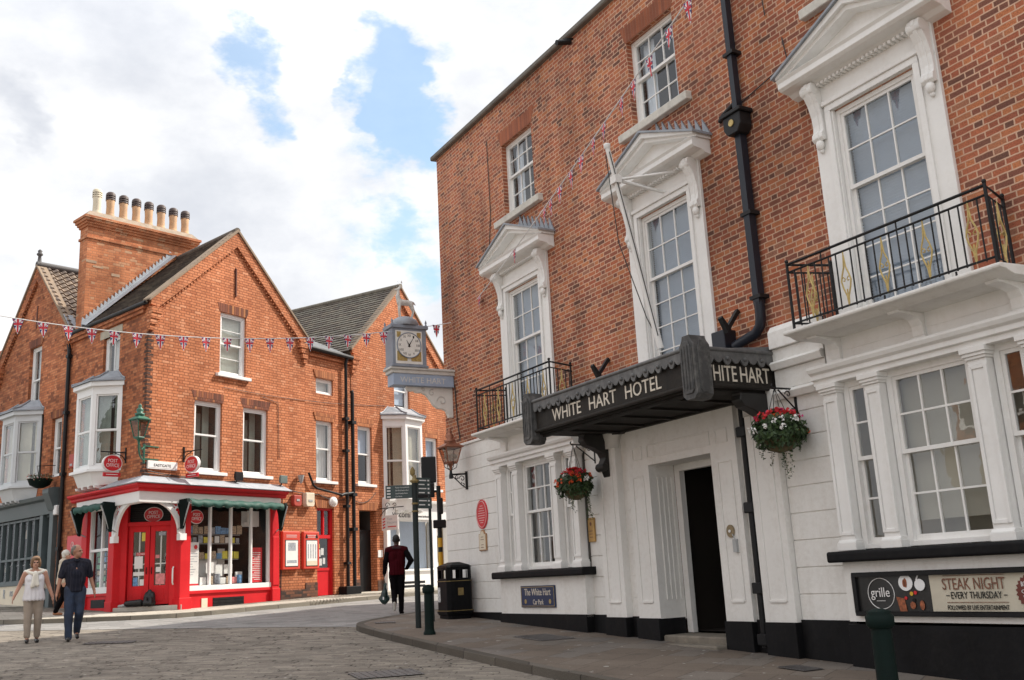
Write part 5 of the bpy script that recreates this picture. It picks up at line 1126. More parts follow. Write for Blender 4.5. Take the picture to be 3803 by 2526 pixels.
# ------------------------------------------------------------------ slate-fronted house on the left
def left_house():
    T = thing('slate_shop_house', FL, (6.9, 0, 1.4), 'brick gabled house with pantile roof above a slate grey shopfront', 'shop house')
    w = MB(FL); A, ZA = 6.92, 11.52; a, b = 4.37, 9.46; sl = (ZA - 8.95) / (A - a)
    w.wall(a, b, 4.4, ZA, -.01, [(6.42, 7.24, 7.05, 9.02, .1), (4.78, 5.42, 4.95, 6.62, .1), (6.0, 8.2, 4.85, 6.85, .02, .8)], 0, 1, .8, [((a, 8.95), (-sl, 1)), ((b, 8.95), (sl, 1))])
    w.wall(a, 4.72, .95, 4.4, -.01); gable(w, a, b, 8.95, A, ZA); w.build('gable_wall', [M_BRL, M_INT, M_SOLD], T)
    for q in ((6.42, 7.24, 9.02, .24, 0), (4.78, 5.42, 6.62, .22, 0)): w = MB(FL); lintel(w, *q); w.build('brick_lintel', M_SOLD, T)
    w = MB(FL); verge(w, a, b, 8.95, A, ZA); w.build('verge_capping', M_STNV, T)
    w = MB(FL); w.box(6.86, 6.93, -.02, .01, 9.6, 10.3); w.build('wall_slit', M_IRNR, T)
    sash(FL, T, 6.42, 7.24, 7.05, 9.02, -.1, 1, 1, 1, 8.0, 'drapes', mat=M_WHP, fw=.07); sash(FL, T, 4.78, 5.42, 4.95, 6.62, -.1, 1, 1, 1, 5.75, 'half', mat=M_WHP, fw=.06)
    oriel(T, 7.12, 4.3, 4.83, 6.70, 7.0, 7.34, mat=M_GRYW, white=M_INTL)
    r_ = MB(FL); r_.tiles((a - .15, .05, 8.85), (a - .15, -8, 8.85), (A, .05, ZA + .03), (A, -8, ZA + .03), 17, .05, wave=.035, wl=.24); r_.tiles((b + .15, -8, 8.85), (b + .15, .05, 8.85), (A, -8, ZA + .03), (A, .05, ZA + .03), 17, .05, wave=.035, wl=.24); r_.build('roof', [M_PAN, M_PANB, M_PANC], T)
    r_ = MB(FL); r_.tube([(A, .1, ZA + .09), (A, -8, ZA + .09)], .10, 8); r_.lathe(A, .02, [(.10, ZA + .12), (.06, ZA + .2), (.045, ZA + .36), (.09, ZA + .4), (.09, ZA + .44), (.05, ZA + .48), (.07, ZA + .53), (.02, ZA + .58)], 10); r_.build('ridge_and_finial', M_RDG, T)
    s = MB(FL); s.quad((4.25, .08, 8.92), (4.9, .08, 9.6), (4.9, -.6, 9.6), (4.25, -.6, 8.92)); s.build('valley_lead', M_LED, T)
    # shopfront
    s = MB(FL); s.box(4.72, 4.95, -.1, .12, 1.0, 4.0); s.box(5.42, 5.62, -.1, .10, 1.0, 4.0); s.box(5.62, 9.4, -.1, .08, 2.06, 2.16); s.prism([(-.1, 3.92), (.12, 3.92), (.16, 4.28), (.28, 4.32), (.32, 4.42), (-.1, 4.5)], 'oz', 4.72, 9.4); s.prism([(0, 4.0), (.16, 4.0), (.20, 4.1), (.34, 4.46), (.34, 4.58), (.2, 4.62), (0, 4.62)], 'oz', 4.60, 4.98)
    s.box(4.95, 5.42, -.1, .0, 3.85, 4.0); sf = s.build('shopfront', M_SLT, T, bevel=.006)
    s = MB(FL)
    for i in range(9): x = 5.62 + i * .45; s.box(x - .025, x + .025, -.06, .05, 2.16, 3.92)
    for z in (2.16, 2.78, 3.86): s.box(5.62, 9.4, -.055, .045, z - .02, z + .04)
    s.build('glazing_bars', M_SLT, sf)
    s = MB(FL); s.quad((5.62, -.01, 2.16), (9.4, -.01, 2.16), (9.4, -.01, 3.92), (5.62, -.01, 3.92)); s.build('pane', M_GLSD, sf); s = MB(FL); s.box(4.9, 9.4, -1.6, -1.55, 1.2, 4.0); s.box(4.9, 9.4, -1.6, -.1, 2.0, 2.06); s.box(4.9, 9.4, -1.6, -.1, 3.95, 4.0); s.box(9.4, 9.44, -1.6, -.05, 1.2, 4.0); s.box(4.86, 4.9, -1.6, -.1, 1.2, 4.0); s.build('shop_interior', M_INTS, sf)
    s = MB(FL); s.box(5.0, 5.37, -.12, -.06, 1.42, 2.3); s.box(5.0, 5.08, -.12, -.06, 2.3, 3.85); s.box(5.29, 5.37, -.12, -.06, 2.3, 3.85); s.box(5.0, 5.37, -.12, -.06, 3.3, 3.38); s.build('door', M_SLT, sf); s = MB(FL); s.box(5.08, 5.29, -.1, -.095, 2.3, 3.85); s.build('door_pane', M_GLSD, sf); s = MB(FL); s.box(5.1, 5.26, -.09, -.085, 2.5, 2.85); s.build('notice', M_POS, sf)
    s = MB(FL); s.box(5.62, 9.4, -.1, .05, 1.0, 2.06); s.box(4.95, 5.42, -.1, .02, 1.0, 1.42); s.build('stall_riser', M_CRM, sf)
    s = MB(FL); s.text('R', 7.86, .055, 1.72, .26, .14, .006); s.text('ns', 7.36, .055, 1.78, .14, .2, .006); s.build('painted_lettering', M_GREYP, sf)
    rs = random.Random(5)
    for i in range(14):
        x = 5.7 + rs.random() * 3.2; z = rs.choice((2.2, 2.2, 2.5, 3.0, 3.4)); s = MB(FL); s.box(x, x + rs.uniform(.1, .22), -.35, -.33, z, z + rs.uniform(.12, .3)); s.build('display_item', rs.choice((M_POS, M_MIXP, M_GREYP, M_TAN, M_POS)), sf)
    s = MB(FL)
    for i in range(5):
        x = 5.9 + i * .5; s.tube([(x + .2 * math.cos(t), -.05, 2.72 - .1 * math.sin(t)) for t in [k / 8 * math.pi for k in range(9)]], .012, 5)
    s.build('bunting_garland', M_GRY, sf)
M_GRYW = pm('grey_white_paint', (.58, .60, .61), .5, 0, .05, 3)
M_RDG = pm('ridge_tile', (.12, .115, .115), .8, 0, .2, 6)
left_house()
M_PANRB = pm('red_pantile_b', (.36, .13, .08), .85, 0, .3, 5)
def far_house():
    T = thing('pantile_house', FL, (12, 0, 1.5), 'brick house with red pantile roof at the far left edge', 'house')
    w = MB(FL); w.wall(9.46, 18, .9, 8.9, -.12, (), 0); w.quad((18, -.12, .9), (18, -7, .9), (18, -7, 8.9), (18, -.12, 8.9)); w.box(9.46, 18, -.12, .02, 8.7, 8.9); w.build('wall', M_BRL, T)
    r_ = MB(FL); r_.tiles((9.46, .1, 8.85), (18, .1, 8.85), (9.46, -2.6, 10.95), (18, -2.6, 10.95), 14, .05, wave=.035, wl=.24); r_.tiles((18, -5.3, 8.85), (9.46, -5.3, 8.85), (18, -2.6, 10.95), (9.46, -2.6, 10.95), 14, .05); r_.tube([(9.46, -2.6, 11.0), (18, -2.6, 11.0)], .1, 8); r_.build('roof', [M_PANR, M_PANRB, M_PANR], T)
far_house()

M_RND = pm('beige_render', (.34, .31, .255), .85, 0, .15, 1)
def facing_building():
    T = thing('facing_building', FH, (13, -13.6 * -1, 0), 'brick building across the street, seen as an orange reflection in the right bay window', 'building')
    w = MB(FH); ops = []
    for u in (9.6, 12.4, 15.2): ops += [(u, u + 1.1, 1.4, 3.2, .1), (u, u + 1.1, 4.6, 6.4, .1)]
    w.box(8.2, 16.6, 13.6, 18, 4.15, 8.2); w.build('wall', M_BRL, T); w = MB(FH); w.box(8.2, 16.6, 13.56, 18, -.5, 4.15); w.build('rendered_wall', M_RND, T)
    for a, b, c, d, _ in ops:
        s = MB(FH); s.box(a, b, 13.5, 13.62, c, d); f = s.build('window', M_WHP, T); s = MB(FH); s.box(a + .08, b - .08, 13.49, 13.5, c + .08, d - .08); s.build('pane', M_INT, f)
    s = MB(FH); s.prism([(13.4, 8.2), (18.2, 8.2), (15.8, 10.6)], 'oz', 8.1, 16.7); s.build('roof', M_TILE, T)
facing_building()
# ------------------------------------------------------------------ things fixed to the fronts
def scrollp(cx, cz, r, a0, turn, n=16, shrink=.8): return [(cx + r * (1 - k / n * shrink) * math.cos(a0 + turn * k / n * 6.5), cz + r * (1 - k / n * shrink) * math.sin(a0 + turn * k / n * 6.5)) for k in range(n + 1)]

def clock():
    u = 19.05; T = thing('bracket_clock', FH, (u, 0, 5.7), 'square bracket clock with grey-blue case and white stag figure on top, at the hotel corner', 'clock')
    s = MB(FH)
    s.box(u - .16, u + .16, .02, 1.42, 5.62, 5.87); s.build('name_board', M_WBL, T, bevel=.006)
    s = MB(FH); s.box(u - .21, u + .21, .0, 1.5, 5.95, 6.0); s.box(u - .18, u + .18, .0, 1.46, 5.87, 5.95); s.build('board_cornice', M_WRM, T, bevel=.008)
    s = MB(FH); s.textx('WHITE HART', u - .161, .74, 5.68, .12, 1.05, .008); s.build('board_lettering', M_WRM, T)
    s = MB(FH); o0, o1 = .66, 1.44; s.box(u - .20, u + .20, o0, o1, 6.0, 6.86); s.box(u - .23, u + .23, o0 - .03, o1 + .03, 6.0, 6.05); s.box(u - .24, u + .24, o0 - .04, o1 + .04, 6.84, 6.92); s.build('clock_case', M_BLU, T, bevel=.008)
    s = MB(FH); s.box(u - .205, u - .2, o0 + .10, o1 - .07, 6.07, 6.79); f = s.build('dial_board', M_CLK, T)
    s = MB(FH)
    for a, b in ((o0 + .13, o0 + .36), (o1 - .33, o1 - .10)): s.box(u - .21, u - .206, a, b, 6.13, 6.34)
    for a, b in ((o0 + .13, o0 + .22), (o1 - .19, o1 - .10)): s.box(u - .21, u - .206, a, b, 6.64, 6.76)
    s.build('gilt_panel', M_GLD, f)
    c = (o0 + o1) / 2 + .02; cz = 6.47
    s = MB(FH); s.prism([(c + .27 * math.cos(k * math.pi / 18), cz + .27 * math.sin(k * math.pi / 18)) for k in range(36)], 'oz', u - .225, u - .206); s.build('dial', M_CLK, f)
    s = MB(FH); s.tube([(u - .225, c + .272 * math.cos(k * math.pi / 18), cz + .272 * math.sin(k * math.pi / 18)) for k in range(36)], .012, 6, closed=True); s.build('dial_ring', M_BLU, f)
    s = MB(FH)
    for k, t in enumerate(('XII', 'I', 'II', 'III', 'IIII', 'V', 'VI', 'VII', 'VIII', 'IX', 'X', 'XI')):
        a = k * math.pi / 6; s.textx(t, u - .226, c - .21 * math.sin(a), cz + .21 * math.cos(a) - .026, .052, .022 * max(1, len(t)) + .012, .003)
    s.build('numerals', M_BLK, f)
    s = MB(FH)
    for a, L_, w in ((-.5, .13, .016), (.55, .22, .011)):
        d, p = (-math.sin(a), math.cos(a)), (math.cos(a), math.sin(a))
        s.prism([(c - d[0] * .04 + p[0] * w, cz - d[1] * .04 + p[1] * w), (c - d[0] * .04 - p[0] * w, cz - d[1] * .04 - p[1] * w), (c + d[0] * L_, cz + d[1] * L_)], 'oz', u - .234, u - .229)
    s.build('hands', M_BLK, f)
    s = MB(FH); s.lathe(u, c, [(.30, 6.92), (.31, 6.97), (.26, 7.06), (.16, 7.12), (.06, 7.14)], 20); s.build('dome', M_LED, T)
    for a in (-1, 1):
        for o in (o0, o1): s = MB(FH); s.lathe(u + a * .2, o, [(.03, 6.92), (.015, 6.96), (.025, 6.99), (.005, 7.05)], 8); s.build('finial', M_BLU, T)
    # pierced scroll bracket under the board
    s = MB(FH); pr = [(0, 5.62), (1.08, 5.62), (1.05, 5.54), (.98, 5.52), (.9, 5.53), (.84, 5.49), (.72, 5.50), (.62, 5.45), (.54, 5.36), (.46, 5.24), (.36, 5.17), (.24, 5.16), (.17, 5.13), (.13, 5.06), (.10, 4.98), (0, 4.98)]
    s.prism(pr, 'oz', u - .05, u + .05); b = s.build('scroll_bracket', M_CLK, T, bevel=.008)
    for cx, cz_, r, a0, t in ((.27, 5.33, .12, 0, 1), (.5, 5.50, .08, 2, -1), (.7, 5.56, .045, 0, 1)): s = MB(FH); s.tube([(u - .052, x, z) for x, z in scrollp(cx, cz_, r, a0, t)], .014, 5); s.build('carved_scroll', M_WRM, b)
    # the stag: one continuous figure
    B = []
    def L3(a, z, y=0): return (u + y, c + a, z)
    caps = [(L3(-.17, 7.46), .062, L3(.10, 7.47), .068), (L3(.10, 7.47), .066, L3(.14, 7.60), .05), (L3(.13, 7.58), .045, L3(.12, 7.74), .03), (L3(.11, 7.76), .034, L3(.20, 7.735), .018)]
    for y in (-.035, .035):
        caps += [(L3(.10, 7.44, y), .032, L3(.11, 7.28, y), .018), (L3(.11, 7.28, y), .017, L3(.10, 7.12, y), .014), (L3(-.16, 7.44, y), .04, L3(-.22, 7.29, y), .02), (L3(-.22, 7.29, y), .017, L3(-.17, 7.12, y), .014)]
        caps += [(L3(.10, 7.78, y * .6), .012, L3(.06, 7.88, y * 2.2), .009), (L3(.06, 7.88, y * 2.2), .009, L3(.10, 7.99, y * 2.6), .007), (L3(.07, 7.88, y * 2.2), .008, L3(.15, 7.93, y * 2.2), .006), (L3(.09, 7.8, y), .01, L3(.16, 7.85, y * 1.5), .006), (L3(.08, 7.77, y), .012, L3(.06, 7.80, y * 2), .008)]
    caps += [(L3(-.22, 7.49), .02, L3(-.27, 7.43), .012)]
    o = blob_mesh('stag', FH, caps, [], .014, M_WRM, T)
    return T

def blob_mesh(name, fr, caps, ells, vox, mat, parent=None, base=None, smooth=1, noise_amp=0, noise_scale=6):
    """one continuous surface wrapped round tapered limbs (caps) and rounded masses (ells)"""
    bm = bmesh.new()
    def ring(c, a, b, r, n=10): return [bm.verts.new(c + a * r * math.cos(2 * math.pi * k / n) + b * r * math.sin(2 * math.pi * k / n)) for k in range(n)]
    for p, r, q, s_ in caps:
        p, q = Vector(fr.loc(*p)), Vector(fr.loc(*q)); d = (q - p); L_ = d.length
        if L_ < 1e-6: continue
        d.normalize(); a = d.orthogonal().normalized(); b = d.cross(a); rows = []
        st = [(-r * .98, .15 * r), (-r * .7, .70 * r), (-r * .35, .93 * r), (0, r), (L_, s_), (L_ + s_ * .35, .93 * s_), (L_ + s_ * .7, .70 * s_), (L_ + s_ * .98, .15 * s_)]
        for t, rr in st: rows.append(ring(p + d * t, a, b, rr))
        for x, y in zip(rows, rows[1:]):
            for k in range(10): bm.faces.new((x[k], x[(k + 1) % 10], y[(k + 1) % 10], y[k]))
        bm.faces.new(rows[0][::-1]); bm.faces.new(rows[-1])
    for c, (rx, ry, rz), rot in ells:
        M_ = Matrix.Translation(fr.loc(*c)) @ Matrix.Rotation(rot, 4, 'Z') @ Matrix.Diagonal((rx, ry, rz, 1)); bmesh.ops.create_icosphere(bm, subdivisions=3, radius=1, matrix=M_)
    bmesh.ops.recalc_face_normals(bm, faces=bm.faces)
    me = bpy.data.meshes.new(name); bm.to_mesh(me); bm.free()
    tmp = bpy.data.objects.new('tmp', me); COL.objects.link(tmp)
    md = tmp.modifiers.new('r', 'REMESH'); md.mode = 'VOXEL'; md.voxel_size = vox; md.use_smooth_shade = True
    if smooth: sm = tmp.modifiers.new('s', 'SMOOTH'); sm.iterations = smooth; sm.factor = .5
    bpy.context.view_layer.update(); out = bpy.data.meshes.new_from_object(tmp.evaluated_get(bpy.context.evaluated_depsgraph_get())); out.name = name
    bpy.data.objects.remove(tmp); bpy.data.meshes.remove(me)
    if noise_amp:
        for v in out.vertices:
            n = noise.noise_vector(v.co * noise_scale); v.co += Vector((n.x, n.y, n.z * .5)) * noise_amp
    if parent is not None: b = BASE[parent.name][1]
    else: b = fr.loc(*base) if base else Vector((0, 0, 0))
    out.transform(Matrix.Translation(-b)); out.materials.clear(); out.materials.append(mat)
    out.polygons.foreach_set('use_smooth', [True] * len(out.polygons))
    o = bpy.data.objects.new(name, out); COL.objects.link(o); BASE[o.name] = (fr, b)
    if parent is not None: o.parent = parent
    else: o.matrix_world = fr.M @ Matrix.Translation(b)
    return o
clock()

def lantern(fr, T, u, o, z, h, capm, glassm, framem, w=.20, wb=.115):
    """four-sided tapering street lantern; z is the foot of the glass"""
    s = MB(fr); C = [(1, 1), (-1, 1), (-1, -1), (1, -1)]
    for a, b in C: s.tube([(u + a * wb, o + b * wb, z), (u + a * w, o + b * w, z + h)], .014, 5)
    for zz, k in ((z, wb), (z + h, w)):
        for i in range(4): a, b = C[i], C[(i + 1) % 4]; s.tube([(u + a[0] * k, o + a[1] * k, zz), (u + b[0] * k, o + b[1] * k, zz)], .016, 5)
    s.prism([(u - wb, o - wb), (u + wb, o - wb), (u + wb, o + wb), (u - wb, o + wb)], 'uo', z - .03, z); s.lathe(u, o, [(.07, z - .03), (.03, z - .09), (.03, z - .16)], 10); s.build('lantern_frame', framem, T)
    s = MB(fr); p0 = [s.L(u + a * wb, o + b * wb, z) for a, b in C]; p1 = [s.L(u + a * w * .98, o + b * w * .98, z + h) for a, b in C]; s.add(p0 + p1, [(i, (i + 1) % 4, 4 + (i + 1) % 4, 4 + i) for i in range(4)]); s.build('glass', glassm, T)
    s = MB(fr)
    pts = [(w * 1.22, z + h), (w * 1.22, z + h + .02), (w * .5, z + h + .10), (w * .46, z + h + .13)]
    for (r0_, z0), (r1_, z1) in zip(pts, pts[1:]): s.add([s.L(u + a * r0_, o + b * r0_, z0) for a, b in C] + [s.L(u + a * r1_, o + b * r1_, z1) for a, b in C], [(i, (i + 1) % 4, 4 + (i + 1) % 4, 4 + i) for i in range(4)])
    s.add([s.L(u + a * w * 1.22, o + b * w * 1.22, z + h) for a, b in C], [(0, 1, 2, 3)])
    s.lathe(u, o, [(.11, z + h + .12), (.12, z + h + .16), (.06, z + h + .18), (.09, z + h + .24), (.07, z + h + .28), (.035, z + h + .31), (.05, z + h + .345), (.012, z + h + .40)], 12); s.build('lantern_cap', capm, T)
    s = MB(fr); s.lathe(u, o, [(.02, z), (.025, z + .1), (.02, z + .16)], 8); s.build('lamp_burner', M_GLW, T)

def hotel_lamp():
    u = 18.33; T = thing('wall_lantern', FH, (u, 0, 3.6), 'copper-topped black wall lantern on a scrolled iron arm beside the hotel corner', 'wall lamp')
    lantern(FH, T, u, .44, 3.93, .30, M_ASH, M_GLT, M_ASH, .175, .105)
    s = MB(FH); s.box(u - .02, u + .02, .07, .11, 3.38, 3.75); s.tube([(u, .09, 3.70), (u, .47, 3.68)], .02, 6); s.lathe(u, .44, [(.04, 3.6), (.045, 3.66), (.03, 3.72), (.025, 3.8)], 8)
    for cx, cz, r, a0, t in ((.19, 3.60, .07, 0, 1), (.30, 3.625, .05, 2, -1), (.17, 3.49, .05, 1, -1)): s.tube([(u, x, z) for x, z in scrollp(cx, cz, r, a0, t)], .009, 5)
    s.tube([(u, .12, 3.42), (u, .2, 3.47), (u, .3, 3.56), (u, .42, 3.66)], .012, 6)
    for sg in (1, -1): s.tube([(u + sg * .03, .44, 3.78), (u + sg * .13, .44, 3.83), (u + sg * .15, .44, 3.9), (u + sg * .11, .44, 3.95)], .008, 5); s.tube([(u, .44 + sg * .03, 3.78), (u, .44 + sg * .13, 3.83), (u, .44 + sg * .15, 3.9), (u, .44 + sg * .11, 3.95)], .008, 5)
    s.build('scroll_arm', M_IRN, T)
    for k in range(4):
        a = k * math.pi / 2; s = MB(FH)
        for j in (-1, 0, 1): s.ball((u + .115 * math.cos(a) + .035 * j * math.sin(a), .44 + .115 * math.sin(a) + .035 * j * math.cos(a), 4.06 - abs(j) * .01), .018, n=6, k=(.8, .8, 2.4))
        s.build('leaf_reflector', M_CLK, T)
hotel_lamp()
def corner_lamp():
    # carried off the corner of the post office
    T = thing('corner_lantern', FP, (0, .4, 5.0), 'green-topped four-sided lantern on an arm at the post office corner above the street sign', 'wall lamp')
    n = (Vector((-DL[1], DL[0])) + Vector((DP[1], -DP[0]))).normalized(); c = Vector((-9.16555, 24.20592)); fr = FP
    def q(d, z): p = FP.M.inverted() @ Vector((c.x + n.x * d, c.y + n.y * d, z)); return (-p.x, p.y, p.z)
    u, o, _ = q(.62, 0)
    lantern(FP, T, u, o, 5.30, .42, M_GRNL, M_GLT, M_GRNL, .155, .082)
    s = MB(FP); s.tube([(u, o, 5.18), q(.60, 5.02), q(.5, 4.9), q(.3, 4.84), q(.05, 4.82)], .022, 6); s.tube([q(.03, 4.75), q(.03, 5.22)], .025, 6)
    for z in (4.86, 5.18): s.box(-.02, .42, .0, .02, z - .015, z + .015)
    s.tube([q(.05, 5.15), q(.3, 5.05), q(.55, 5.12)], .014, 6); s.build('bracket_arm', M_GRNL, T)
corner_lamp()

def plaques():
    t = thing('red_plaque', FH, (17.72, .07, 2.83), 'round red commemorative plaque with white lettering on the white hotel wall', 'plaque')
    s = MB(FH); s.disc(17.72, .07, 2.83, .235, .285, .025, 36); s.build('disc', M_REDD, t)
    s = MB(FH); s.tube([(17.72 + .205 * math.cos(k * math.pi / 18), .097, 2.83 + .255 * math.sin(k * math.pi / 18)) for k in range(36)], .007, 5, closed=True)
    for i, w in enumerate((.12, .2, .24, .28, .3, .26, .2)): s.box(17.72 - w / 2, 17.72 + w / 2, .095, .099, 2.985 - i * .047, 2.998 - i * .047)
    s.box(17.66, 17.78, .095, .099, 2.66, 2.672); s.build('lettering', M_RIMP, t)
    t = thing('arched_plaque', FH, (17.72, .07, 2.34), 'cream arched plaque in a bronze frame below the round red plaque', 'plaque')
    def arch(w, h, r, z): return [(17.72 - w, z), (17.72 + w, z), (17.72 + w, z + h)] + [(17.72 + r * math.cos(a), z + h + r * .85 * math.sin(a)) for a in [k * math.pi / 8 for k in range(9)]] + [(17.72 - w, z + h)]
    s = MB(FH); s.prism(arch(.155, .33, .09, 2.12), 'uz', .07, .10); s.build('frame', M_WRN, t, bevel=.006)
    s = MB(FH); s.prism(arch(.13, .30, .07, 2.14), 'uz', .10, .104); s.disc(17.72, .104, 2.475, .02, .025, .004, 12); s.build('face', M_CRM, t)
    s = MB(FH)
    for i, w in enumerate((.1, .14, 0, .1, .12)): s.box(17.72 - w / 2, 17.72 + w / 2, .104, .107, 2.38 - i * .05, 2.39 - i * .05)
    s.build('lettering', M_BRN, t)
    t = thing('brass_plaque', FH, (13.83, .07, 2.28), 'narrow brass plaque on the white wall left of the hotel doorway', 'plaque')
    s = MB(FH); s.box(13.74, 13.91, .07, .11, 2.08, 2.47); s.build('plate', M_BRS, t, bevel=.006)
    s = MB(FH); s.disc(13.825, .11, 2.37, .026, .03, .004, 12)
    for i in range(3): s.box(13.78, 13.87, .11, .113, 2.25 - i * .05, 2.262 - i * .05)
    s.build('engraving', M_BRN, t)
    t = thing('car_park_sign', FH, (15.44, .22, 1.04), 'navy car park sign with gold border under the left bay window', 'sign')
    s = MB(FH); s.box(14.86, 16.03, .22, .25, 1.05, 1.42); s.build('board', M_NVY, t, bevel=.006)
    s = MB(FH); s.text('The White Hart', 15.44, .25, 1.255, .115, .90, .005); s.build('sign_heading', M_LET, t); s = MB(FH); s.text('Car Park', 15.42, .25, 1.10, .085, .36, .005); s.build('sign_subheading', M_LET, t)
    s = MB(FH)
    for a, b, c, d in ((14.88, 16.01, 1.07, 1.078), (14.88, 16.01, 1.392, 1.40), (14.88, 14.888, 1.07, 1.40), (16.002, 16.01, 1.07, 1.40)): s.box(a, b, .25, .254, c, d)
    s.disc(15.86, .25, 1.15, .035, .04, .005, 14); s.disc(15.02, .25, 1.15, .035, .04, .005, 14); s.build('gold_border', M_GLD, t)
    s = MB(FH); s.disc(15.66, -.02 + .06, 2.03, .07, .09, .003, 24)
M_RIMP = pm('pale_pink_lettering', (.75, .5, .48), .6)
plaques()

def banner():
    t = thing('steak_night_banner', FH, (7.0, .22, .9), 'long black framed banner advertising steak night under the right bay window', 'banner')
    u1, u0, z0, z1, o = 8.30, 5.35, .965, 1.44, .22
    s = MB(FH)
    for a, b, c, d in ((u0, u1, z0, z0 + .05), (u0, u1, z1 - .05, z1), (u0, u0 + .05, z0 + .05, z1 - .05), (u1 - .05, u1, z0 + .05, z1 - .05)): s.box(a, b, o, o + .06, c, d)
    s.build('frame', M_BLK, t, bevel=.006)
    def wavy(a, b, name, mat):
        s = MB(FH); n = 30; V_ = []
        for z in (z0 + .04, (z0 + z1) / 2, z1 - .04):
            for i in range(n + 1): x = a + (b - a) * i / n; V_.append(s.L(x, o + .02 + .004 * math.sin(x * 9 + z * 7), z))
        s.add(V_, [(j * (n + 1) + i, j * (n + 1) + i + 1, (j + 1) * (n + 1) + i + 1, (j + 1) * (n + 1) + i) for j in range(2) for i in range(n)], 0, True); return s.build(name, mat, t)
    wavy(7.28, u1 - .03, 'dark_panel', M_PLB); wavy(u0 + .03, 7.28, 'beige_panel', M_BEI); o += .026
    s = MB(FH); s.tube([(7.93 + .18 * math.cos(k * math.pi / 18), o, 1.205 + .165 * math.sin(k * math.pi / 18)) for k in range(36)], .0045, 5, closed=True); s.text('grille', 7.94, o, 1.17, .10, .26, .004); s.box(7.88, 8.0, o, o + .003, 1.125, 1.13); s.build('round_logo', M_RIM, t)
    s = MB(FH); s.disc(7.58, o, 1.315, .092, .085, .006, 24); s.disc(7.40, o, 1.29, .066, .062, .006, 20); s.tube([(7.44, o, 1.34), (7.40, o, 1.41)], .008, 5); s.build('plates', M_WHP, t)
    s = MB(FH); s.disc(7.58, o + .007, 1.315, .02, .05, .004, 12); s.disc(7.60, o + .007, 1.31, .016, .04, .004, 12); s.build('food', M_FOOD, t); s = MB(FH); s.prism([(7.69, 1.0), (7.60, .99), (7.62, 1.15), (7.73, 1.17)], 'uz', o, o + .003); s.build('food', M_FOOD, t); s = MB(FH); s.disc(7.52, o, 1.08, .035, .04, .004, 12); s.build('food', M_FOOD, t); s = MB(FH); s.disc(7.40, o, 1.08, .03, .05, .004, 12); s.build('food', M_FOOD, t)
    for u, z, r, mt in ((7.52, 1.2, .022, M_YEL), (7.47, 1.21, .02, M_FRED), (7.60, 1.155, .018, M_FRED), (7.39, 1.275, .02, M_YELP), (7.5, 1.13, .02, M_BLK)):
        s = MB(FH); s.disc(u, o, z, r, r, .005, 12); s.build('garnish', mt, t)
    s = MB(FH); s.text('STEAK NIGHT', 6.76, o, 1.235, .115, .72, .004); s.build('headline', M_BRN2, t)
    s = MB(FH); s.text('EVERY THURSDAY', 6.74, o, 1.145, .068, .58, .004); s.text('FOLLOWED BY LIVE ENTERTAINMENT', 6.74, o, 1.035, .045, .70, .004); s.box(7.05, 7.09, o, o + .003, 1.172, 1.18); s.box(6.39, 6.43, o, o + .003, 1.172, 1.18); s.build('subtitle', M_BLK, t)
    s = MB(FH); s.box(6.40, 7.10, o, o + .003, 1.372, 1.378); s.box(6.39, 7.09, o, o + .003, 1.105, 1.111); s.build('rule', M_BRN2, t)
    s = MB(FH); n = 48; s.prism([(6.12 + (.175 if k % 2 else .155) * math.cos(2 * math.pi * k / n), 1.2 + (.175 if k % 2 else .155) * math.sin(2 * math.pi * k / n)) for k in range(n)], 'uz', o, o + .004); s.build('rosette', M_ROS, t)
    s = MB(FH); s.text('BOOK NOW', 6.12, o + .005, 1.255, .045, .21, .004); s.text('Call 01522', 6.12, o + .005, 1.19, .035, .22, .004); s.text('VIEW THE', 6.12, o + .005, 1.135, .035, .2, .004); s.build('rosette_lettering', M_POS, t)
M_PLB = pm('printed_black', (.02, .02, .02), .35, 0, .3, 9)
M_BEI = pm('printed_beige', (.58, .53, .42), .5, 0, .08, 2, 0, 30, .1)
M_BRN2 = pm('distressed_brown', (.20, .085, .05), .6, 0, .45, 30)
M_ROS = pm('maroon', (.15, .035, .025), .5, 0, .1, 6)
M_FOOD = pm('grilled_food', (.28, .085, .035), .5, 0, .7, 22)
banner()

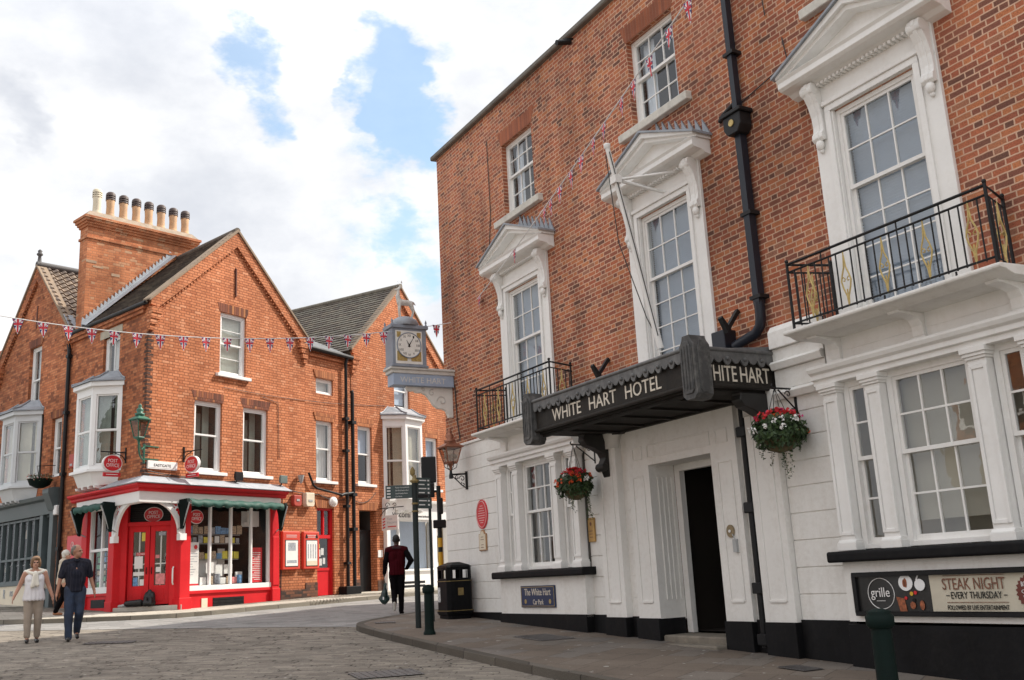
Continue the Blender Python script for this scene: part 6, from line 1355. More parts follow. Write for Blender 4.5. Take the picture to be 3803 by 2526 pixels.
def flagpole():
    t = thing('flagpole', FH, (11.2, .1, 4.6), 'white painted flagpole leaning out over the hotel canopy', 'flagpole')
    s = MB(FH); a, b = (11.2, .42, 4.72), (11.33, 1.0, 7.85); s.tube([a, tuple((x + y) / 2 for x, y in zip(a, b)), b], [.05, .045, .036], 10); s.lathe(b[0], b[1], [(.04, 7.82), (.055, 7.86), (.055, 7.89), (.02, 7.91)], 10); s.build('pole', M_WPT, t)
    s = MB(FH); c = (11.31, .90, 7.32)
    for q in ((10.85, .06, 7.42), (11.6, .06, 7.45), (11.2, .06, 7.2)): s.tube([c, q], .022, 6)
    s.box(11.24, 11.38, .84, .96, 7.26, 7.38); s.build('stay', M_WPT, t)
    s = MB(FH); s.tube([(11.38, 1.0, 7.75), (11.5, .8, 6.4), (11.3, .55, 5.2), (11.22, .46, 4.9)], .008, 5); s.tube([(11.28, 1.0, 7.75), (11.2, .72, 6.2), (11.16, .48, 4.9)], .008, 5); s.build('halyard', M_CABLE, t)
    for c, l in ((13.1, 'slim black V-shaped floodlight left of the flagpole, above the canopy front'), (9.95, 'slim black V-shaped floodlight beside the downpipe bend, above the canopy side')):
        t = thing('floodlight', FH, (c, .05, 4.7), l, 'floodlight', 'black floodlights above the canopy')
        s = MB(FH); s.prism([(0.0, 4.98), (.04, 5.02), (.26, 4.74), (.23, 4.69)], 'oz', c - .03, c + .03); s.build('body', M_IRN, t)
        s = MB(FH); s.prism([(.20, 4.71), (.26, 4.66), (.36, 4.86), (.34, 4.89)], 'oz', c - .04, c + .04); s.build('shade', M_IRN, t)
flagpole()

def cctv():
    T = thing('security_camera', FH, (13.48, 0, 10.95), 'small black security camera on a bracket high under the hotel parapet', 'security camera')
    s = MB(FH); s.tube([(13.48, .06, 10.98), (13.48, .36, 10.90)], .05, 10); s.tube([(13.48, 0, 11.06), (13.48, .2, 11.0)], .02, 6); s.build('body', M_IRN, T)
cctv()
# ------------------------------------------------------------------ hanging baskets
def basket(u, o, zt, wall_o, seed, label, arm_z, scale=1.0, mix=(.6, .1, .15, .15), side=1, fr=FH):
    rs = random.Random(seed); T = thing('hanging_basket', fr, (u, wall_o, arm_z), label, 'hanging basket', 'flower baskets on the hotel front')
    s = MB(fr); s.box(u - .015, u + .015, wall_o, wall_o + .02, arm_z - .3, arm_z + .03); s.tube([(u, wall_o + .01, arm_z), (u, o + .03, arm_z)], .012, 6); s.tube([(u, wall_o + .01, arm_z - .27), (u, o - .06, arm_z - .02)], .010, 6); s.tube([(u, o + .03, arm_z), (u, o + .05, arm_z + .03), (u, o + .03, arm_z + .05)], .01, 5)
    s.tube([(u, x, z) for x, z in scrollp(wall_o + .13, arm_z - .07, .05, 0, 1)], .007, 5); s.build('bracket', M_IRN, T)
    zr = zt - .12; s = MB(fr)
    for k in range(4): a = k * math.pi / 2 + .4; s.tube([(u, o, arm_z), (u + .2 * scale * math.cos(a), o + .2 * scale * math.sin(a), zr)], .004, 4)
    s.build('chain', M_IRN, T)
    s = MB(fr); s.lathe(u, o, [(.03, zr - .22 * scale), (.12 * scale, zr - .19 * scale), (.19 * scale, zr - .10 * scale), (.215 * scale, zr)], 14); s.build('bowl', M_MOSS, T)
    f = MB(fr)
    def leaf(p, r, nrm, m=0, k=1.5):
        n = Vector(nrm).normalized(); a = n.orthogonal().normalized(); a = (Matrix.Rotation(rs.random() * 6.3, 3, n) @ a); b = n.cross(a); P = Vector(f.L(*p))
        n2 = n * r * .25
        f.add([P - a * r * k, P + b * r * .7 + n2, P + a * r * k, P - b * r * .7 + n2], [(0, 1, 2), (0, 2, 3)], m)
    C = Vector((0, 0, 0))
    for i in range(2200):
        th = rs.random() * 6.283; ph = math.acos(rs.uniform(-.85, 1)); rr = scale * (.27 + .10 * noise.noise((math.cos(th) * 2 + seed, math.sin(th) * 2, ph * 2))) * rs.uniform(.65, 1.08)
        d = (math.sin(ph) * math.cos(th), math.sin(ph) * math.sin(th), math.cos(ph) * .72)
        if ph > 1.9 and rs.random() < .35: continue
        leaf((u + d[0] * rr * 1.08, o + d[1] * rr * 1.08, zr + .04 + d[2] * rr - (.0 if ph < 1.4 else rs.uniform(0, .06))), rs.uniform(.014, .034), (d[0] + rs.uniform(-.6, .6), d[1] + rs.uniform(-.6, .6), d[2] + rs.uniform(-.3, .8)))
    for j in range(9):                                    # trailing stems
        a = rs.random() * 6.283; L_ = rs.uniform(.15, .5) if j > 1 else .5
        x, y, z = u + .2 * scale * math.cos(a), o + .2 * scale * math.sin(a), zr - .05
        for q in range(int(L_ / .022)):
            x += rs.uniform(-.012, .012); y += rs.uniform(-.012, .012); z -= .022
            for _ in range(2): leaf((x + rs.uniform(-.02, .02), y + rs.uniform(-.02, .02), z), rs.uniform(.009, .016), (rs.uniform(-1, 1), rs.uniform(-1, 1), .4))
    f.build('foliage', M_LEAF, T)
    tot = sum(mix)
    for mt, nm, k in ((M_FRED, 'red_flowers', mix[0]), (M_FPNK, 'pink_flowers', mix[1]), (M_FWHT, 'white_flowers', mix[2]), (M_FORG, 'orange_flowers', mix[3])):
        f = MB(fr); cnt = int(64 * k / tot) + 1
        for i in range(cnt):
            th = rs.random() * 6.283; ph = rs.uniform(0, 1.0) if mt in (M_FRED, M_FPNK) else rs.uniform(.9, 1.75); rr = scale * .32
            c = (u + math.sin(ph) * math.cos(th) * rr, o + math.sin(ph) * math.sin(th) * rr, zr + .05 + math.cos(ph) * rr * .72)
            for q in range(12):
                leaf(tuple(ci + rs.uniform(-.03, .03) for ci in c), rs.uniform(.014, .026), (rs.uniform(-1, 1), rs.uniform(-1, 1), rs.uniform(-.5, 1)), 0, 1.0)
        f.build(nm, mt, T)
    return T
basket(13.6, .50, 3.08, .07, 3, 'hanging basket of red flowers with a long trailing stem between left bay window and doorway', 3.64, .98, (.72, .05, .1, .22))
basket(9.02, .42, 3.26, .07, 8, 'mixed red, pink and white hanging basket between downpipe and right bay window', 3.72, 1.06, (.55, .25, .2, .1))
def small_basket():
    rs = random.Random(4); T = thing('flower_trough', FL, (5.1, .3, 4.9), 'dark half-round wall basket of red and white flowers over the slate shop', 'hanging basket'); u, o, z = 5.02, .40, 4.86
    s = MB(FL); s.lathe(u, o, [(.10, z - .24), (.26, z - .16), (.32, z)], 16); s.build('bowl', M_DGN, T); s = MB(FL); s.tube([(u, 0, z + .4), (u, .5, z + .36), (u, .42, z)], .012, 5); s.build('bracket', M_IRN, T)
    for nm, mt, n, r in (('foliage', M_LEAF, 500, .03), ('red_flowers', M_FRED, 160, .024), ('white_flowers', M_FWHT, 60, .024)):
        f = MB(FL)
        for i in range(n):
            a = rs.random() * 6.283; q = .34 * math.sqrt(rs.random()); P = Vector(f.L(u + q * math.cos(a), o + q * math.sin(a), z + rs.uniform(-.06, .13) * (1.2 - q)))
            v = [P + Vector((rs.uniform(-r, r), rs.uniform(-r, r), rs.uniform(-r, r))) for _ in range(3)]; f.add(v, [(0, 1, 2)])
        f.build(nm, mt, T)
small_basket()

# ------------------------------------------------------------------ post office signs
def oval(mb_fr, T, u, o, z, rx, rz, txt_o, cross=False):
    pass
def po_signs():
    # two hanging round signs, their faces turned across the wall
    for fr, u, oc, zc, l in ((FP, 1.21, .34, 4.78, 'round red post office sign hanging from a black bracket over the sunny shop window'), (FL, .92, .36, 4.84, 'round red post office sign hanging from a black bracket beside the white oriel window')):
        T = thing('hanging_sign', fr, (u, 0, 5.1), l, 'sign', 'round post office signs on brackets')
        s = MB(fr); s.box(u - .02, u + .02, 0, .03, 4.86, 5.25); s.tube([(u, .02, 5.12), (u, .66, 5.12)], .016, 6); s.tube([(u, .02, 4.92), (u, .1, 5.03), (u, .3, 5.10)], .012, 5)
        for o_ in (oc - .1, oc + .1): s.tube([(u, o_, 5.12), (u, o_, zc + .15)], .006, 4)
        s.build('bracket', M_IRN, T)
        s = MB(fr); P_ = [(oc + .25 * math.cos(k * math.pi / 20), zc + .21 * math.sin(k * math.pi / 20)) for k in range(40)]; s.prism(P_, 'oz', u - .04, u + .04); s.build('rim', M_RIM, T)
        s = MB(fr); s.prism([(oc + (a - oc) * .91, zc + (b - zc) * .91) for a, b in P_], 'oz', u - .046, u - .04); s.build('disc', M_REDD, T)
        s = MB(fr); s.textx('POST', u - .047, oc, zc + .02, .085, .24, .004); s.textx('OFFICE', u - .047, oc, zc - .095, .085, .33, .004); s.build('lettering', M_POS, T)
        s = MB(fr); s.box(u - .02, u + .02, oc - .22, oc + .22, zc - .33, zc - .23); s.build('plate', M_REDD, T); s = MB(fr); s.box(u - .023, u - .02, oc - .15, oc + .15, zc - .287, zc - .272); s.tube([(u, oc - .1, zc - .2), (u, oc - .1, zc - .24)], .006, 4); s.build('plate_lettering', M_POS, T)
    for fr, u, o, z, rx, rz, l in ((FD, .77, -.27 + .02, 3.58, .235, .19, 'oval post office sign over the red double doors'), (FP, 1.62, .045, 3.49, .225, .18, 'oval post office sign inside the top corner of the shop window')):
        T = thing('oval_sign', fr, (u, o, z), l, 'sign', 'oval post office signs')
        s = MB(fr); s.disc(u, o, z, rx, rz, .02, 40); s.build('rim', M_RIM, T); s = MB(fr); s.disc(u, o + .02, z, rx * .93, rz * .91, .006, 40); s.build('disc', M_REDD, T)
        s = MB(fr); s.text('POST', u, o + .026, z + .015, .078, .23, .004); s.text('OFFICE', u, o + .026, z - .085, .078, .32, .004); s.build('lettering', M_POS, T)
    T = thing('street_sign', FP, (.53, 0, 4.62), 'white street name sign reading EASTGATE on the post office corner', 'street sign')
    s = MB(FP); s.box(.08, .99, 0, .045, 4.63, 4.83); b = s.build('board', M_RIM, T, bevel=.006); s = MB(FP); s.box(.12, .95, .045, .05, 4.665, 4.795); s.build('panel', M_WHP, T); s = MB(FP); s.text('EASTGATE', .52, .05, 4.695, .065, .52, .004); s.build('lettering', M_BLK, T)
po_signs()
def boards():
    for a, b, l, k in ((4.66, 5.36, 'red notice case with a picture poster, nearer the shop window', 0), (5.50, 6.16, 'red notice case with a chart poster, beside the red side door', 1)):
        T = thing('notice_case', FP, (a, 0, 2.1), l, 'notice board', 'red wall notice cases')
        s = MB(FP); s.box(a, b, 0, .11, 2.10, 3.16); s.build('case', M_CASE, T, bevel=.025, seg=2)
        s = MB(FP); s.box(a + .09, b - .09, .11, .118, 2.18, 2.92); s.build('gasket', M_BLK, T, bevel=.003); s = MB(FP); s.box(a + .11, b - .11, .118, .121, 2.20, 2.90); s.build('poster', M_POS, T)
        s = MB(FP)
        if k == 0: s.box(a + .2, b - .2, .121, .123, 2.62, 2.84); s.box(a + .16, b - .16, .121, .123, 2.28, 2.36)
        else:
            for i in range(4): s.box(a + .16 + i * .1, a + .20 + i * .1, .121, .123, 2.40, 2.80)
        s.build('print', M_GREYP, T)
        s = MB(FP); s.box(a + .14, b - .14, .112, .114, 2.99, 3.01); s.box(a + .14, b - .14, .112, .114, 3.04, 3.06); s.build('heading', M_RIMP, T)
        if k:
            s = MB(FP)
            for x in (a + .07, b - .17): s.prism([(x, 2.97), (x + .1, 2.97), (x + .09, 3.03), (x + .05, 3.09), (x + .01, 3.03)], 'uz', .111, .116)
            s.build('emblem', M_BLK, T)
            s = MB(FP); s.box(a + .11, b - .11, .1212, .1225, 2.20, 2.33); s.build('poster_foot', M_CRM, T)
    for u0, u1, z0, z1, d, mt, l, c in ((5.08, 5.40, 3.87, 4.18, .14, M_REDF, 'faded red alarm box on the brick above the notice cases', 'alarm box'), (5.56, 5.92, 3.87, 4.27, .16, M_CRM, 'cream alarm box beside the faded red one', 'alarm box')):
        T = thing('alarm_box', FP, (u0, 0, z0), l, c); s = MB(FP); s.prism([(u0, z0 + .06), (u0 + .05, z0), (u1 - .05, z0), (u1, z0 + .06), (u1, z1), (u0, z1)], 'uz', 0, d); s.build('cover', mt, T, bevel=.015)
        s = MB(FP); s.box(u0 + .1, u1 - .1, d, d + .012, z0 + .14, z0 + .2); s.build('label_strip', M_GRY, T)
    T = thing('bulkhead_lamp', FP, (6.85, 0, 4.05), 'round white bulkhead lamp above the red side door', 'wall lamp'); s = MB(FP); s.disc(6.86, 0, 4.06, .17, .15, .06, 24); s.build('rim', M_RIM, T); s = MB(FP); s.ball((6.86, .05, 4.06), .14, n=14, k=(1, .6, .9)); s.build('globe', M_GLW, T)
    for u, z, l in ((4.60, 4.56, 'green-grey floodlight at the right end of the shopfront roof'), (2.92, 4.56, 'black floodlight between the two first floor windows')):
        T = thing('floodlight', FP, (u, 0, z), l, 'floodlight'); s = MB(FP); s.box(u - .14, u + .14, .16, .22, z - .08, z + .14); s.prism([(.10, z - .03), (.16, z - .08), (.16, z + .14), (.10, z + .09)], 'oz', u - .1, u + .1); s.build('body', M_FLD if u > 4 else M_BLK, T, bevel=.01); s = MB(FP); s.tube([(u, 0, z - .12), (u, .1, z - .12), (u, .14, z)], .02, 6); s.build('arm', M_IRN, T)
    T = thing('wall_spotlight', FP, (5.38, 0, 4.55), 'small steel V-shaped spotlight on the brick right of the shopfront', 'spotlight'); s = MB(FP); s.lathe(5.38, .12, [(.02, 4.52), (.06, 4.6), (.10, 4.76)], 12); s.build('shade', M_GRY, T); s = MB(FP); s.tube([(5.38, 0, 4.6), (5.38, .12, 4.56)], .015, 5); s.build('arm', M_IRN, T)
    T = thing('downpipe_plinth_block', FP, (7.5, 0, 1.3), 'black painted block at the foot of the drainpipes', 'block'); s = MB(FP); s.box(7.12, 7.80, -.02, .30, 1.15, 1.56); s.build('block', M_PLN, T, bevel=.012)
    T = thing('parcel_terminal', FL, (3.4, 0, 1.9), 'tall red wall panel with a round emblem left of the post office corner window', 'wall panel'); s = MB(FL); s.box(2.98, 3.84, 0, .09, 1.75, 3.24); s.build('panel', M_REDD, T, bevel=.008)
    s = MB(FL); s.tube([(3.50 + .075 * math.cos(k * math.pi / 12), .095, 2.98 + .09 * math.sin(k * math.pi / 12)) for k in range(24)], .012, 5, closed=True)
    for z in (2.94, 2.98, 3.02): s.box(3.46, 3.54, .09, .094, z - .008, z + .008)
    s.box(3.0, 3.2, .09, .11, 2.2, 2.75); s.build('emblem', M_RIMP, T)
    T = thing('alarm_box', FL, (3.9, 0, 4.4), 'small red alarm box on the shaded brick beside the oriel window', 'alarm box'); s = MB(FL); s.box(3.62, 3.92, 0, .12, 5.05, 5.42); s.build('cover', M_REDF, T, bevel=.015); s = MB(FL); s.box(3.7, 3.84, .12, .128, 5.1, 5.16); s.build('label_strip', M_GRY, T)
    T = thing('wall_box', FL, (4.6, 0, 3.95), 'white plastic box on the brick beside the black downpipe', 'wall box'); s = MB(FL); s.box(4.46, 4.66, 0, .16, 3.86, 4.12); s.build('cover', M_RIM, T, bevel=.02); s = MB(FL); s.tube([(4.56, .05, 4.12), (4.5, .05, 4.6)], .012, 5); s.build('cable', M_CABLE, T)
M_CASE = pm('case_red', (.62, .06, .035), .4, 0, .06, 3)
M_REDF = pm('faded_red', (.42, .06, .04), .55, 0, .15, 5)
M_FLD = pm('green_grey', (.12, .16, .15), .5, 0, .15, 6)
boards()
def barber_sign():
    T = thing('barber_sign', FP, (9.2, 0, 3.2), 'white hanging barber sign with a striped pole drawn on it', 'sign'); u = 9.12
    s = MB(FP); s.tube([(u, 0, 3.92), (u, .95, 3.92)], .016, 6); s.tube([(u, x, z) for x, z in scrollp(.3, 4.0, .10, 0, 1)], .010, 5); s.tube([(u, x, z) for x, z in scrollp(.6, 3.99, .08, 3, -1)], .010, 5); s.tube([(u, .02, 3.7), (u, .2, 3.86), (u, .35, 3.92)], .012, 5)
    for o in (.18, .62): s.tube([(u, o, 3.92), (u, o, 3.68)], .006, 4)
    s.build('bracket', M_IRN, T); s = MB(FP); s.box(u - .02, u + .02, .08, .72, 3.22, 3.68); s.build('board', M_RIM, T, bevel=.004)
    s = MB(FP); s.textx('Tom', u - .021, .40, 3.53, .075, .2, .003); s.textx('Viscomi', u - .021, .48, 3.42, .075, .38, .003); s.build('lettering', M_GREYP, T)
    s = MB(FP); s.box(u - .024, u - .02, .32, .66, 3.31, 3.34)
    for i in range(4): s.prism([(.12, 3.27 + i * .09), (.22, 3.30 + i * .09), (.22, 3.345 + i * .09), (.12, 3.315 + i * .09)], 'oz', u - .024, u - .02)
    s.build('striped_pole', M_REDD, T)
    for u, z, l in ((11.2, 4.55, 'white dish lamp under the barber house window'), (12.75, 4.35, 'white dish lamp at the right of the barber house')):
        T = thing('dish_lamp', FP, (u, 0, z), l, 'wall lamp', 'white dish lamps'); s = MB(FP); s.ball((u, .25, z), .16, n=12, k=(.7, .8, 1)); s.build('dish', M_GLW, T); s = MB(FP); s.tube([(u, 0, z - .1), (u, .25, z - .1)], .02, 6); s.build('arm', M_IRN, T)
barber_sign()

# ------------------------------------------------------------------ street furniture
def bollards():
    x, y = -1.61, 16.98; T = thing('bollard', FW, (x, y, G(x, y)), 'dark green iron bollard in front of the litter bin', 'bollard', 'iron bollards on the kerb'); z = G(x, y)
    s = MB(FW); s.lathe(x, y, [(.10, z - .02), (.10, z + .03), (.085, z + .06), (.078, z + .10), (.074, z + .62), (.072, z + .68)], 20); s.build('post', M_DGN, T)
    s = MB(FW); s.lathe(x, y, [(.085, z + .66), (.10, z + .68), (.102, z + .745), (.085, z + .765), (.09, z + .78), (.03, z + .80)], 20); s.build('cap', M_DGN, T)
    b = dup(T); nx, ny = 2.9, 8.5; b.location = (nx, ny, G(nx, ny)); b.scale = (1.12, 1.12, 1.1); tag(b, 'blurred near bollard of dark green iron in front of the long banner')
    b['label'] = 'dark green bollard nearest the camera, in front of the long banner'
bollards()
def bin_():
    fr = Fr((-1.36, 20.21), DH, 1); fr = Fr((-1.40, 20.30), DH, 1); z = .855
    T = thing('litter_bin', fr, (0, 0, z), 'black square litter bin with gilt lines and a worn white sticker beside the hotel corner', 'litter bin')
    def oct_(w, c): return [(-w, -w + c), (-w + c, -w), (w - c, -w), (w, -w + c), (w, w - c), (w - c, w), (-w + c, w), (-w, w - c)]
    s = MB(fr); s.prism(oct_(.25, .05), 'uo', z - .03, z + .07); s.prism(oct_(.275, .06), 'uo', z + .07, z + .74); s.prism(oct_(.29, .06), 'uo', z + .10, z + .14); s.build('body', M_BINB, T, bevel=.01)
    s = MB(fr); w, c = .27, .06
    for a, b in zip(oct_(w, c), oct_(w, c)[1:] + oct_(w, c)[:1]):
        def at(t, z_): return s.L(a[0] + (b[0] - a[0]) * t, a[1] + (b[1] - a[1]) * t, z_)
        if math.hypot(b[0] - a[0], b[1] - a[1]) < .2: s.add([at(0, z + .74), at(1, z + .74), at(1, z + .98), at(0, z + .98)], [(0, 1, 2, 3)])
        else:
            for t0, t1, z0, z1 in ((0, .12, .74, .98), (.88, 1, .74, .98), (.12, .88, .74, .77), (.12, .88, .93, .98), (.46, .54, .77, .93)): s.add([at(t0, z + z0), at(t1, z + z0), at(t1, z + z1), at(t0, z + z1)], [(0, 1, 2, 3)])
    s.build('hood', M_BINB, T)
    s = MB(fr); P0, P1, P2 = oct_(.285, .06), oct_(.25, .06), oct_(.10, .03)
    for A_, B_, za, zb in ((P0, P1, .98, 1.02), (P1, P2, 1.02, 1.08)): s.add([s.L(p[0], p[1], z + za) for p in A_] + [s.L(p[0], p[1], z + zb) for p in B_], [(i, (i + 1) % 8, 8 + (i + 1) % 8, 8 + i) for i in range(8)])
    s.add([s.L(p[0], p[1], z + 1.08) for p in P2] + [s.L(p[0], p[1], z + .98) for p in P0], [tuple(range(8)), tuple(range(8, 16))]); s.build('lid', M_BINB, T)
    s = MB(fr)
    for zz in (.71, .145): s.prism(oct_(.281 if zz > .5 else .293, .06), 'uo', z + zz, z + zz + .012)
    s.build('gilt_line', M_GLDD, T)
    s = MB(fr); s.box(.277 - .0 - .55, .0 - .277, -.04, .08, z + .42, z + .58) if 0 else s.box(-.279, -.276, -.06, .06, z + .44, z + .58); s.build('emblem', M_GLDD, T)
    s = MB(fr); s.box(.08, .19, .276, .279, z + .32, z + .60); s.build('torn_sticker', M_STK, T)
M_BINB = pm('bin_black', (.005, .005, .006), .5, 0, .3, 7, .05, 30, .15, (.03, .03, .027), .12)
M_GLDD = pm('dull_gilt', (.22, .16, .06), .5, .3, .3, 12)
M_STK = pm('torn_sticker', (.45, .45, .44), .7, 0, .9, 16)
bin_()
def signpost():
    x, y = -1.925, 18.27; z = G(x, y); v = Vector((x, y)).normalized(); rx = Vector((v.y, -v.x)); fr = Fr((x, y), (-rx.x, -rx.y), 1)   # u runs to the viewer's left
    T = thing('fingerpost', fr, (0, 0, z), 'tall dark green pedestrian signpost with finger boards at the kerb', 'signpost')
    s = MB(fr); s.tube([(0, 0, z), (0, 0, z + 2.60)], .052, 14); s.build('post', M_FPOST, T)
    s = MB(fr)
    for zz in (2.03, 2.17, 2.56): s.lathe(0, 0, [(.058, z + zz), (.062, z + zz + .015), (.058, z + zz + .03)], 14)
    s.build('gilt_band', M_GLDD, T); s = MB(fr); s.lathe(0, 0, [(.08, z + 2.58), (.085, z + 2.61), (.04, z + 2.63), (.03, z + 2.7)], 12); s.lathe(0.03, 0, [(.0, z + 2.67), (.045, z + 2.72), (.048, z + 2.79), (.022, z + 2.84), (.006, z + 2.86)], 12, ko=.35); s.build('finial', M_GLDD, T)
    def finger(d, L_, z0, z1, lines, icons, m, tip=0):
        fr2 = Fr((x, y), (d[0], d[1]), 1); return fr2
    # left finger
    s = MB(fr); s.prism([(.05, 2.13), (.50, 2.08), (.52, 2.28), (.05, 2.42)], 'uz', -.018, .018) if 0 else None
    s = MB(fr); s.box(.05, .53, -.016, .016, z + 2.29, z + 2.53); b = s.build('finger_board', M_FNG, T, bevel=.005)
    s = MB(fr)
    for i, (t, w) in enumerate((('Museum of Lincolnshire Life', .25), ('Ellis Mill & Newport Arch', .24), ('Lawn & Assembly Rooms', .22), ('Car Parks', .12))): s.text(t, .08 + w / 2 + (.27 - w), .017, z + 2.478 - i * .054, .022, w, .002)
    for i in range(4): s.box(.44, .505, .016, .018, z + 2.475 - i * .054, z + 2.498 - i * .054)
    s.build('finger_lettering', M_RIM, T)
    # right-hand fingers turned away up the street
    rot = R(38); fr2 = Fr((x, y), (math.cos(rot) * rx.x - math.sin(rot) * rx.y, math.sin(rot) * rx.x + math.cos(rot) * rx.y), 1)
    for z0, z1, L_, o in ((2.36, 2.66, .36, 0), (2.10, 2.29, .38, 0)):
        s = MB(fr2); s.box(.05, L_, -.016, .016, z + z0, z + z1); ob = s.build('finger_board', M_FNG, None); 
        ob.parent = T; ob.matrix_parent_inverse = T.matrix_world.inverted()
        s = MB(fr2)
        for i in range(int((z1 - z0) / .075)): s.box(.08, .26 - .04 * (i % 2), -.0185, -.016, z + z1 - .06 - i * .075, z + z1 - .04 - i * .075); s.box(.29, .33, -.0185, -.016, z + z1 - .065 - i * .075, z + z1 - .035 - i * .075)
        ob = s.build('finger_lettering', M_RIM, None); ob.parent = T; ob.matrix_parent_inverse = T.matrix_world.inverted()
    for o in [c for c in bpy.data.objects if c.parent == T]: pass
M_FPOST = pm('post_grey_green', (.018, .024, .024), .5, 0, .15, 6, spec=.25)
signpost()
def traffic_pole():
    x, y = -2.03, 24.9; z = G(x, y, -.05); v = Vector((x, y)).normalized(); rx = Vector((v.y, -v.x)); fr = Fr((x, y), (-rx.x, -rx.y), 1)
    T = thing('traffic_signal', fr, (0, 0, z), 'traffic signal pole with black box heads and yellow bands behind the signpost', 'traffic signal')
    s = MB(fr); s.tube([(0, 0, z), (0, 0, z + 2.9)], .055, 12); s.build('pole', M_FPOST, T)
    s = MB(fr)
    for z0, z1 in ((.86, 1.28), (1.40, 1.62)): s.lathe(0, 0, [(.059, z + z0), (.059, z + z1)], 12)
    s.build('yellow_band', M_YEL, T)
    s = MB(fr); s.box(-.16, .16, -.1, .10, z + 1.86, z + 2.06); s.box(-.10, .02, -.09, .09, z + 2.2, z + 2.6); s.build('control_box', M_BLK, T, bevel=.02)
    s = MB(fr); s.box(.10, .66, -.10, .02, z + 2.62, z + 2.98); s.box(.0, .5, -.03, .0, z + 2.74, z + 2.8); s.build('signal_head', M_BLK, T, bevel=.02)
    x, y = -1.95, 19.6; z = 0.85; v = Vector((x, y)).normalized(); rx = Vector((v.y, -v.x)); fr = Fr((x, y), (-rx.x, -rx.y), 1)
    T = thing('sign_backboard', fr, (-.17, 0, z + 2.5), 'plain black sign backboard standing above the finger boards', 'sign')
    s = MB(fr); s.box(-.315, -.025, -.02, .02, z + 2.62, z + 3.14); s.build('board', M_BLK, T, bevel=.02)
    s = MB(fr); s.tube([(-.17, -.03, z - .03), (-.17, -.03, z + 3.0)], .03, 8); s.build('pole', M_FPOST, T)
    s = MB(fr); s.box(-.21, -.13, -.05, .0, z + 2.7, z + 2.74); s.build('clamp', M_IRN, T)
traffic_pole()
def bags():
    T = thing('rucksack', FD, (.75, -.1, 1.36), 'black rucksack leaning on the post office doors', 'bag')
    blob_mesh('bag_body', FD, [((.71, .10, 1.42), .075, (.74, .04, 1.64), .06), ((.89, .10, 1.42), .075, (.86, .04, 1.64), .06), ((.80, .09, 1.42), .09, (.80, .04, 1.69), .06), ((.73, .18, 1.42), .055, (.74, .16, 1.53), .045), ((.87, .18, 1.42), .055, (.86, .16, 1.53), .045), ((.74, .18, 1.42), .055, (.86, .18, 1.42), .055)], [], .012, M_BAG, T, None, 2, .012, 9)
    s = MB(FD); s.tube([(.72, .1, 1.66), (.80, .06, 1.74), (.88, .1, 1.66)], .012, 5); s.build('strap', M_BAG, T)
    T = thing('holdall', FD, (.4, -.02, 1.36), 'low black holdall on the post office doorstep', 'bag'); blob_mesh('bag_body', FD, [((.28, .10, 1.43), .07, (.58, .10, 1.44), .09)], [], .012, M_BAG, T, None, 2, .012, 9)
    T = thing('carrier_bag', FD, (.16, .0, 1.36), 'small crumpled grey bag at the left end of the post office doorstep', 'bag'); blob_mesh('bag_body', FD, [((.09, .06, 1.38), .035, (.24, .07, 1.385), .045)], [], .01, M_GRY, T, None, 1, .02, 20)
M_BAG = pm('black_nylon', (.012, .012, .013), .5, 0, .3, 12)
bags()

# ------------------------------------------------------------------ bunting
def bunting(name, pts, ts, label, face, w=.20, h=.29):
    P = [Vector(p) for p in pts]
    def at(t):
        a, b, c = P; return a * ((t - .5) * (t - 1) * 2) + b * (-4 * t * (t - 1)) + c * (2 * t * (t - .5))
    T = thing(name, FW, tuple(P[0]), label, 'bunting')
    s = MB(FW); s.tube([tuple(at(k / 60)) for k in range(61)], .009, 5); s.build('cord', M_ROPE, T)
    def tri(x0, x1): return x0, x1
    proto = None
    for i, t in enumerate(ts):
        p = at(t); d = (at(t + .004) - at(t - .004)); d.z = 0; d.normalize()
        if proto is None:
            s = MB(FW); wv = lambda a, b: .003 * math.sin(a * 14 + b * 9)
            def edge(z): return w / 2 * (1 + z / h)
            def poly(pp, oo, m):
                s.add([(a, oo + wv(a, b), b) for a, b in pp] + [(a, -oo + wv(a, b), b) for a, b in pp], [tuple(range(len(pp))), tuple(range(2 * len(pp) - 1, len(pp) - 1, -1))], m)
            nseg = 6
            for k in range(nseg):
                za, zb = -h * k / nseg, -h * (k + 1) / nseg; poly([(-edge(za), za), (edge(za), za), (edge(zb), zb), (-edge(zb), zb)], .001, 0)
            for sg in (1, -1):     # blue corners, diagonals, cross
                poly([(sg * w * .46, -.004), (sg * w * .17, -.004), (sg * w * .40, -.055)], .003, 1); poly([(sg * w * .385, -.075), (sg * w * .34, -.12), (sg * w * .14, -.075)], .003, 1)
                poly([(sg * w * .31, -.135), (sg * w * .25, -.19), (sg * w * .10, -.135)], .003, 1)
                poly([(sg * w * .47, -.0), (sg * w * .43, -.02), (sg * w * .1, -.09), (sg * w * .1, -.075)], .004, 2)
            poly([(-.017, 0), (.017, 0), (.012, -h * .88), (-.012, -h * .88)], .005, 2); poly([(-w * .36, -.088), (w * .36, -.088), (w * .31, -.118), (-w * .31, -.118)], .0055, 2)
            proto = s.build('pennant', [M_FLAGW, M_FLAGB, M_FLAGR], None); proto.parent = T; o = proto
        else:
            o = proto.copy(); COL.objects.link(o); o.parent = T
        rot = math.atan2(d.y, d.x) + face + random.uniform(-.15, .15)
        o.matrix_world = Matrix.Identity(4); o.matrix_parent_inverse = Matrix.Identity(4)
        o.location = p - P[0]; o.rotation_euler = (random.uniform(-.08, .08), random.uniform(-.06, .06), rot)
    return T
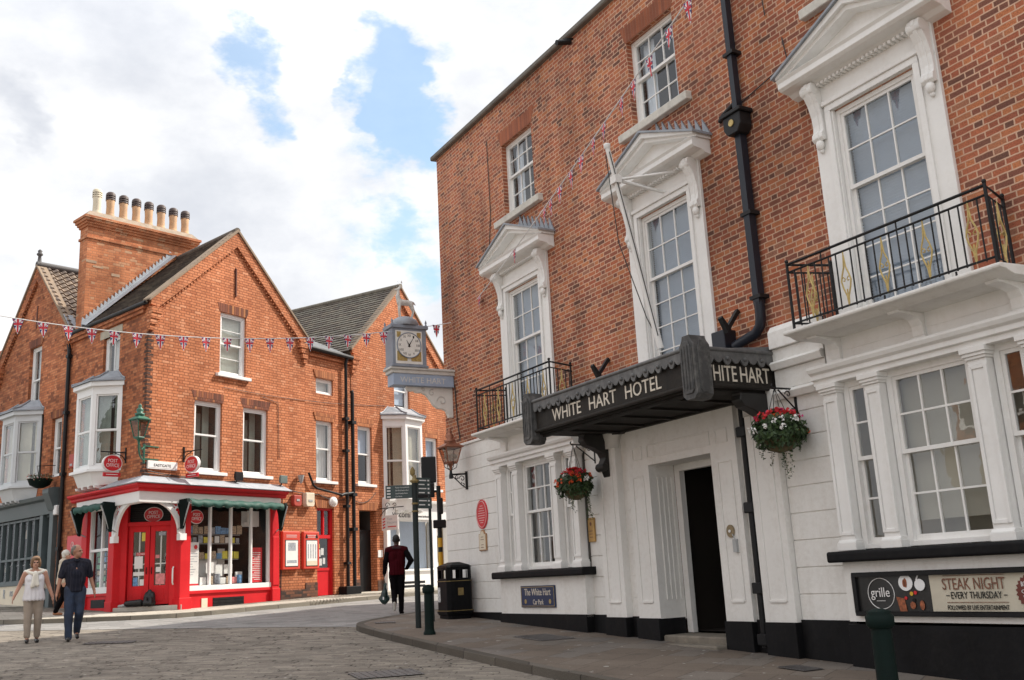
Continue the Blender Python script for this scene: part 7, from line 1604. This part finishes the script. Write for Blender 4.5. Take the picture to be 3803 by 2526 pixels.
bunting('street_bunting', [(-10.012, 16.534, 6.736), (-5.662, 18.779, 6.417), (-1.312, 21.023, 7.07)], [0.0924, 0.1339, 0.176, 0.2189, 0.2596, 0.2995, 0.3408, 0.383, 0.426, 0.469, 0.5102, 0.554, 0.5952, 0.6362, 0.6789, 0.7196, 0.7602, 0.8016, 0.8397, 0.8806, 0.9202, 0.9637], 'string of union flag pennants across the street in front of the post office', 0.12)
bunting('hotel_bunting', [(-0.682, 19.899, 7.252), (0.9, 14.938, 7.655), (2.481, 9.977, 8.217)], [0.941, 0.8922, 0.835, 0.7853, 0.7444, 0.6831, 0.6424, 0.5933, 0.5474, 0.4982, 0.4531, 0.424, 0.2569, 0.019], 'string of pennants slanting down across the hotel brickwork', .04, .17, .30)


# ------------------------------------------------------------------ people
M_SKN = pm('skin', (.50, .27, .19), .55, 0, .08, 20)
M_SKN2 = pm('tanned_skin', (.44, .22, .145), .55, 0, .08, 20)
M_SKD = pm('dark_skin', (.06, .032, .022), .5, 0, .1, 20)
M_DEN = pm('denim', (.025, .04, .075), .8, 0, .45, 7, .2, 40)
M_NVS = brick_mat('navy_check_shirt', [(0, (.010, .012, .022)), (1, (.016, .018, .032))], (.028, .028, .042), bw=.055, ch=.055, joint=.010, split=1.1, wob=0, coords='Object', patch=.2, bump=0)
M_TSH = pm('white_vest', (.78, .77, .80), .8, 0, .06, 5, .1, 20)
M_KNT = pm('cream_knit', (.80, .77, .68), .9, 0, .08, 12, .3, 60)
M_STNT = pm('stone_trousers', (.36, .30, .245), .85, 0, .12, 6, .15, 30)
M_BEIG = pm('beige_jacket', (.56, .48, .38), .85, 0, .1, 6)
M_HRB = pm('light_brown_hair', (.20, .115, .06), .6, 0, .4, 18)
M_HRG = pm('grey_hair', (.16, .14, .115), .6, 0, .3, 22)
M_HRW = pm('white_hair', (.62, .60, .54), .6, 0, .15, 18)
M_HRK = pm('black_hair', (.008, .007, .007), .7, 0, .3, 18)
M_MRN = pm('maroon_jacket', (.045, .004, .007), .9, 0, .2, 6, spec=.05)
M_BTR = pm('black_trousers', (.006, .005, .006), .9, 0, .3, 6, spec=.05)
M_TRN = pm('tan_shoe', (.40, .17, .08), .6)
M_SHOE = pm('black_shoe', (.014, .013, .013), .45)
M_SOLE = pm('pale_sole', (.42, .40, .36), .7)
M_LIP = pm('lips', (.36, .12, .10), .5)
M_EYE = pm('eye_dark', (.03, .02, .02), .3)

def person(x, y, zg, facing, label, sp):
    """sp holds the pose: joints in body space (x to the figure's left, y forward, z up), H scaled"""
    f = Vector((math.sin(facing), math.cos(facing))); fr = Fr((x, y), (-f.y, f.x), 1)   # local u = left side... o = backward
    fr.s = -1; fr.M = Matrix(((f.y, f.x, 0, x), (-f.x, f.y, 0, y), (0, 0, 1, zg), (0, 0, 0, 1)))    # u: figure's left, o: forward
    T = bpy.data.objects.new('person', None); T.empty_display_size = .3; COL.objects.link(T); T.matrix_world = fr.M.copy(); BASE[T.name] = (fr, Vector((0, 0, 0))); tag(T, label, 'person')
    k = sp['H'] / 1.75; sk = sp['skin']; fat = sp.get('fat', 1.0)
    def v(p): return tuple(c * k for c in p)
    def cap(p, r, q, s_, g=1.0, add=0): return (v(p), r * k * g + add, v(q), s_ * k * g + add)
    J = sp['J']; caps = []; ells = []
    hx, hy, hz = J['head']; tw = sp.get('turn', 0)
    ct, st = math.cos(tw), math.sin(tw)
    def hd(a, b, c): return ((hx + a * ct - b * st), (hy + a * st + b * ct), hz + c)
    ells.append((v(hd(0, -.012, .02)), (.074 * k, .092 * k, .108 * k), -tw)); ells.append((v(hd(0, .03, -.055)), (.058 * k, .062 * k, .065 * k), -tw))
    caps += [cap(hd(0, .085, .0), .010, hd(0, .108, -.032), .016), cap(hd(-.03, .078, .022), .014, hd(.03, .078, .022), .014), cap(hd(0, .07, -.092), .022, hd(0, .078, -.088), .02)]
    for sg in (1, -1): caps.append(cap(hd(sg * .076, -.012, .012), .016, hd(sg * .076, -.012, -.02), .012))
    ch, pl, nk = J['chest'], J['pelvis'], J['neck']
    caps += [cap(nk, .056, (hx, hy - .012, hz - .07), .052), cap((ch[0], ch[1], ch[2]), .115, (pl[0], pl[1], pl[2] + .1), .11, fat)]
    torso = []
    for sg in (1, -1):
        torso += [cap((ch[0] + sg * .07, ch[1], ch[2] + .03), .105, (pl[0] + sg * .055, pl[1], pl[2] + .05), .10 * fat), cap((nk[0], nk[1] - .01, nk[2] - .03), .06, J['shL' if sg > 0 else 'shR'], .058)]
    caps += torso
    limbs = {}
    for S in 'LR':
        sh, el, wr = J['sh' + S], J['el' + S], J['wr' + S]; hp_, kn, an = J['hip' + S], J['kn' + S], J['an' + S]
        limbs['ua' + S] = cap(sh, .052, el, .040, fat); limbs['fa' + S] = cap(el, .040, wr, .027, fat)
        limbs['th' + S] = cap(hp_, .092 * fat, kn, .060); limbs['sk' + S] = cap(kn, .058, an, .040)
        caps += [limbs[q + S] for q in ('ua', 'fa', 'th', 'sk')]
        fx, fy, fz = J['toe' + S]; caps.append(cap((an[0], an[1] - .0, an[2] - .04), .035, (fx, fy, fz), .028))
        d = (Vector(wr) - Vector(el)).normalized(); hd_ = J.get('hand' + S)
        d = Vector(hd_).normalized() if hd_ else d
        side = Vector((0, 1, 0)) - d * d.y; side = side.normalized() if side.length > .1 else Vector((1, 0, 0)); out_ = d.cross(side)
        W = Vector(wr); caps.append(cap(tuple(W), .026, tuple(W + d * .04), .028))
        for j, (a, L_) in enumerate(((-.030, .060), (-.010, .070), (.010, .076), (.030, .066))):
            b0 = W + d * .075 + side * a; mid = b0 + d * L_ * .5 + out_ * .004; tip = mid + d * L_ * .42 - out_ * .018 * (1 if S == 'L' else -1) * sp.get('curl', 1)
            caps += [cap(tuple(W + d * .02 + side * a * .7), .014, tuple(b0), .0125), cap(tuple(b0), .0105, tuple(mid), .0095), cap(tuple(mid), .0095, tuple(tip), .008)]
        t0 = W + d * .03 + side * .03; t1 = t0 + side * .026 + d * .032; t2 = t1 + d * .034 - side * .004
        caps += [cap(tuple(t0), .014, tuple(t1), .0115), cap(tuple(t1), .0115, tuple(t2), .009)]
    blob_mesh('body', fr, caps, ells, .0095, sk, T, None, 2)
    # facial details
    s = MB(fr)
    for sg in (1, -1): s.ball(v(hd(sg * .030, .078, .006)), .0105 * k, n=8)
    s.build('eyes', M_EYE, T)
    s = MB(fr); s.ball(v(hd(0, .088, -.058)), .02 * k, n=8, k=(1.1, .35, .3)); s.build('mouth', M_LIP, T)
    # clothes
    for nm, mt, lst, add, extra in sp['clothes'](J, cap, v, limbs, torso, hd):
        blob_mesh(nm, fr, lst, extra, .012, mt, T, None, 2, sp.get('fold', .008), 9)
    return T, fr, v, hd
M_YELC = pm('yellow_bag', (.62, .50, .10), .5, 0, .12, 8)
M_BAGG = pm('green_bag', (.010, .03, .028), .35, 0, .4, 9)
M_MRN2 = pm('dark_hood', (.03, .006, .009), .9, 0, .3, 8)
def grow(c, d): return (c[0], c[1] + d, c[2], c[3] + d)
def part(c, t0, t1):
    p, r, q, s = Vector(c[0]), c[1], Vector(c[2]), c[3]; return (tuple(p.lerp(q, t0)), r + (s - r) * t0, tuple(p.lerp(q, t1)), r + (s - r) * t1)
def trousers(J, cap, v, limbs, add, t1, flare=0):
    out = []
    for S in 'LR':
        out += [grow(limbs['th' + S], add), grow(part(limbs['sk' + S], 0, t1), add + .004)]
        if flare: c = part(limbs['sk' + S], .3, t1); out.append((c[0], c[1] + add, c[2], c[3] + add + flare))
    p = J['pelvis']; out.append((*cap((p[0] - .07, p[1], p[2] + .0), .10, (p[0] + .07, p[1], p[2] + .0), .10)[:3], .102)); out.append(cap((p[0], p[1], p[2] + .10), .125, (p[0], p[1], p[2] - .02), .125))
    return out
def shoes(J, cap, h=.0):
    out = []
    for S in 'LR':
        a, t = J['an' + S], J['toe' + S]; out += [cap((a[0], a[1] - .03, a[2] - .045), .042, (t[0], t[1] + .01, t[2] + .004), .036), cap((a[0], a[1], a[2] - .02), .042, (a[0], a[1], a[2] - .05), .044)]
    return out
def hem(cap, rx, ry, z0, z1, rx1=None, ry1=None, r=.035, y=0):
    rx1, ry1 = rx1 or rx, ry1 or ry; out = []
    for k in range(16):
        a = k * math.pi / 8; out.append(cap((rx * math.cos(a), y + ry * math.sin(a), z0), r, (rx1 * math.cos(a), y + ry1 * math.sin(a), z1), r))
    return out
def stand(**k):
    J = dict(head=(0, .01, 1.625), neck=(0, -.012, 1.47), chest=(0, 0, 1.27), pelvis=(0, 0, .95), shL=(.185, -.012, 1.405), shR=(-.185, -.012, 1.405), elL=(.245, -.03, 1.125), elR=(-.245, -.03, 1.125), wrL=(.27, .03, .88), wrR=(-.27, .03, .88), hipL=(.088, 0, .92), hipR=(-.088, 0, .92), knL=(.095, .02, .50), knR=(-.095, .02, .50), anL=(.095, 0, .085), anR=(-.095, 0, .085), toeL=(.11, .15, .028), toeR=(-.11, .15, .028))
    J.update(k); return J

# man in navy check shirt
def man_clothes(J, cap, v, limbs, torso, hd):
    sh = [grow(part(c, 0, .75), .020) for c in torso[::2]] + [grow(c, .02) for c in torso[1::2]] + [grow(part(limbs['ua' + S], 0, .82), .024) for S in 'LR'] + [cap((0, 0, 1.2), .15, (0, .0, 1.06), .13)] + hem(cap, .125, .10, 1.15, .90, .135, .105)
    col = [cap((-.06, .03, 1.485), .022, (.0, .075, 1.44), .018), cap((.06, .03, 1.485), .022, (.0, .075, 1.44), .018), cap((-.065, .02, 1.485), .024, (0, -.07, 1.50), .024), cap((.065, .02, 1.485), .024, (0, -.07, 1.50), .024)]
    return [('shirt', M_NVS, sh + col, 0, []), ('jeans', M_DEN, trousers(J, cap, v, limbs, .020, 1.05), 0, []), ('shoes', M_SHOE, shoes(J, cap), 0, []),
            ('hair', M_HRG, [cap(hd(.0, -.05, .05), .072, hd(0, -.065, -.02), .062)], 0, [(v(hd(0, -.030, .052)), (.076, .080, .070), -TW[0]), (v(hd(.072, -.02, .01)), (.012, .03, .035), -TW[0]), (v(hd(-.072, -.02, .01)), (.012, .03, .035), -TW[0])])]
TW = [-.95]
man = stand(wrR=(-.315, .06, .87), elR=(-.265, .0, 1.13), handR=(-.12, .05, -1), elL=(.265, -.06, 1.13), wrL=(.335, -.02, .885), handL=(.12, .25, -1), knR=(-.10, .09, .50), anR=(-.085, .10, .085), toeR=(-.10, .25, .028), knL=(.085, .06, .50), anL=(.075, -.20, .17), toeL=(.085, -.08, .05), hipL=(.088, -.01, .92))
person(-8.20, 18.55, G(-8.20, 18.55, -.097), R(152), 'man in navy check shirt and jeans walking hand in hand, looking sideways', dict(H=1.70, J=man, skin=M_SKN2, turn=TW[0], clothes=man_clothes))

def woman_clothes(J, cap, v, limbs, torso, hd):
    top = [grow(part(c, 0, .8), .017) for c in torso[::2]] + [cap((0, .0, 1.2), .15, (0, 0, 1.06), .165), cap((-.085, .06, 1.28), .075, (.085, .06, 1.28), .075)] + hem(cap, .14, .12, 1.2, .87, .185, .155)
    knit = [cap((-.19, -.04, 1.45), .035, (0, -.07, 1.50), .045), cap((.19, -.04, 1.45), .035, (0, -.07, 1.50), .045), cap((-.19, -.03, 1.45), .038, (-.02, .13, 1.40), .035), cap((.19, -.03, 1.45), .038, (.02, .13, 1.40), .035), cap((-.0, .15, 1.41), .05, (.01, .16, 1.37), .048), cap((-.01, .17, 1.37), .035, (-.045, .19, 1.14), .045), cap((.02, .17, 1.36), .035, (.05, .19, 1.16), .042), cap((.19, -.05, 1.44), .05, (.23, -.09, 1.15), .07), cap((-.18, -.05, 1.44), .05, (-.2, -.1, 1.25), .06)]
    gl = [cap(hd(-.048, .080, .010), .013, hd(-.022, .090, .006), .015), cap(hd(.022, .090, .006), .015, hd(.048, .080, .010), .013), cap(hd(-.06, .07, .014), .006, hd(-.08, -.02, .016), .005), cap(hd(.06, .07, .014), .006, hd(.08, -.02, .016), .005), cap(hd(-.02, .095, .01), .006, hd(.02, .095, .01), .006)]
    hair = [(v(hd(0, -.03, .055)), (.088, .095, .080), 0), (v(hd(.072, -.015, -.01)), (.030, .055, .085), 0), (v(hd(-.072, -.015, -.01)), (.030, .055, .085), 0), (v(hd(0, -.06, -.02)), (.07, .05, .09), 0), (v(hd(.02, .045, .085)), (.055, .045, .03), 0), (v(hd(.03, -.03, .115)), (.04, .05, .03), 0)]
    return [('vest', M_TSH, top, 0, []), ('trousers', M_STNT, trousers(J, cap, v, limbs, .016, .86), 0, [(v((0, -.05, .9)), (.16, .14, .14), 0)]), ('shoes', M_SHOE, shoes(J, cap), 0, []), ('jumper', M_KNT, knit, 0, []), ('sunglasses', M_EYE, gl, 0, []), ('hair', M_HRB, [], 0, hair)]
woman = stand(wrL=(.36, .06, .90), elL=(.275, -.02, 1.14), handL=(.1, .05, -1), elR=(-.285, -.06, 1.15), wrR=(-.375, -.0, .94), handR=(-.3, .15, -1), knR=(-.095, .07, .50), anR=(-.09, .10, .085), toeR=(-.10, .25, .028), knL=(.10, .03, .50), anL=(.10, -.06, .085), toeL=(.11, .09, .028))
person(-8.86, 18.36, G(-8.86, 18.36, -.097), R(152), 'woman in white vest and sunglasses with a cream jumper round her shoulders', dict(H=1.50, J=woman, skin=M_SKN, fat=1.12, fold=.006, clothes=woman_clothes))

def third_clothes(J, cap, v, limbs, torso, hd):
    sh = [grow(part(c, 0, .8), .03) for c in torso[::2]] + [grow(c, .03) for c in torso[1::2]] + [grow(limbs['ua' + S], .025) for S in 'LR'] + [grow(limbs['fa' + S], .022) for S in 'LR'] + [cap((0, 0, 1.2), .15, (0, 0, 1.05), .15)] + hem(cap, .14, .12, 1.15, .84, .165, .15)
    return [('jacket', M_BEIG, sh, 0, []), ('trousers', M_BTR, trousers(J, cap, v, limbs, .015, 1.0), 0, []), ('shoes', M_TRN, shoes(J, cap), 0, []), ('hair', M_HRW, [], 0, [(v(hd(0, -.025, .04)), (.088, .095, .088), 0), (v(hd(0, -.06, -.03)), (.08, .05, .07), 0)])]
third = stand(head=(0, .05, 1.60), neck=(0, .01, 1.46), knR=(-.1, .12, .5), anR=(-.1, .16, .085), toeR=(-.11, .31, .028), knL=(.1, -.0, .5), anL=(.1, -.18, .1), toeL=(.11, -.04, .03))
person(-10.9, 24.0, G(-10.9, 24.0, .005), R(75), 'white-haired person in beige jacket and black trousers passing behind the couple', dict(H=1.52, J=third, skin=M_SKN, clothes=third_clothes))
fr_ = Fr((-10.62, 23.75), (1, 0), 1); zb = G(-10.62, 23.75)
T_ = thing('carrier_bag', fr_, (0, 0, zb + .3), 'yellow carrier bag held low by the white-haired person', 'bag')
s = MB(fr_); s.prism([(-.09, zb + .33), (.15, zb + .33), (.07, zb + .62), (-.01, zb + .62)], 'uz', -.05, .05); s.build('bag_body', M_YELC, T_, bevel=.02); s = MB(fr_); s.tube([(0, 0, zb + .62), (.03, 0, zb + .74), (.06, 0, zb + .62)], .008, 5); s.build('handle', M_YELC, T_)

def walk_clothes(J, cap, v, limbs, torso, hd):
    sh = [grow(part(c, 0, .8), .028) for c in torso[::2]] + [grow(c, .028) for c in torso[1::2]] + hem(cap, .13, .11, 1.15, .885, .155, .125)
    slv = [grow(limbs['ua' + S], .022) for S in 'LR'] + [grow(part(limbs['fa' + S], 0, .95), .02) for S in 'LR']
    return [('jacket', M_MRN, sh, 0, []), ('sleeves', M_BTR, slv, 0, []), ('hood', M_MRN2, [cap((-.07, -.06, 1.45), .05, (.07, -.06, 1.45), .05), cap((-.075, .01, 1.47), .04, (.075, .01, 1.47), .04)], 0, []), ('trousers', M_BTR, trousers(J, cap, v, limbs, .012, 1.0), 0, []), ('shoes', M_BTR, shoes(J, cap), 0, []),
            ('soles', M_SOLE, [cap((J['anL'][0], J['anL'][1] - .075, J['anL'][2] - .015), .036, (J['toeL'][0], J['toeL'][1] - .055, J['toeL'][2] - .0), .034), cap((J['anR'][0], J['anR'][1] - .03, .02), .034, (J['toeR'][0], J['toeR'][1], .016), .03)], 0, []),
            ('hair', M_HRK, [], 0, [(v(hd(0, -.02, .03)), (.083, .098, .100), 0)])]
walk = stand(wrL=(.285, .02, .90), elL=(.25, -.03, 1.15), handL=(.05, 0, -1), elR=(-.325, -.10, 1.16), wrR=(-.22, .06, 1.0), handR=(.4, .5, -.2), knR=(-.085, .03, .50), anR=(-.075, .02, .085), toeR=(-.10, .17, .028), knL=(.075, .05, .50), anL=(.06, -.28, .27), toeL=(.06, -.31, .12))
person(-2.87, 22.95, G(-2.87, 22.95, -.094), R(-5), 'man in maroon and black jacket walking away with a dark green bag', dict(H=1.76, J=walk, skin=M_SKD, clothes=walk_clothes))
bx, by = -3.16, 22.95; zb = G(bx, by, -.1); fr_ = Fr((bx, by), (1, 0), 1)
T_ = thing('shopping_bag', fr_, (0, 0, zb + .3), 'dark green carrier bag hanging from the left hand of the walking man', 'bag')
blob_mesh('bag_body', fr_, [((0, 0, zb + .33), .10, (0, 0, zb + .50), .075), ((0, 0, zb + .5), .07, (.02, 0, zb + .68), .03)], [((0, 0, zb + .36), (.125, .08, .09), 0)], .012, M_BAGG, T_, None, 2, .02, 9)
s = MB(fr_); s.tube([(-.02, 0, zb + .62), (0, 0, zb + .80), (.03, 0, zb + .62)], .010, 5); s.build('handle', M_BAGG, T_); s = MB(fr_); s.box(-.03, .0, -.105, -.10, zb + .34, zb + .40); s.build('printed_mark', M_POS, T_)
